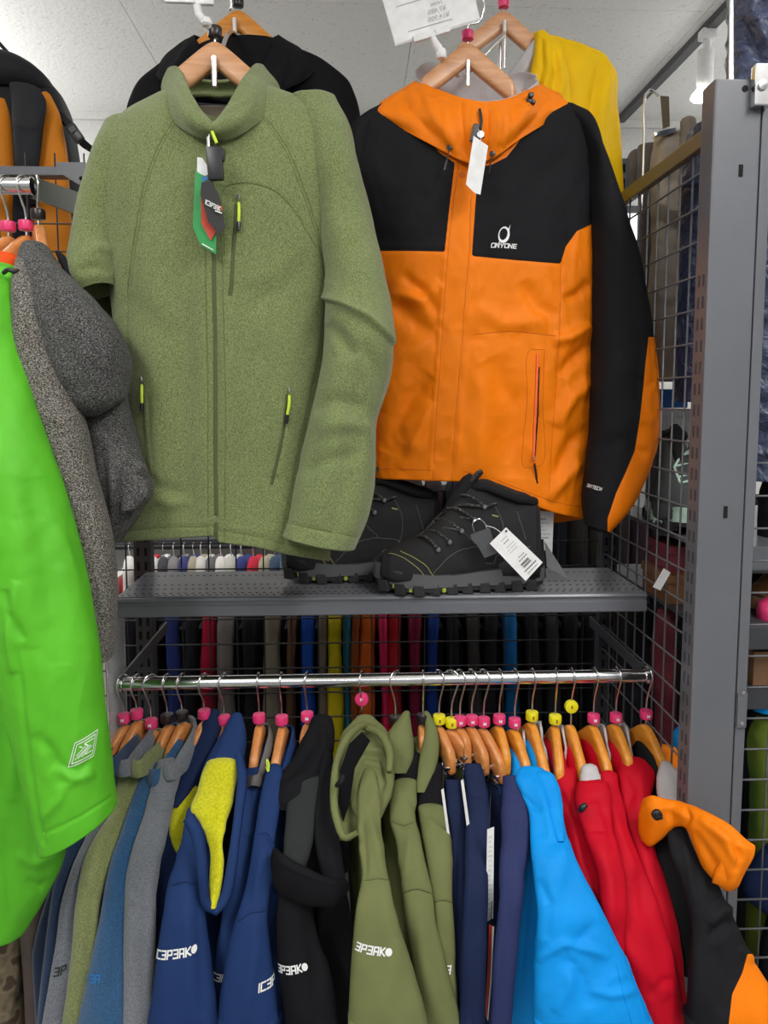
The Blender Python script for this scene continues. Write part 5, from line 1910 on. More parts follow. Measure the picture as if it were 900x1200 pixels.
# --- five fleeces at the left end
specs = [
    ('fleece_jacket', 'navy fleece, leftmost on the chrome rail, partly behind the bright green jacket', 'fl_navy', (147, 850), (133, 884), 140, 'cap_pink', 'M', [(905, 120, 140), (940, 108, 130), (978, 82, 106), (1041, 63, 80), (1136, 51, 68), (1215, 42, 56)], 0.045),
    ('fleece_jacket', 'slate grey fleece between the leftmost navy and moss green fleeces', 'fl_grey', (162, 845), (147, 887), 154, 'cap_pink', None, [(892, 134, 154), (930, 124, 150), (969, 106, 130), (1041, 77, 98), (1136, 62, 88), (1215, 49, 78)], 0.03),
    ('fleece_jacket', 'moss green heather fleece hanging between grey and petrol blue fleeces', 'fl_olive', (178, 856), (163, 888), 174, 'cap_pink', 'M', [(893, 146, 180), (920, 138, 172), (947, 132, 156), (997, 104, 136), (1057, 90, 118), (1136, 82, 114), (1215, 72, 98)], 0.018),
    ('fleece_jacket', 'petrol blue fleece hanging between the moss green and steel grey fleeces', 'fl_blue', (198, 850), (183, 898), 190, 'cap_black', None, [(897, 168, 190), (920, 160, 184), (947, 152, 176), (1010, 130, 160), (1073, 118, 152), (1136, 104, 152), (1215, 91, 152)], 0.008),
    ('fleece_jacket', 'steel grey fleece with high stand collar, beside the navy and yellow hoods', 'fl_steel', (214, 847), (200, 891), 210, 'cap_black', None, [(893, 186, 214), (920, 178, 208), (953, 170, 200), (1000, 155, 190), (1026, 149, 185), (1073, 147, 183), (1136, 147, 181), (1215, 146, 178)], 0.0)]
for k, (nm, lab, mat, apex, near, rx, cm, let, rows, off) in enumerate(specs):
    t = garment(nm, lab, 'fleece jacket', apex)
    body(t, mat, apex, (rows[3][1] + rows[3][2]) / 2, 1010, off)
    lx = [((r[1] + r[2]) / 2, r[0]) for r in rows]
    cr = [([(r[1] + 0.62 * (r[2] - r[1]), r[0]) for r in rows[2:]], 5, -0.004), ([(rows[1][1] - 2, 945), ((rows[2][1] + rows[2][2]) / 2, 950), (rows[2][2] + 3, 952)], 2.2, -0.0014, 's'), ([(rows[-4][1], rows[-4][0] + 25), (rows[-3][2], rows[-3][0] - 10)], 7, 0.004)]
    S = piece(t, 'sleeve', mat, rows, off, creases=cr, k=0.42)
    neck(t, mat, apex, near, 1, rise=6 if k == 4 else 0)
    seams(S, t, [[(rows[1][1] + 2, 944), ((rows[2][1] + rows[2][2]) / 2, 950), (rows[2][2] - 2, 950)]], 0.0008, mat)
    if k == 1:
        logo(S, t, '3P', 70, 1138, 0.010, 0.25, 'tag_black', wt=0.2)
    if k == 3:
        logo(S, t, 'P3A', 110, 1146, 0.009, 0.2, 'tag_blue', wt=0.16)
    rack_hanger(rx, apex, cm, let, ['wooden hanger with pink M cap, leftmost on the chrome rail', 'wooden hanger with plain pink cap holding the slate grey fleece', 'wooden hanger with pink M cap holding the moss green fleece', 'wooden hanger with clear black cap holding the petrol blue fleece', 'wooden hanger with clear black cap holding the steel grey fleece'][k], near)


def ptube(parent, name, mat, pts, r, n=10, k=30, flat=None):
    q = smooth_path([P(*p) for p in pts], k)
    rr = np.interp(np.linspace(0, 1, k), np.linspace(0, 1, len(r)), r) if not np.isscalar(r) else r
    return MB().tube(q, rr, n).build(name, M[mat], parent, True)


# --- navy softshells with yellow lined hoods
ap = (241, 845)
t = garment('softshell_jacket', 'navy softshell, hood lined yellow, right beside the steel grey fleece', 'softshell jacket', ap)
body(t, 'navy_deep', ap, 205, 1020, 0.035)
piece(t, 'hood', 'navy_deep', [(836, 244, 257), (852, 236, 258), (880, 222, 250), (905, 210, 238), (930, 203, 222), (945, 201, 210)], 0.02)
piece(t, 'hood_lining', 'yellow_lining', [(900, 218, 240), (930, 208, 232), (955, 199, 224), (972, 198, 220), (995, 205, 216), (1004, 211, 215)], 0.028, label='yellow fleece lining')
S = piece(t, 'sleeve', 'navy_deep', [(965, 188, 214), (997, 184, 216), (1041, 182, 208), (1105, 178, 206), (1215, 174, 200)], 0.035)
logo(S, t, 'IC3', 186, 1126, 0.0092, 0.1)
rack_hanger(234, ap, 'cap_pink', None, 'wooden hanger with plain pink cap holding the hooded navy and yellow jacket on left', (228, 880))

ap = (264, 852)
t = garment('softshell_jacket', 'navy softshell with bright yellow hood lining spread open at front', 'softshell jacket', ap)
body(t, 'navy_soft', ap, 228, 1020, 0.02)
piece(t, 'hood', 'navy_soft', [(840, 270, 284), (856, 262, 288), (880, 247, 288), (897, 239, 284), (912, 236, 280)], -0.012, creases=[([(268, 850), (258, 885), (240, 905)], 4, 0.004)])
piece(t, 'hood_lining', 'yellow_lining', [(893, 243, 279), (905, 238, 278), (925, 233, 276), (950, 225, 271), (966, 236, 266), (985, 243, 262), (1010, 246, 262), (1040, 245, 259), (1062, 247, 254)], -0.028, k=0.28, label='bright yellow fleece lining', creases=[([(262, 900), (256, 950), (254, 1050)], 5, -0.004)])
ptube(t, 'hood_edge', 'navy_soft', [(280, 885, 1.16), (284, 915, 1.12), (280, 950, 1.08), (275, 990, 1.045), (270, 1025, 1.02), (262, 1056, 1.005), (252, 1067, 1.0), (243, 1060, 1.0), (238, 1030, 1.0), (235, 1000, 1.01), (230, 975, 1.02), (221, 958, 1.03)], [0.006, 0.008, 0.008, 0.007, 0.007, 0.008, 0.008, 0.0075, 0.007, 0.008, 0.009, 0.009])
S = piece(t, 'sleeve', 'navy_soft', [(950, 220, 236), (972, 216, 240), (1005, 208, 240), (1035, 197, 236), (1070, 192, 239), (1105, 187, 243), (1150, 181, 249), (1215, 172, 257)], -0.025, k=0.3, creases=[([(204, 1038), (218, 1034), (236, 1037)], 2, -0.0016, 's'), ([(214, 990), (222, 1100), (224, 1200)], 12, 0.004), ([(238, 1010), (232, 1080), (238, 1190)], 8, -0.004)])
logo(S, t, 'IC3P3AK', 205, 1117, 0.0098, 0.20, dot=True)
seams(S, t, [[(200, 1038), (216, 1034), (236, 1038)]], 0.0009, 'navy_deep')
rack_hanger(258, ap, 'cap_pink', None, 'wooden hanger with plain pink cap above the spread bright yellow hood', (254, 882))

ap = (305, 850)
t = garment('softshell_jacket', 'plain navy softshell hanging just left of its matching navy neighbour', 'softshell jacket', ap)
body(t, 'navy_soft', ap, 280, 1020, 0.02)
S = piece(t, 'sleeve', 'navy_soft', [(903, 286, 310), (915, 280, 308), (945, 276, 303), (972, 274, 299), (1000, 270, 294), (1041, 266, 290), (1100, 256, 280), (1145, 251, 276), (1215, 246, 272)], 0.015, creases=[([(272, 968), (285, 972), (300, 988)], 3, -0.003)])
neck(t, 'grey_cloth', ap, (298, 906), 1, low=24, wide=0.7)
logo(S, t, 'IC3P3', 258, 1146, 0.009, 0.03)
rack_hanger(299, ap, 'cap_pink', None, 'wooden hanger with plain pink cap, fourth wooden one right of the black-capped pair', (298, 908))
ap = (332, 852)
t = garment('softshell_jacket', 'plain navy softshell with lime drawcord loop, beside the black hooded jacket', 'softshell jacket', ap)
body(t, 'navy_soft', ap, 305, 1020, 0.0)
S = piece(t, 'sleeve', 'navy_soft', [(900, 313, 330), (918, 308, 331), (945, 304, 328), (978, 300, 322), (1000, 297, 320), (1026, 292, 320), (1073, 278, 312), (1105, 268, 315), (1150, 260, 321), (1215, 253, 328)], -0.015, k=0.3, creases=[([(300, 978), (311, 976), (322, 992)], 3, -0.003), ([(278, 1078), (295, 1068), (310, 1066)], 2, -0.0016, 's'), ([(310, 990), (302, 1030), (298, 1060)], 5, 0.004), ([(300, 1080), (296, 1140), (290, 1200)], 8, 0.004)])
logo(S, t, 'IC3P3AK', 322, 1144, 0.0098, 0.10)
seams(S, t, [[(279, 1080), (295, 1070), (311, 1068)]], 0.0009, 'navy_deep')
seams(S, t, [[(301, 979), (311, 976), (321, 990)]], 0.0009, 'navy_deep')
neck(t, 'navy_soft', ap, (325, 906), 1, low=24, wide=0.7)
ptube(t, 'drawcord', 'lime_pull', [(318, 908, 1.16), (313, 896, 1.16), (313, 890, 1.165), (315, 894, 1.16), (314, 904, 1.155), (312, 899, 1.155)], 0.0013, 6)
rack_hanger(325, ap, 'cap_pink', None, 'wooden hanger with plain pink cap directly left of the black hooded jacket', (324, 906))

# --- black hooded softshell
ap = (362, 848)
t = garment('softshell_jacket', 'black hooded softshell, empty hood hanging forward over its sleeve', 'softshell jacket', ap)
body(t, 'black_soft', ap, 365, 1020, 0.03)
piece(t, 'hood', 'black_soft', [(842, 366, 388), (856, 360, 392), (870, 352, 392), (890, 342, 388), (915, 326, 384), (935, 321, 372), (948, 324, 345)], -0.005, creases=[([(372, 860), (355, 890), (335, 915)], 5, -0.006), ([(380, 850), (378, 880), (360, 915)], 5, 0.005), ([(330, 925), (350, 912), (372, 905)], 4, 0.005)])
piece(t, 'hood_lining', 'charcoal_soft', [(912, 341, 380), (947, 336, 374), (978, 333, 368), (1005, 331, 362), (1022, 332, 356)], -0.018, k=0.25, label='charcoal lining of the open hood')
piece(t, 'hood_side', 'black_soft', [(885, 376, 390), (915, 372, 391), (945, 369, 392), (975, 369, 396), (1005, 373, 401), (1028, 380, 404), (1042, 388, 402)], -0.022, creases=[([(385, 900), (376, 950), (380, 1010)], 4, -0.005)])
bd_ = [R((320, 1024), (322, 994), 1.03, .007), R((325, 1042), (329, 1000), 1.012, .009), R((345, 1055), (348, 1012), 0.998, .010), R((372, 1062), (376, 1025), 0.992, .010), R((392, 1062), (394, 1030), 1.0, .009), R((406, 1046), (404, 1030), 1.02, .007)]
loft(bd_, step=2, noise=[(0.002, 25, 25, 25, 9, 'p')], creases=[([(325, 1008), (350, 1022), (378, 1033), (402, 1036)], 2.5, 0.002)], end='cap').emit('hood_band', M['black_soft'], t)
S = piece(t, 'sleeve', 'black_soft', [(1040, 326, 368), (1060, 325, 366), (1105, 326, 374), (1136, 329, 385), (1170, 333, 392), (1215, 339, 400)], -0.012, k=0.32, creases=[([(345, 1065), (340, 1120), (352, 1200)], 9, 0.004), ([(360, 1070), (368, 1120), (372, 1200)], 7, -0.004)])
logo(S, t, '3P3AK', 341, 1136, 0.0092, 0.15, dot=True)
piece(t, 'trunk_front', 'black_soft', [(1030, 372, 402), (1070, 372, 410), (1130, 376, 416), (1215, 380, 418)], 0.05, k=0.2)  # black panel added to fill the bright gap with shade
px_plate('inner_label', [(396, 1030), (408, 1022), (411, 1070), (396, 1098)], 1.09, 0.002, 'grey_cloth', t)
rack_hanger(354, ap, 'cap_pink', 'M', 'wooden hanger with pink M cap holding the black hooded softshell', (356, 878))

# --- olive softshells
ap = (424, 843)
t = garment('softshell_jacket', 'olive softshell with bunched hood and white sleeve lettering', 'softshell jacket', ap)
body(t, 'olive_soft', ap, 430, 1020, 0.03)
hbk = piece(t, 'hood', 'olive_soft', [(842, 416, 440), (852, 406, 450), (875, 396, 456), (905, 390, 452), (935, 387, 430), (965, 391, 424), (984, 398, 412)], 0.0, k=0.24, creases=[([(420, 850), (402, 880), (396, 930), (402, 970)], 4, -0.004)])
px_plate('hood_shade', [(424, 858), (434, 868), (416, 900), (410, 940), (402, 964), (396, 940), (398, 904), (409, 872)], 1.10, 0.001, 'black_soft', t)  # black plate paints in the shade inside the hood
ptube(t, 'hood_edge', 'olive_soft', [(440, 852, 1.20), (424, 850, 1.18), (406, 866, 1.15), (395, 895, 1.12), (391, 930, 1.085), (395, 962, 1.05), (404, 982, 1.035), (418, 976, 1.03)], [0.004, 0.006, 0.007, 0.007, 0.006, 0.006, 0.006, 0.004])
ptube(t, 'hood_edge', 'olive_soft', [(426, 852, 1.19), (446, 860, 1.17), (456, 880, 1.15), (456, 905, 1.12)], [0.005, 0.007, 0.007, 0.005])
piece(t, 'hood_bunch', 'olive_soft', [(864, 420, 440), (872, 412, 450), (888, 405, 458), (908, 404, 462), (930, 407, 459), (948, 413, 452), (962, 421, 444)], -0.02, k=0.3,
      creases=[([(410, 905), (425, 885), (448, 888), (457, 915), (446, 945)], 3.2, -0.008), ([(415, 915), (428, 898), (444, 903), (449, 920), (442, 938)], 3, 0.007, 'f'), ([(420, 925), (430, 911), (440, 915)], 3, -0.007), ([(408, 895), (422, 876), (446, 877), (460, 905)], 3.5, 0.008, 'f'), ([(456, 925), (440, 950), (424, 962)], 3, 0.006, 'f')])
ptube(t, 'cord_stopper', 'sec_black', [(394, 921, 1.075), (400, 914, 1.07), (403, 908, 1.07)], [0.003, 0.0045, 0.003], 8, 8)
S = piece(t, 'sleeve', 'olive_soft', [(904, 425, 440), (922, 421, 443), (940, 419, 445), (965, 419, 447), (990, 421, 449), (1029, 424, 456), (1060, 419, 461), (1105, 413, 474), (1150, 410, 488), (1215, 406, 505)], -0.042, k=0.28, creases=[([(428, 1032), (442, 1030), (457, 1031)], 2, -0.0016, 's'), ([(430, 940), (440, 985), (450, 1025)], 6, 0.005), ([(424, 960), (428, 1000), (428, 1030)], 4, -0.004), ([(470, 1100), (455, 1150), (450, 1200)], 10, 0.003)])
logo(S, t, '3P3AK', 438, 1114, 0.0094, -0.08, dot=True)
seams(S, t, [[(427, 1032), (442, 1030), (457, 1031)]], 0.0009, 'olive_dark')
rack_hanger(424, ap, 'cap_pink', 'M', 'wooden hanger with round pink tag on a high stem, above the olive hood', (420, 870), cap='disc', cap_z=0.024)

ap = (461, 852)
t = garment('softshell_jacket', 'olive softshell with black yoke in the middle of three olive ones', 'softshell jacket', ap)
body(t, 'olive_soft', ap, 470, 1020, 0.04)
piece(t, 'collar', 'olive_soft', [(838, 471, 480), (852, 460, 482), (870, 452, 484), (888, 451, 483), (905, 456, 478)], 0.01)
piece(t, 'yoke', 'black_soft', [(885, 473, 492), (900, 466, 490), (918, 461, 488), (932, 460, 486)], 0.015, label='black shoulder yoke')
S = piece(t, 'sleeve', 'olive_soft', [(916, 461, 489), (930, 458, 489), (962, 457, 487), (985, 464, 492), (1010, 468, 497), (1041, 472, 506), (1080, 476, 511), (1105, 480, 517), (1150, 488, 528), (1215, 500, 545)], 0.008, k=0.34, creases=[([(458, 962), (472, 968), (488, 964)], 2.5, -0.004), ([(472, 1046), (488, 1042), (506, 1048)], 2, -0.0016, 's'), ([(480, 970), (478, 1005), (474, 1030)], 4, 0.004), ([(490, 1060), (496, 1130), (512, 1200)], 7, 0.004)])
seams(S, t, [[(472, 1047), (488, 1042), (506, 1047)]], 0.0009, 'olive_dark')
seams(S, t, [[(459, 962), (472, 967), (486, 963)]], 0.0009, 'olive_dark')
rack_hanger(470, ap, 'cap_black', None, 'wooden hanger with dark cap holding the middle olive softshell', (459, 866))
ap = (494, 850)
t = garment('softshell_jacket', 'olive softshell with black yoke, beside the clipped navy trousers', 'softshell jacket', ap)
body(t, 'olive_soft', ap, 510, 1020, 0.05)
piece(t, 'collar', 'olive_soft', [(838, 496, 505), (855, 498, 512), (880, 494, 513), (905, 489, 508), (928, 486, 498)], 0.015)
piece(t, 'yoke', 'black_soft', [(898, 502, 518), (920, 494, 519), (945, 489, 520), (955, 490, 520)], 0.02, label='black shoulder yoke')
S = piece(t, 'sleeve', 'olive_soft', [(946, 490, 520), (960, 492, 525), (1000, 500, 529), (1057, 508, 530), (1105, 512, 533), (1150, 516, 535), (1215, 520, 540)], 0.015, k=0.38, creases=[([(492, 958), (506, 954), (522, 972)], 3, -0.004), ([(508, 1057), (520, 1055), (530, 1058)], 2, -0.0016, 's')])
logo(S, t, '3', 526, 1136, 0.0105, 0.0)
seams(S, t, [[(509, 1057), (520, 1055), (530, 1058)]], 0.0009, 'olive_dark')
rack_hanger(500, ap, 'cap_black', None, 'wooden hanger with dark cap holding the olive softshell nearest the trousers', (496, 872))

# --- trousers on clip hangers
TR = 'trousers on clip hangers'


def trousers(label, mat, rows, off, tube_side=1, length=1.0):
    t = thing('trousers', label, 'trousers', P(rows[0][1], 1180, 1.15), TR)
    w = rows[0][2] - rows[0][1]
    S = piece(t, 'legs', mat, rows, off, k=0.3, end='in', top='in', creases=[([(r[1] + 0.45 * (r[2] - r[1]), r[0]) for r in rows[1:]], 3.5, -0.003), ([(rows[0][1] - 2, rows[0][0] + 34), (rows[0][2] + 2, rows[0][0] + 38)], 1.8, -0.0014, 's')])
    # the far leg, hanging behind the near one
    far = [(r[0], r[1] + 4, r[2] - 1) for r in rows]
    rr = [R((r[1], r[0]), (r[2], r[0]), dfun(r[0], off) + 0.10, 0.02) for r in far]
    loft(rr, step=4, end='in', noise=[(0.003, 15, 15, 6, 3, 'p')]).emit('back_panel', M[mat], t)
    return t, S


trousers('navy trousers with ribbed waist, left of the clipped group', 'navy_trouser', [(914, 522, 540), (932, 523, 542), (970, 526, 545), (1010, 529, 547), (1105, 528, 546), (1215, 526, 546)], 0.03)
trousers('navy trousers with ribbed waist, in the middle of the clipped group', 'navy_trouser', [(896, 545, 563), (915, 546, 568), (934, 547, 572), (1010, 545, 572), (1105, 541, 570), (1215, 538, 568)], 0.0)
trousers('indigo trousers with plain deep waistband, in front of the sky blue jacket', 'navy_trouser2', [(910, 589, 625), (925, 589, 624), (960, 587, 622), (1041, 585, 613), (1105, 580, 607), (1215, 575, 597)], -0.015)
trousers('dark navy trousers squeezed behind the hanging white tags', 'navy_trouser', [(918, 572, 590), (960, 572, 590), (1041, 573, 590), (1105, 571, 588), (1215, 568, 586)], 0.05)
for (rx, ap, near, cm, let, lab, yaw) in ((517, (514, 851), (530, 898), 'cap_yellow', 'S', 'clip hanger with yellow cap, left of the two yellow ones in the trouser group', 0.18), (530, (529, 855), (550, 890), 'cap_yellow', 'S', 'clip hanger with yellow cap and big clip above navy trousers', 0.42), (543, (538, 853), (552, 890), 'cap_pink', 'M', 'clip hanger with pink cap tucked behind the second yellow cap', 0.3), (553, (553, 852), (572, 905), 'cap_pink', 'M', 'clip hanger with pink cap in the middle of the trouser group', 0.24), (567, (567, 854), (590, 910), 'cap_pink', 'M', 'broad clip hanger with pink cap above the indigo trousers', 0.5)):
    rack_hanger(rx, ap, cm, let, lab, near, wood_='wood_mid', clips=True)
for (pts, d, mat, lab) in (([(571, 972), (579, 969), (578, 1076), (569, 1081)], 1.05, 'card', 'long white printed tag hanging among the navy trousers'), ([(573, 1083), (579, 1086), (576, 1150), (572, 1196), (568, 1190), (571, 1140)], 1.03, 'tag_red', 'narrow red and white tag strip hanging below the white tag'), ([(517, 926), (520, 924), (531, 1010), (528, 1008)], 1.10, 'card', 'thin white tag edge between olive sleeve and navy trousers'), ([(540, 915), (543, 913), (552, 978), (549, 984)], 1.10, 'card', 'thin white tag edge between the two ribbed navy trousers')):
    t = thing('hang_tag', lab, 'tag', P(pts[0][0], pts[0][1], d), 'tags on the trousers')
    px_plate('card', pts, d, 0.0007, mat, t)
    if mat == 'card' and len(pts) == 4 and pts[0][0] == 571:
        pr = MB()
        for k in range(16):
            y = 980 + k * 5.6
            pr.tube([P(572.5, y + 1, d - 0.001), P(572.5 + rnd.uniform(2, 5), y, d - 0.001)], 0.0006, 4)
        pr.build('tag_print', M['print_grey'], t)
    if mat == 'tag_red':
        px_plate('white_edge', [(577, 1086), (579, 1086), (576, 1150), (572, 1196), (571, 1195), (574.5, 1150)], d - 0.001, 0.0004, 'white', t)
    MB().tube([P(pts[0][0] + 2, pts[0][1], d), P(pts[0][0] + 4, pts[0][1] - 40, d + 0.03)], 0.0006, 5).build('tag_thread', M['sec_black'], t)

# --- sky blue jackets
ap = (604, 855)
t = garment('shell_jacket', 'sky blue shell jacket mostly hidden behind the front sky blue one', 'rain jacket', ap)
body(t, 'sky', ap, 615, 1020, 0.05)
S = piece(t, 'sleeve', 'sky', [(908, 606, 640), (940, 614, 646), (985, 618, 648), (1041, 611, 640), (1100, 605, 640), (1150, 600, 640), (1215, 592, 640)], 0.04, creases=[([(622, 1000), (614, 1080), (606, 1190)], 5, 0.004)])
neck(t, 'lining_grey', ap, (616, 902), 1, low=52, wide=0.7, ny=34, lf=0.1, nd=0.04)
rack_hanger(601, ap, 'cap_pink', 'M', 'wooden hanger with pink cap, directly left of the first single yellow cap', (618, 912), wood_='wood_amber')
rack_hanger(586, (585, 851), 'cap_pink', 'M', 'wooden hanger with pink cap just right of the broad clip hanger', (593, 893), wood_='wood_amber')
ap = (624, 847)
t = garment('shell_jacket', 'sky blue shell jacket in front with a wide creased sleeve', 'rain jacket', ap)
body(t, 'sky', ap, 650, 1020, 0.03)
S = piece(t, 'sleeve', 'sky', [(903, 609, 638), (912, 606, 648), (930, 612, 654), (953, 620, 659), (975, 622, 662), (1000, 624, 671), (1041, 629, 690), (1070, 631, 705), (1098, 630, 719), (1135, 627, 738), (1170, 626, 752), (1215, 626, 770)], -0.03, k=0.22,
          creases=[([(640, 908), (648, 935), (655, 975)], 4, -0.006), ([(628, 915), (640, 950), (648, 985)], 6, 0.005), ([(612, 930), (625, 945), (636, 950)], 4, -0.004), ([(655, 990), (648, 1040), (640, 1110)], 12, 0.005), ([(632, 1030), (645, 1060), (640, 1100)], 6, -0.005), ([(630, 1125), (660, 1105), (690, 1112), (715, 1122)], 6, 0.006), ([(660, 1120), (680, 1145), (690, 1180)], 8, -0.005), ([(650, 1185), (665, 1160), (672, 1130)], 8, 0.005), ([(690, 1160), (715, 1165), (745, 1160)], 6, 0.005), ([(700, 1080), (680, 1100), (668, 1115)], 7, -0.004)],
          noise=[(0.004, 14, 14, 8, 71, 'r'), (0.003, 28, 28, 18, 72, 'r')])
piece(t, 'hood', 'sky', [(908, 628, 648), (925, 636, 655), (950, 642, 659), (975, 648, 661), (985, 652, 660)], -0.037, k=0.3)
ms = MB()
for l in ([(722, 1130), (733, 1175), (742, 1205)], [(734, 1120), (748, 1165), (758, 1195)]):
    S.tube(ms, l, 0.0005, 0.0004)
ms.build('seam', M['sky'], t, True)
neck(t, 'lining_grey', ap, (640, 905), 1, low=52, wide=0.7, ny=34, lf=0.1, nd=0.04)
rack_hanger(622, ap, 'cap_yellow', 'S', 'wooden hanger with yellow cap holding the front sky blue jacket', (641, 917), wood_='wood_amber')

# --- crimson jackets
redn = [(0.004, 16, 16, 7, 81, 'p'), (0.003, 26, 26, 12, 82, 'r')]
ap = (649, 851)
t = garment('shell_jacket', 'crimson shell jacket squeezed beside the sky blue one', 'rain jacket', ap)
body(t, 'red', ap, 680, 1020, 0.04)
piece(t, 'sleeve', 'red', [(904, 650, 674), (930, 654, 680), (956, 658, 687), (1010, 668, 700), (1060, 684, 716), (1120, 700, 732), (1215, 715, 750)], 0.02, noise=redn, creases=[([(656, 925), (668, 950), (684, 968)], 3, -0.003), ([(670, 950), (680, 1010), (696, 1050)], 5, 0.004)])
neck(t, 'lining_grey', ap, (658, 900), 1, low=52, wide=0.8, ny=34, lf=0.1, nd=0.04)
rack_hanger(656, ap, 'cap_yellow', 'S', 'wooden hanger with yellow band cap above the crimson jackets', (657, 912), wood_='wood_amber')
ap = (669, 850)
t = garment('shell_jacket', 'crimson shell jacket with a black cord stopper on its hood', 'rain jacket', ap)
body(t, 'red', ap, 705, 1020, 0.03)
S = piece(t, 'sleeve', 'red', [(918, 678, 712), (935, 675, 715), (955, 678, 717), (972, 682, 719), (1000, 693, 725), (1026, 702, 732), (1060, 706, 735), (1098, 708, 732), (1140, 712, 732), (1215, 716, 740)], -0.012, noise=redn, creases=[([(680, 978), (697, 972), (718, 974)], 2.5, -0.003), ([(700, 930), (712, 960), (720, 1000)], 5, -0.004), ([(700, 985), (715, 1030), (718, 1090)], 7, 0.005), ([(676, 960), (692, 945), (710, 940)], 4, 0.003)])
piece(t, 'hood_lining', 'lining_grey', [(900, 682, 700), (915, 680, 704), (928, 681, 705)], -0.012, label='pale grey lining at the neck')
ptube(t, 'cord_stopper', 'sec_black', [(680, 950, 1.085), (683, 946, 1.08), (687, 943, 1.082)], [0.004, 0.006, 0.004], 10, 8)
rack_hanger(670, ap, 'cap_yellow', 'S', 'wooden hanger with round yellow tag on a high stem', (684, 914), cap='disc', wood_='wood_amber', cap_z=0.022)
ap = (696, 850)
t = garment('shell_jacket', 'crimson shell jacket whose broad sleeve crosses down to the right', 'rain jacket', ap)
body(t, 'red', ap, 735, 1020, 0.04)
piece(t, 'sleeve', 'red', [(908, 703, 722), (930, 706, 727), (955, 710, 733), (978, 713, 738), (1010, 720, 750), (1041, 728, 764), (1075, 726, 774), (1110, 724, 784), (1150, 734, 793), (1215, 756, 806)], 0.004, noise=redn, k=0.28, creases=[([(712, 930), (728, 980), (745, 1030)], 6, 0.005), ([(732, 1035), (728, 1070), (722, 1100)], 5, 0.006), ([(745, 1020), (765, 1090), (780, 1150)], 8, -0.004), ([(725, 1095), (750, 1130), (785, 1170)], 9, 0.005), ([(760, 1170), (775, 1150), (792, 1148)], 5, -0.004)])
neck(t, 'lining_grey', ap, (712, 905), 1, low=52, wide=0.9, ny=34, lf=0.1, nd=0.04)
rack_hanger(695, ap, 'cap_pink', 'M', 'wooden hanger with pink cap second from the right end of the crimson jackets', (713, 914), wood_='wood_amber')
ap = (722, 849)
t = garment('shell_jacket', 'crimson shell jacket next to the orange and black one on the rail', 'rain jacket', ap)
body(t, 'red', ap, 765, 1020, 0.05)
piece(t, 'sleeve', 'red', [(892, 730, 756), (902, 726, 764), (922, 727, 765), (947, 730, 760), (975, 736, 762), (1010, 745, 772), (1041, 752, 782), (1100, 764, 796), (1150, 776, 802), (1215, 790, 814)], 0.02, noise=redn, creases=[([(732, 905), (740, 930), (734, 950)], 4, -0.005), ([(750, 900), (752, 930), (748, 960)], 5, 0.005), ([(740, 960), (755, 1000), (768, 1050)], 5, 0.004)])
neck(t, 'lining_grey', ap, (734, 896), 1, low=52, wide=0.9, ny=34, lf=0.1, nd=0.04)
rack_hanger(722, ap, 'cap_pink', 'M', 'wooden hanger with pink cap second from the right end of the rail', (736, 900), wood_='wood_amber')

# --- orange and black jacket at the right end
ap = (758, 849)
t = garment('shell_jacket', 'orange hooded jacket with black sleeve, rightmost on the chrome rail', 'rain jacket', ap)
body(t, 'black_shell', ap, 800, 1030, 0.03)
bk = [R((740, 872), (748, 868), 1.28, .01), R((742, 900), (792, 878), 1.28, .012), R((748, 920), (800, 900), 1.27, .012)]
loft(bk, step=2.5, noise=redn).emit('hood_back', M['orange'], t)
piece(t, 'hood_lining', 'lining_grey', [(897, 775, 787), (906, 772, 795), (922, 771, 804), (940, 774, 812), (950, 778, 816)], -0.01, k=0.3, noise=[(0.005, 30, 30, 18, 91, 'r')], label='pale grey lining at the neck')
piece(t, 'trunk_front', 'black_shell', [(955, 770, 800), (990, 766, 806), (1010, 768, 812), (1060, 780, 812), (1100, 792, 814), (1140, 800, 818)], 0.03)
S = piece(t, 'sleeve', 'black_shell', [(955, 782, 802), (969, 782, 803), (1000, 786, 815), (1026, 796, 834), (1057, 806, 852), (1089, 811, 866), (1120, 810, 878), (1136, 809, 888), (1170, 808, 912), (1215, 806, 940)], -0.035, k=0.3,
          creases=[([(796, 965), (806, 1010), (815, 1060)], 5, 0.005), ([(832, 1085), (845, 1066), (862, 1064)], 6, 0.007), ([(830, 1100), (848, 1084), (866, 1082)], 6, -0.007), ([(826, 1050), (838, 1060), (850, 1050)], 5, -0.005), ([(812, 1080), (818, 1130), (814, 1190)], 7, 0.004), ([(840, 1110), (850, 1150), (845, 1190)], 9, -0.004), ([(866, 1110), (876, 1120), (882, 1128)], 5, 0.005)],
          regions=[([[(876, 1118), (870, 1140), (858, 1165), (854, 1200), (850, 1240), (990, 1240), (990, 1118)]], 'sleeve_gusset', M['orange'], 'orange lower sleeve panel')])
hr = [R((752, 984), (754, 936), 1.10, .012), R((760, 990), (764, 933), 1.085, .015), R((772, 984), (778, 936), 1.075, .015), R((790, 968), (794, 940), 1.065, .014), R((802, 968), (806, 944), 1.05, .015), R((812, 990), (822, 950), 1.03, .018), R((826, 1018), (842, 960), 1.01, .02), R((840, 1034), (862, 972), 0.995, .02), R((850, 1043), (876, 984), 0.988, .018), R((856, 1044), (884, 990), 0.985, .010)]
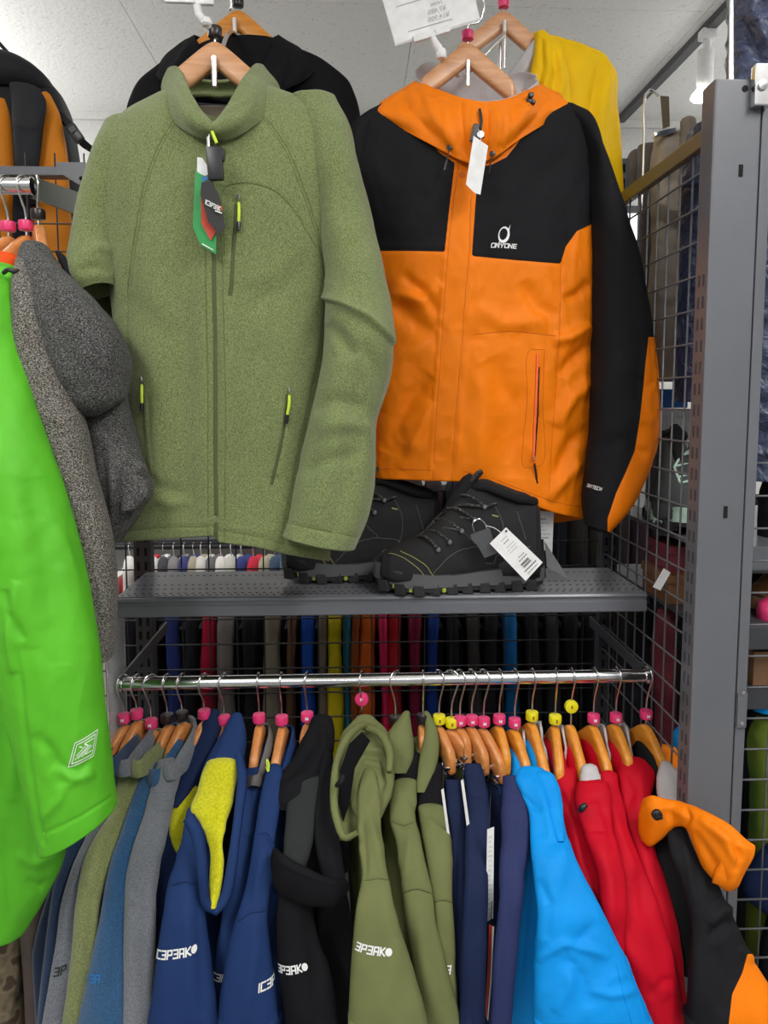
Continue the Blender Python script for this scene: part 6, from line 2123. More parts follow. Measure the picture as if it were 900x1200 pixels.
loft(hr, step=2.2, sup=2.0, creases=[([(820, 958), (850, 985), (866, 1015)], 5, 0.006), ([(835, 965), (862, 990), (880, 995)], 4, 0.005), ([(812, 972), (835, 1010), (852, 1035)], 6, -0.005), ([(860, 985), (866, 1005), (862, 1022)], 3, -0.006), ([(760, 950), (785, 945), (805, 958)], 5, 0.004), ([(804, 946), (808, 958), (803, 968)], 3, -0.004)], noise=[(0.004, 24, 24, 16, 95, 'r')], end='in').emit('hood', M['orange'], t)
hq = MB()
p = P(770, 955, 1.052)
hq.lathe([(0.008, 0.003), (0.008, -0.002), (0.0055, -0.004), (0.0001, -0.0045)], p, 18, 'Y')
hq.box(p + (0.001, -0.004, 0.0), (0.012, 0.006, 0.005), Matrix.Rotation(0.5, 3, 'Y'), 0.0015)
hq.build('cord_stopper', M['sec_black'], t, True)
rack_hanger(755, ap, 'cap_pink', 'M', 'wooden hanger with pink cap at the right end of the chrome rail', (778, 908), wood_='wood_amber', cap_z=0.012)
# ================================================================== the neighbouring rail at the left
LD = 1.2
lz = P(20, 218, LD)[2]
lx1 = P(38, 218, LD)[0]
lr = thing('hanging_rail', 'short chrome rail end at the upper left carrying the bright green jacket', 'rail', (lx1 - 0.3, LD, lz))
MB().lathe([(0.011, 0), (0.0125, 0.001), (0.0125, 0.8), (0.011, 0.801)], (lx1 - 0.801, LD, lz), 28, 'X').build('tube', M['chrome'], lr, True)
MB().lathe([(0.0135, 0), (0.0135, 0.003), (0.004, 0.004), (0.0001, 0.005)], (lx1 - 0.002, LD, lz), 24, 'X').build('end_cap', M['chrome'], lr, True)
a0, a1 = P(37, 206, LD + 0.01), P(38, 232, LD + 0.01)
b0, b1 = P(94, 226, 1.54), P(92, 252, 1.54)
MB().plate([a0, b0, b1, a1], 0.004, (-1, 0, 0)).build('support_arm', M['green_reflection'], lr)
fb = thing('frame_beam', 'grey painted steel beam with a tapered end plate above the left rail', 'beam', P(40, 200, 1.5))
q0, q1 = P(-160, 191, 1.5), P(76, 205, 1.5)
MB().box(((q0[0] + q1[0]) / 2, 1.52, (q0[2] + q1[2]) / 2), (q1[0] - q0[0], 0.03, q0[2] - q1[2]), bevel=0.002).build('beam', M['steel'], fb)
MB().plate([P(66, 190, 1.497), P(100, 190, 1.497), P(99, 217, 1.497), P(92, 216, 1.497), P(74, 205, 1.497), P(66, 205, 1.497)], 0.004, (0, 1, 0)).build('end_plate', M['steel'], fb)
p = P(95, 209, 1.496)
MB().lathe([(0.0042, 0.0), (0.0042, 0.0008)], p, 14, 'Y').build('bolt_hole', M['slot'], fb)

for (ap, yaw, cm, let, lab) in (((10, 277), -0.25, 'cap_pink', None, 'wooden hanger with pink cap on the left rail, cut by the left edge'), ((31, 276), -0.30, 'cap_pink', None, 'wooden hanger with pink cap holding the bright green jacket'), ((45, 263), 0.5, 'cap_black', None, 'wooden hanger with dark cap holding the charcoal melange hoodie')):
    a = P(ap[0], ap[1], LD)
    hanger(a, -math.pi / 2 + yaw, 'wood_mid', cm, let, lz + 0.0125 + 0.0034 - a[2], 0.0158, lab, 'hangers on the left rail', half=0.10)

# vermilion jacket, almost all behind the green one
t = thing('shell_jacket', 'vermilion orange jacket showing a sliver above the bright green collar', 'rain jacket', P(0, 900, 1.14))
loft([R((-30, 300), (20, 302), 1.155, .015), R((-60, 330), (22, 328), 1.14, .025), R((-90, 420), (20, 420), 1.13, .03), R((-90, 900), (10, 900), 1.13, .03)], step=4, noise=[(0.004, 14, 14, 6, 3, 'p')]).emit('trunk', M['red_orange'], t)

# charcoal melange hoodie
HD = 1.085
t = thing('hooded_sweatshirt', 'charcoal melange hooded sweatshirt on the left rail beside the olive fleece', 'sweatshirt', P(90, 770, HD))
kn = [(0.003, 14, 14, 8, 101, 'p'), (0.002, 30, 30, 20, 102, 'p')]
Hd = loft([R((26, 288), (58, 290), 1.12, .018), R((22, 302), (70, 310), 1.11, .03), R((26, 325), (90, 332), 1.09, .045), R((36, 350), (112, 352), 1.075, .055), R((46, 385), (138, 386), 1.065, .062), R((58, 420), (149, 412), 1.06, .062), R((72, 452), (149, 450), 1.062, .055), R((86, 474), (140, 472), 1.068, .042), R((100, 484), (122, 482), 1.075, .02)], step=2.2, noise=kn,
     creases=[([(30, 318), (48, 312), (62, 330), (66, 360)], 4, 0.006), ([(26, 312), (44, 306), (66, 322)], 3, -0.004), ([(60, 350), (75, 400), (92, 460)], 8, -0.005), ([(70, 330), (100, 370), (140, 400)], 12, 0.005), ([(100, 420), (120, 440), (140, 440)], 12, -0.005)])
Hd.emit('hood', M['melange_dark'], t)
Sv = loft([R((20, 310), (40, 312), 1.085, .02), R((18, 335), (50, 332), 1.06, .03), R((17, 380), (60, 372), 1.045, .036), R((24, 450), (80, 440), 1.035, .040), R((42, 500), (97, 492), 1.03, .040), R((60, 570), (114, 562), 1.025, .038), R((82, 640), (130, 632), 1.02, .036), R((100, 710), (136, 705), 1.015, .032), R((110, 772), (132, 768), 1.012, .028)], step=2.2, noise=kn,
          creases=[([(40, 480), (70, 490), (98, 486)], 10, 0.003), ([(100, 600), (110, 680), (118, 750)], 6, -0.003)])
Sv.emit('sleeve', M['melange'], t)
Tk = loft([R((90, 450), (148, 450), 1.115, .03), R((96, 490), (152, 486), 1.11, .04), R((104, 530), (162, 524), 1.105, .045), R((110, 556), (172, 556), 1.10, .048), R((112, 580), (177, 578), 1.10, .045), R((116, 604), (165, 600), 1.10, .035), R((122, 640), (143, 632), 1.10, .02)], step=2.2, noise=kn,
          creases=[([(116, 498), (128, 512), (144, 530)], 3, -0.004), ([(126, 505), (134, 560), (130, 620)], 5, 0.006), ([(150, 545), (140, 580), (138, 615)], 4, -0.007), ([(148, 556), (165, 548), (176, 566)], 5, 0.006), ([(124, 520), (120, 560), (128, 610)], 4, -0.005)])
Tk.emit('trunk', M['melange_dark'], t)
loft([R((150, 560), (172, 566), 1.055, .006), R((146, 580), (174, 580), 1.055, .008), R((142, 598), (160, 596), 1.055, .006)], step=2.2).emit('pocket_edge', M['melange_dark'], t)
t2 = thing('sweater', 'black top edge peeping out between the melange hood and the olive sleeve', 'sweatshirt', P(85, 345, 1.14))
loft([R((66, 298), (76, 300), 1.14, .01), R((74, 316), (92, 316), 1.135, .014), R((80, 334), (98, 336), 1.13, .014), R((84, 350), (104, 352), 1.13, .012), R((84, 500), (108, 500), 1.13, .012)], step=3).emit('trunk', M['dark_cloth'], t2)

# bright green shell jacket
GD = 0.97
t = thing('shell_jacket', 'bright green shell jacket at the left edge with a silver sleeve patch', 'rain jacket', P(20, 1085, GD))
gn = [(0.004, 12, 12, 5, 111, 'p'), (0.003, 22, 22, 9, 112, 'r'), (0.0012, 55, 55, 40, 113, 'p')]
GS = loft([R((-40, 322), (21, 316), 1.10, .02), R((-70, 345), (21, 340), 1.06, .04), R((-90, 420), (31, 416), 1.02, .055), R((-84, 500), (49, 496), 0.99, .06), R((-66, 590), (76, 586), 0.972, .06), R((-36, 690), (101, 686), 0.96, .056), R((-8, 770), (114, 766), 0.952, .054), R((14, 850), (122, 846), 0.948, .052), R((33, 920), (129, 908), 0.945, .050), R((49, 992), (134, 946), 0.942, .048)], step=2.2, noise=gn, sup=2.1,
          creases=[([(12, 720), (24, 800), (36, 900), (52, 985)], 3, -0.003, 's'), ([(4, 500), (20, 620), (30, 760)], 16, 0.006), ([(40, 560), (60, 680), (70, 780)], 16, -0.005), ([(20, 680), (12, 740), (16, 790)], 6, 0.008), ([(6, 690), (18, 730), (28, 750)], 5, -0.006), ([(60, 900), (85, 912), (110, 905)], 7, 0.005), ([(40, 860), (60, 880), (75, 920)], 8, -0.005), ([(70, 895), (92, 905), (104, 890)], 4, -0.003), ([(52, 976), (95, 956), (132, 932)], 2, -0.0015, 's'), ([(50, 960), (70, 935), (80, 915)], 6, 0.004)])
GS.emit('sleeve', M['lime_shell'], t)
# the quilted silver patch near the cuff
pm = MB()
pd = []
W_, H_ = 0.040, 0.030
for (x0_, y0_, x1_, y1_) in ((0, 0, 1, 0), (1, 0, 1, 1), (1, 1, 0, 1), (0, 1, 0, 0), (0.1, 0.12, 0.9, 0.12), (0.9, 0.12, 0.9, 0.88), (0.9, 0.88, 0.1, 0.88), (0.1, 0.88, 0.1, 0.12), (0.18, 0.25, 0.62, 0.60), (0.3, 0.25, 0.72, 0.58), (0.62, 0.60, 0.42, 0.76), (0.42, 0.76, 0.82, 0.76), (0.2, 0.4, 0.5, 0.66), (0.44, 0.25, 0.8, 0.52), (0.22, 0.75, 0.36, 0.66), (0.56, 0.3, 0.84, 0.3)):
    k = max(3, int(10 * math.hypot(x1_ - x0_, y1_ - y0_)))
    dx, dy = x1_ - x0_, y1_ - y0_
    L_ = math.hypot(dx, dy)
    nx, ny = -dy / L_ * 0.016, dx / L_ * 0.016 * 1.3
    vv, ff = [], []
    for q in range(k):
        s_ = q / (k - 1)
        for sg in (1, -1):
            X_, Y_ = x0_ + dx * s_ + sg * nx - 0.5, y0_ + dy * s_ + sg * ny - 0.5
            vv.append((X_ * W_ * 0.8 + Y_ * 0.012, Y_ * H_ + X_ * 0.006))
    for q in range(k - 1):
        ff.append((2 * q, 2 * q + 1, 2 * q + 3, 2 * q + 2))
    GS.decal(pm, vv, ff, 98, 878, 0.0, 0.0009)
mesh_obj('logo_patch', pm.v, pm.f, M['card'], t, False)
Gt = loft([R((-120, 420), (0, 420), 1.06, .03), R((-130, 600), (10, 600), 1.05, .035), R((-130, 800), (40, 800), 1.04, .04), R((-120, 930), (72, 925), 1.03, .042), R((-105, 1000), (76, 985), 1.025, .042), R((-70, 1050), (66, 1030), 1.022, .04), R((-60, 1090), (30, 1088), 1.02, .036)], step=2.4, noise=gn,
          creases=[([(10, 780), (20, 860), (14, 940)], 8, 0.006), ([(20, 1000), (40, 1010), (70, 995)], 8, 0.005), ([(5, 960), (10, 1040), (12, 1080)], 6, -0.005), ([(30, 1030), (45, 1040), (60, 1030)], 6, -0.004)])
Gt.emit('trunk', M['lime_shell'], t)
loft([R((-10, 320), (16, 318), 1.06, .008), R((-10, 350), (21, 345), 1.05, .010), R((-10, 366), (10, 362), 1.045, .008)], step=2.2).emit('collar', M['lime_shell'], t)
MB().tube(smooth_path([P(4, 320, 1.04), P(10, 316, 1.035), P(16, 318, 1.035), P(21, 317, 1.04)], 12), [0.003] * 12, 8).build('collar_toggle', M['tag_black'], t, True)

# trousers at the bottom left
t = thing('trousers', 'brown camouflage trousers at the bottom left corner', 'trousers', P(20, 1260, 1.15))
loft([R((-40, 1040), (30, 1040), 1.16, .02), R((-40, 1090), (30, 1086), 1.15, .03), R((-40, 1140), (26, 1130), 1.14, .03), R((-40, 1260), (30, 1250), 1.13, .03)], step=3, creases=[([(24, 1120), (16, 1160), (10, 1200)], 3, 0.003)], noise=kn).emit('leg', M['camo'], t)
t = thing('trousers', 'dull brown trousers hanging below the bright green hem', 'trousers', P(45, 1230, 1.13))
loft([R((20, 1040), (62, 1030), 1.15, .02), R((26, 1090), (60, 1080), 1.14, .026), R((30, 1140), (56, 1135), 1.13, .026), R((34, 1240), (58, 1240), 1.12, .026)], step=3, creases=[([(32, 1090), (40, 1130), (44, 1180)], 5, 0.005)], noise=kn).emit('leg', M['brown_cloth'], t)
# ================================================================== backpack behind the left mesh
KD = 1.74
t = thing('backpack', 'orange and black backpack hanging behind the mesh at the upper left', 'backpack', P(20, 320, KD))
pn = [(0.004, 12, 12, 8, 121, 'p')]
loft([R((-80, 88), (40, 84), KD, .05), R((-95, 100), (62, 100), KD, .08), R((-100, 125), (76, 122), KD, .10), R((-104, 160), (85, 158), KD, .11), R((-108, 220), (93, 220), KD, .115), R((-110, 320), (98, 320), KD, .11)], step=3, sup=2.6, noise=pn).emit('pack_body', M['pack_black'], t)
for rows in ([R((-60, 118), (12, 118), KD - .09, .02), R((-64, 150), (16, 150), KD - .098, .03), R((-66, 220), (19, 220), KD - .1, .03), R((-66, 318), (14, 318), KD - .1, .03)], [R((48, 112), (60, 112), KD - .085, .012), R((46, 128), (68, 128), KD - .09, .02), R((44, 160), (75, 160), KD - .095, .024), R((40, 220), (81, 220), KD - .098, .026), R((38, 318), (86, 318), KD - .098, .024)]):
    loft(rows, step=3, noise=pn).emit('front_panel', M['pack_orange'], t)
loft([R((-60, 78), (30, 78), KD - .02, .05), R((-70, 86), (48, 86), KD - .03, .09), R((-74, 97), (60, 98), KD - .035, .10), R((-70, 106), (58, 108), KD - .03, .08)], step=3, noise=pn).emit('lid', M['pack_black'], t)
loft([R((10, 98), (46, 104), KD - .13, .008), R((13, 112), (53, 116), KD - .135, .012), R((15, 145), (50, 148), KD - .14, .014), R((18, 190), (46, 192), KD - .14, .014), R((20, 240), (42, 240), KD - .13, .012)], step=2.5, creases=[([(16, 140), (30, 150), (48, 146)], 4, 0.003)], noise=pn).emit('shoulder_strap', M['pack_black'], t)
loft([R((16, 205), (36, 205), KD - .135, .01), R((15, 260), (36, 260), KD - .135, .01), R((15, 318), (36, 318), KD - .13, .01)], step=3).emit('shoulder_strap', M['dark_cloth'], t)
MB().tube(smooth_path([P(70, 136, KD - .06), P(82, 148, KD - .08), P(90, 160, KD - .09), P(100, 170, KD - .08), P(112, 178, KD - .06)], 16), [0.010, 0.010, 0.010, 0.009, 0.009, 0.010, 0.011, 0.011, 0.011, 0.011, 0.010, 0.010, 0.010, 0.009, 0.009, 0.009], 4).build('side_strap', M['pack_black'], t)
MB().box(P(88, 156, KD - .105), (0.022, 0.014, 0.040), Matrix.Rotation(-0.6, 3, 'Y'), 0.004).build('buckle', M['sec_black'], t, True)
MB().box(P(85, 152, KD - .113), (0.014, 0.004, 0.012), Matrix.Rotation(-0.6, 3, 'Y'), 0.001).build('buckle_face', M['sec_grey'], t, True)
t = thing('sling_strap', 'taut black strap running down to the backpack lid from above', 'strap', P(28, 82, KD))
MB().tube([P(-30, 18, KD), P(29, 84, KD)], 0.0045, 6).build('strap', M['pack_black'], t)

# ================================================================== rear rail behind the back mesh
RG = 'garments on the rear rail'
RD_ = 1.88
z = P(450, 702, RD_)[2]
t = thing('rear_rail', 'rail behind the back mesh hidden by the shelf, carrying the rear garments', 'rail', (0, RD_, z))
MB().tube([(-0.95, RD_, z), (0.55, RD_, z)], 0.0125, 16).build('tube', M['chrome'], t, True)
C_ = lambda n_, r, g_, b: shell(n_, lin(r, g_, b), 0.7, 0.2)
cols = [  # most near black garments are added to put shade between the sleeves
    (152, 22, 'dark_cloth', 'near black shade filler leftmost on the rear rail'), (178, 22, 'dark_cloth', 'near black shade filler second on the rear rail'),
    (202, 20, (44, 60, 130), 'dark royal blue garment on the rear rail below the fleece hem'), (226, 20, 'dark_cloth', 'near black shade filler left of the raspberry one behind the mesh'),
    (246, 20, (186, 24, 60), 'raspberry red garment behind the mesh above the yellow hoods'), (264, 24, (140, 134, 132), 'grey silvery sleeve behind the mesh next to raspberry'),
    (292, 20, 'dark_cloth', 'near black shade filler between silver grey and greige sleeves'), (320, 24, (150, 142, 124), 'greige sleeve behind the mesh below the fleece'),
    (343, 12, (112, 78, 50), 'narrow brown sleeve behind the mesh beside the royal blue one'), (361, 20, (30, 84, 190), 'royal blue sleeve behind the mesh above the black hood'),
    (378, 14, (128, 116, 100), 'taupe sleeve between royal blue and yellow behind the mesh'), (393, 22, (222, 200, 20), 'bright yellow sleeve behind the mesh under the boots'),
    (407, 12, (30, 112, 140), 'narrow teal sleeve right of the bright yellow one behind the mesh'), (417, 14, (150, 74, 30), 'rust brown sleeve behind the mesh left of the orange one'),
    (432, 24, (226, 104, 30), 'orange sleeve behind the mesh above the round pink tag'), (448, 10, (220, 40, 90), 'thin pink edge of a garment behind the mesh'),
    (462, 20, (196, 28, 40), 'scarlet sleeve behind the mesh under the near boot'), (486, 16, (130, 24, 60), 'maroon sleeve behind the mesh right of the scarlet one'),
    (508, 16, (28, 62, 150), 'deep blue sleeve behind the mesh right of maroon'), (530, 18, 'dark_cloth', 'near black garment behind the mesh under the boot heel'),
    (553, 20, (70, 66, 66), 'dark grey sleeve behind the mesh in the middle right'), (575, 18, 'dark_cloth', 'near black shade filler left of the cobalt sleeve behind the mesh'),
    (596, 20, (22, 110, 180), 'cobalt blue sleeve behind the mesh at the right'), (622, 20, 'dark_cloth', 'near black shade filler right of the cobalt sleeve behind the mesh'),
    (646, 20, (60, 60, 66), 'charcoal garment near the right end of the rear rail'), (668, 20, 'dark_cloth', 'near black shade filler second from right on the rear rail'), (690, 20, 'dark_cloth', 'near black shade filler rightmost on the rear rail')]
for k, (px, w_, c_, lab) in enumerate(cols):
    m_ = M[c_] if isinstance(c_, str) else C_('shaded_rear_cloth', *[q * 0.86 for q in c_])  # colours scaled down to carry the shade behind the shelf
    t = thing('hanging_garment', lab, 'garment', P(px, 1000, RD_), RG)
    h = w_ * 0.40
    rr = random.Random(k)
    dx = rr.uniform(-4, 4)
    S = loft([R((px - h * 0.5, 690), (px + h * 0.5, 690), RD_ - .05, .01), R((px - h * 0.9, 712), (px + h * 0.9, 712), RD_ - .10, .016), R((px - h + dx * 0.4, 760), (px + h * 0.9 + dx * .4, 760), RD_ - .14, .02), R((px - h + dx, 830), (px + h * 1.1 + dx, 830), RD_ - .15, .022), R((px - h * 1.2 + dx, 885), (px + h * 1.3 + dx, 885), RD_ - .15, .022)], step=4, noise=[(0.006, 14, 14, 8, k * 1.7, 'p'), (0.003, 30, 30, 16, k, 'r')])
    S.emit('sleeve', m_, t)
    A = P(px, 700, RD_)
    MB().box((A[0], RD_ + 0.05, A[2] - 0.48), (0.034, 0.30, 0.86), None, 0.012).build('trunk', M['dark_cloth'], t, True)  # near black whatever the sleeve, so shade is put into its colour
    MB().tube(smooth_path([(A[0], RD_ + 0.014, A[2] + 0.0), (A[0], RD_, A[2] + 0.017), (A[0], RD_ - 0.015, A[2] + 0.004), (A[0], RD_, A[2] - 0.045)], 14), 0.0016, 6).build('hook', M['chrome'], t, True)

# ================================================================== far rack by the back wall
FR = 'garments on the far rack'
FDp = 2.55
zr = P(250, 640, FDp)[2]
t = thing('far_rail', 'dark rail of the far rack seen between fleece hem and shelf', 'rail', (-0.5, FDp, zr))
MB().tube([(-1.25, FDp, zr), (0.35, FDp, zr)], 0.010, 12).build('tube', M['wire_dark'], t, True)
for x in (-1.25, 0.35):
    MB().tube([(x, FDp, 0), (x, FDp, zr + 0.01)], 0.012, 10).build('post', M['wire_dark'], t, True)
fcol = [(226, 226, 222), (200, 60, 66), (222, 222, 218), (70, 70, 76), (132, 130, 134), (60, 66, 120), (168, 158, 140), (214, 212, 206), (110, 110, 112), (226, 224, 220), (198, 196, 190), (56, 64, 128), (206, 50, 72), (178, 172, 150), (66, 84, 110), (96, 112, 132), (50, 96, 176), (70, 120, 160), (40, 44, 60), (150, 150, 152)]
fx = [152, 166, 180, 192, 204, 216, 227, 236, 247, 259, 271, 283, 297, 310, 322, 334, 347, 360, 372, 386]
names = ['white', 'coral red', 'off-white', 'charcoal', 'mid grey', 'indigo', 'beige', 'ivory', 'graphite', 'bright white', 'stone', 'dark indigo', 'crimson', 'sand', 'slate', 'blue grey', 'royal blue', 'steel blue', 'blackish navy', 'silver grey']
for k, (px, c_) in enumerate(zip(fx, fcol)):
    t = thing('hanging_garment', names[k] + ' garment on the far rack, seen between fleece hem and shelf', 'garment', P(px, 760, FDp), FR)
    m_ = C_('far_garment_cloth', *c_)
    S = loft([R((px - 4, 654), (px + 4, 654), FDp - .12, .012), R((px - 6.5, 659), (px + 6.5, 659), FDp - .16, .018), R((px - 7, 690), (px + 7, 690), FDp - .19, .02), R((px - 8, 780), (px + 8, 780), FDp - .2, .02)], step=3, noise=[(0.004, 16, 16, 8, k * 2.1, 'p')])
    S.emit('sleeve', m_, t)
    A = P(px, 652, FDp)
    MB().box((A[0], FDp, A[2] - 0.32), (0.03, 0.38, 0.58), None, 0.01).build('trunk', m_, t, True)
    hk = [(A[0], FDp + 0.012, zr + 0.004), (A[0], FDp, zr + 0.0125), (A[0], FDp - 0.0125, zr + 0.002), (A[0], FDp, zr - 0.03), (A[0], FDp, A[2] - 0.02)]
    MB().tube(smooth_path(hk, 14), 0.002, 6).build('hook', M['plastic_white'] if k % 3 else M['chrome'], t, True)
for (x0_, x1_, y0_, y1_, mt, lab) in ((205, 262, 610, 628, 'box_white', 'white carton on the wall shelf behind the fleece hem'), (268, 330, 608, 630, 'box_white', 'long white carton behind the fleece hem, right of its twin'), (262, 272, 612, 628, 'lime_pull', 'small lime green carton between the two white cartons')):
    a, b = P(x0_, y0_, 2.95), P(x1_, y1_, 2.95)
    tag(MB().box(((a[0] + b[0]) / 2, 3.02, (a[2] + b[2]) / 2), (b[0] - a[0], 0.14, a[2] - b[2]), None, 0.003).build('carton', M[mt], None, False, origin=((a[0] + b[0]) / 2, 3.02, b[2])), lab, 'box')
a = P(200, 631, 2.9)
tag(MB().box((-0.35, 3.06, a[2] - 0.012), (2.0, 0.36, 0.022)).build('wall_shelf', M['steel_dark'], None, False, origin=(-0.35, 3.06, a[2])), 'dark wall shelf under the white cartons at the back', 'shelf')

# dark coats on a rail in the aisle behind, seen past the boots and through the side mesh
DR = 'dark coats on the aisle rail behind the boots'
DD = 2.15
zd = P(600, 540, DD)[2]
t = thing('aisle_rail', 'black rail behind the orange jacket carrying the dark coats', 'rail', (0.6, DD, zd))
MB().tube([(0.02, DD, zd), (1.35, DD, zd)], 0.011, 12).build('tube', M['wire_dark'], t, True)
for x in (0.02, 1.35):
    MB().tube([(x, DD, 0), (x, DD, zd + 0.01)], 0.012, 10).build('post', M['wire_dark'], t, True)
dk = [('graphite', (58, 57, 60)), ('brown-black', (44, 38, 36)), ('blue-black', (32, 34, 44)), ('soot grey', (66, 64, 64)), ('plum-black', (50, 34, 42))]
for k in range(19):
    px = 436 + k * 24
    nm, c_ = dk[(k * 3) % 5]
    where = 'behind the left boot' if px < 500 else 'behind the near boot' if px < 620 else 'behind the orange hem' if px < 720 else 'far behind the side mesh'
    t = thing('coat', '%s coat %s on the aisle rail, number %s from left' % (nm, where, ('one two three four five six seven eight nine ten eleven twelve thirteen fourteen fifteen sixteen seventeen eighteen nineteen'.split())[k]), 'coat', P(px, 1000, DD), DR)
    S = loft([R((px - 5, 556), (px + 5, 556), DD - .10, .014), R((px - 10, 568), (px + 10, 568), DD - .15, .02), R((px - 12, 600), (px + 12, 600), DD - .18, .024), R((px - 13, 760), (px + 13, 760), DD - .19, .024), R((px - 13, 900), (px + 13, 900), DD - .19, .02)], step=4, noise=[(0.006, 14, 14, 8, k * 1.9, 'p'), (0.003, 30, 30, 16, k, 'r')])
    S.emit('sleeve', C_('aisle_coat_cloth', *c_), t)
    A = P(px, 556, DD)
    MB().box((A[0], DD, A[2] - 0.40), (0.045, 0.36, 0.70), None, 0.012).build('trunk', M['dark_cloth'], t, True)
    MB().tube(smooth_path([(A[0], DD + 0.013, zd + 0.004), (A[0], DD, zd + 0.0135), (A[0], DD - 0.0135, zd + 0.002), (A[0], DD, zd - 0.02), (A[0], DD, A[2] - 0.06)], 14), 0.0018, 6).build('hook', M['chrome'], t, True)

# ================================================================== the neighbouring bay beyond the mesh side panel
nz = P(780, 640, 1.16)[2]
t = thing('steel_shelf', 'grey steel shelf beyond the mesh side panel, under the mint-laced shoe', 'shelf', (0.95, 1.36, nz - 0.02))
MB().box((0.95, 1.385, nz - 0.004), (0.76, 0.45, 0.008), None, 0.001).build('shelf_board', M['steel_shelf'], t)
MB().box((0.95, 1.155, nz - 0.02), (0.76, 0.014, 0.04), None, 0.003).build('front_lip', M['steel_shelf'], t)
nz2 = P(780, 705, 1.3)[2]
t = thing('steel_shelf', 'lower steel shelf beyond the mesh side panel, under the cartons', 'shelf', (0.95, 1.36, nz2 - 0.02))
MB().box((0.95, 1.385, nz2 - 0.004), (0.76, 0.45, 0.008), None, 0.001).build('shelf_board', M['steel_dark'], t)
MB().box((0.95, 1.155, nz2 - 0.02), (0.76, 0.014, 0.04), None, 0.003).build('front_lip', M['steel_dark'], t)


def recolour(root, loc, rz, table, label, cat, skip=(), scale=1.0):
    """another shoe from the boot's pieces in other cloth"""
    r = dup(root, loc, None, (0, 0, rz))
    r['label'] = label
    r['category'] = cat
    r.name = 'trail_shoe'
    if 'group' in r:
        del r['group']
    r.scale = (scale,) * 3
    for ch in list(root.children):
        nm = ch.name.split('.')[0]
        if nm in skip:
            continue
        c = dup(ch, None, r)
        if nm in table:
            c.data = ch.data.copy()
            c.data.materials.clear()
            c.data.materials.append(M[table[nm]])
    return r


SK = ('security_tag', 'security_loop', 'price_tag', 'tag_thread', 'tag_print', 'fabric_label', 'lime_lug', 'stitching')
TB = {'upper': 'shoe_dark', 'midsole': 'mint', 'laces': 'mint', 'tongue': 'boot_mesh', 'pull_tab': 'mint'}
sp_ = P(790, 612, 1.36)
recolour(bt, (sp_[0], 1.37, nz), 1.25, TB, 'dark grey trail shoe with mint laces and pale sole behind the mesh', 'shoe', SK, 0.92)
for (x0_, x1_, y0_, y1_, d, dep, mt, nm, lab) in ((768, 806, 479, 600, 1.52, 0.12, 'box_white', 'shoe_box', 'white shoe carton behind the mint-laced shoe'), (764, 806, 456, 478, 1.52, 0.12, 'box_blue', 'shoe_box', 'blue carton lid on top of the white shoe carton'),
                                        (786, 816, 640, 672, 1.30, 0.10, 'box_red', 'shoe_box', 'maroon patterned carton behind the mesh below the mint-laced shoe'), (784, 818, 674, 704, 1.28, 0.12, 'box_brown', 'shoe_box', 'brown carton on the lower shelf behind the mesh')):
    a, b = P(x0_, y0_, d), P(x1_, y1_, d)
    zb = {'box_white': nz, 'box_brown': nz2, 'box_red': nz2}.get(mt, b[2])
    zt = a[2] if mt != 'box_red' else a[2]
    t = thing(nm, lab, 'box', ((a[0] + b[0]) / 2, d + dep / 2, zb))
    lz_ = zt - 0.012
    MB().box(((a[0] + b[0]) / 2, d + dep / 2, (lz_ + zb) / 2), (b[0] - a[0], dep, lz_ - zb), Matrix.Identity(3), 0.0015).build('box_body', M[mt], t)
    MB().box(((a[0] + b[0]) / 2, d + dep / 2, zt - 0.008), (b[0] - a[0] + 0.006, dep + 0.006, 0.016), None, 0.0015).build('box_lid', M[mt], t)
t = thing('info_card', 'small grey card leaning beyond the mesh by the brown carton', 'card', P(776, 690, 1.22))
px_plate('card', [(765, 688), (778, 666), (786, 671), (774, 692)], 1.22, 0.0006, 'card', t)

# clothes hanging in that bay
BG_ = 'clothes hanging beyond the side mesh'


def bay(name, label, cat, mat, rows, d, t_=0.03, cre=(), nz_=None, part='trunk', top='cap'):
    t = thing(name, label, cat, P(rows[-1][1], rows[-1][0], d), BG_)
    S = loft([R((r[1], r[0]), (r[2], r[0]), d, t_ if i else t_ * 0.6) for i, r in enumerate(rows)], step=2.6, creases=cre, top=top, noise=nz_ or [(0.008, 16, 16, 8, d * 11, 'p'), (0.007, 26, 26, 14, d * 7, 'r')])
    S.emit(part, M[mat], t)
    return t, S


tq, _ = bay('trousers', 'greige trousers on a clip hanger behind the side mesh', 'trousers', 'greige', [(158, 770, 804), (180, 768, 806), (240, 766, 808), (320, 764, 806), (400, 760, 802), (446, 758, 800)], 1.50, 0.04, [([(780, 160), (776, 250), (770, 400)], 5, 0.008), ([(770, 200), (785, 215), (800, 205)], 5, -0.006), ([(764, 330), (780, 350), (800, 340)], 6, 0.008)], part='leg', top='in')
MB().tube(smooth_path([P(752, 250, 1.5), P(755, 160, 1.5), P(757, 110, 1.5), P(762, 105, 1.5), P(772, 113, 1.5)], 24), 0.0028, 8).build('wire_frame', M['chrome'], tq, True)
px_plate('metal_strap', [(774, 112), (784, 113), (785, 148), (777, 151)], 1.485, 0.002, 'bronze', tq)
MB().box(P(778, 156, 1.47), (0.045, 0.012, 0.010), Matrix.Rotation(-0.25, 3, 'Y'), 0.002).build('clip', M['chrome'], tq, True)
bay('trousers', 'dark grey trousers behind the side mesh, left of the greige ones', 'trousers', 'grey_cloth', [(172, 750, 774), (200, 748, 776), (260, 750, 772), (330, 748, 768), (420, 742, 766), (446, 742, 766)], 1.56, 0.03, part='leg', top='in')
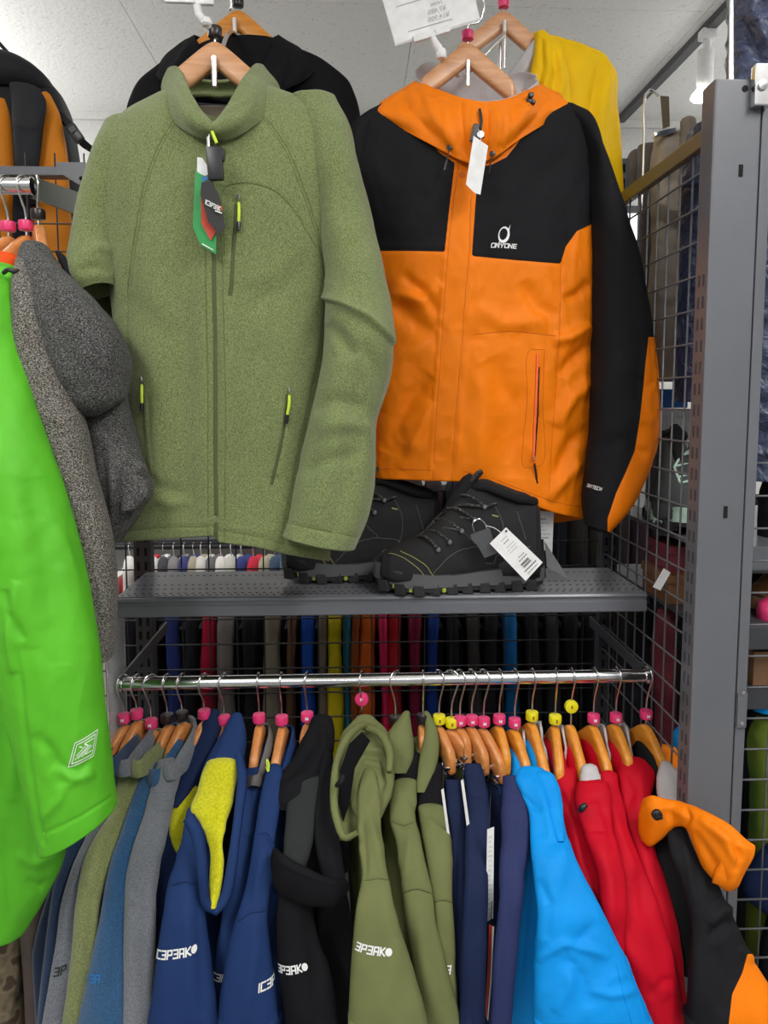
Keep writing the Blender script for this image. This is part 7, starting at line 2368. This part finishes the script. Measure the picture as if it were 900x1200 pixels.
bay('beanie', 'brownish grey knitted piece behind the mesh top bar', 'cap', 'grey_cloth', [(180, 738, 752), (192, 732, 756), (212, 732, 754), (222, 736, 750)], 1.62, 0.03, part='crown')
bay('shirt', 'pale peach shirt edge between greige trousers and navy puffer jacket', 'shirt', 'khaki', [(142, 800, 814), (170, 798, 818), (300, 800, 816), (440, 796, 812)], 1.46, 0.02)
qz = [(0.007, 18, 18, 26, 131, 'r'), (0.004, 40, 40, 40, 132, 'r')]
bay('puffer_jacket', 'navy quilted puffer jacket behind the side mesh, beside the post', 'jacket', 'puffer', [(150, 812, 838), (180, 806, 860), (250, 800, 880), (330, 798, 900), (450, 794, 900), (470, 796, 900)], 1.36, 0.05, nz_=qz)
t = thing('puffer_jacket', 'slate blue quilted puffer jacket hanging above the post at the top right', 'jacket', P(900, 300, 1.22), BG_)
loft([R((872, -70), (930, -80), 1.24, .03), R((862, -20), (985, -30), 1.24, .055), R((860, 40), (990, 40), 1.24, .06), R((856, 100), (990, 100), 1.24, .06), R((856, 300), (985, 300), 1.24, .06), R((858, 560), (985, 560), 1.24, .055)], step=2.4, noise=[(0.011, 16, 16, 22, 141, 'r'), (0.006, 34, 34, 40, 142, 'r')], end='in', creases=[([(868, 20), (885, 60), (898, 88)], 5, -0.01), ([(880, 0), (895, 40), (905, 70)], 5, 0.01)]).emit('trunk', M['puffer_l'], t)
bay('jacket', 'black jacket low behind the side mesh next to the maroon one', 'jacket', 'dark_cloth', [(712, 742, 764), (740, 738, 768), (900, 736, 770), (1000, 736, 770)], 1.46, 0.03)
bay('jacket', 'maroon jacket low behind the side mesh', 'jacket', 'box_red', [(716, 772, 790), (745, 766, 796), (860, 770, 800), (960, 772, 800)], 1.42, 0.03)
bay('jacket', 'black jacket low behind the mesh nearest the post', 'jacket', 'dark_cloth', [(714, 800, 822), (740, 796, 830), (850, 796, 836), (980, 796, 836)], 1.38, 0.03)
bay('jacket', 'bright blue garment bunched low behind the side mesh near the post', 'jacket', 'sky', [(852, 800, 816), (868, 792, 822), (895, 796, 824), (980, 798, 824)], 1.28, 0.03)

# ================================================================== things behind the aisle mesh at the right edge
AG = 'things behind the right aisle mesh'


def edge(name, label, cat, mat, rows, d, t_=0.03, part='trunk'):
    t = thing(name, label, cat, P(rows[-1][1], rows[-1][0], d), AG)
    loft([R((r[1], r[0]), (r[2], r[0]), d, t_ if i else t_ * 0.7) for i, r in enumerate(rows)], step=3, noise=[(0.005, 14, 14, 7, d * 9 + rows[0][0], 'p'), (0.003, 30, 30, 14, d * 7, 'r')]).emit(part, M[mat], t)


edge('coat', 'black coat added to darken the gap behind the leaf green jacket', 'coat', 'dark_cloth', [(650, 872, 990), (700, 866, 1000), (900, 862, 1000), (1210, 850, 1000)], 1.42, 0.04)  # coat added only to stand for the darkness in this gap
edge('jacket', 'leaf green jacket behind the aisle mesh at the right edge', 'jacket', 'grn_cloth', [(848, 892, 925), (868, 884, 945), (930, 883, 960), (1030, 880, 965), (1150, 876, 960)], 1.22, 0.05)
edge('jacket', 'navy jacket sleeve crossing the leaf green one at the right edge', 'jacket', 'navy_deep', [(985, 905, 960), (1010, 884, 975), (1050, 872, 975), (1064, 890, 975)], 1.14, 0.025)
edge('jacket', 'black jacket hem under the leaf green one at the right edge', 'jacket', 'dark_cloth', [(1060, 905, 950), (1100, 895, 960), (1210, 885, 960)], 1.16, 0.03)
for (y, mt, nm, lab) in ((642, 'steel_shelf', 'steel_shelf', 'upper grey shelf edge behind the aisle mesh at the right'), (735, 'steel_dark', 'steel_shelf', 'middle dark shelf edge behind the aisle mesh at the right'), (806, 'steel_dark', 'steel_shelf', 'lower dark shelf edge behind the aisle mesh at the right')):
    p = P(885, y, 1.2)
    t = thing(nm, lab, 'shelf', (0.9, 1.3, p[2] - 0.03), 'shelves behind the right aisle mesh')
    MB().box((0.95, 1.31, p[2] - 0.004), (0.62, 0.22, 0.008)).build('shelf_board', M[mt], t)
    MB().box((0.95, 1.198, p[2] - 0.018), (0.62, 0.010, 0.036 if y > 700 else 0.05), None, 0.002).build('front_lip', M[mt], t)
p = P(886, 735, 1.2)
SK2 = SK + ('lace_hook',)
recolour(bt, (p[0] + 0.12, 1.30, p[2]), 0.5, {'upper': 'box_brown', 'midsole': 'box_tan', 'laces': 'card'}, 'brown shoe on the middle shelf behind the aisle mesh', 'shoe', SK2, 0.8)
edge('beanie', 'pink knitted hat on the middle shelf behind the aisle mesh', 'hat', 'cap_pink', [(704, 896, 920), (714, 888, 930), (726, 888, 930)], 1.19, 0.02, 'crown')
a, b = P(884, 764, 1.21), P(950, 805, 1.21)
t = thing('shoe_box', 'tan carton with white print behind the aisle mesh', 'box', ((a[0] + b[0]) / 2, 1.26, b[2]), AG)
MB().box(((a[0] + b[0]) / 2, 1.26, (a[2] + b[2]) / 2), (b[0] - a[0], 0.10, a[2] - b[2]), None, 0.0015).build('box_body', M['box_tan'], t)
edge('jacket', 'bright blue collar behind the aisle mesh above the leaf green jacket', 'jacket', 'sky', [(812, 894, 925), (822, 884, 940), (832, 884, 940)], 1.215, 0.02)
edge('boot', 'dark boot shape on the upper shelf behind the aisle mesh', 'boot', 'dark_cloth', [(560, 898, 930), (580, 893, 935), (620, 892, 940), (642, 892, 942)], 1.24, 0.03, 'upper')
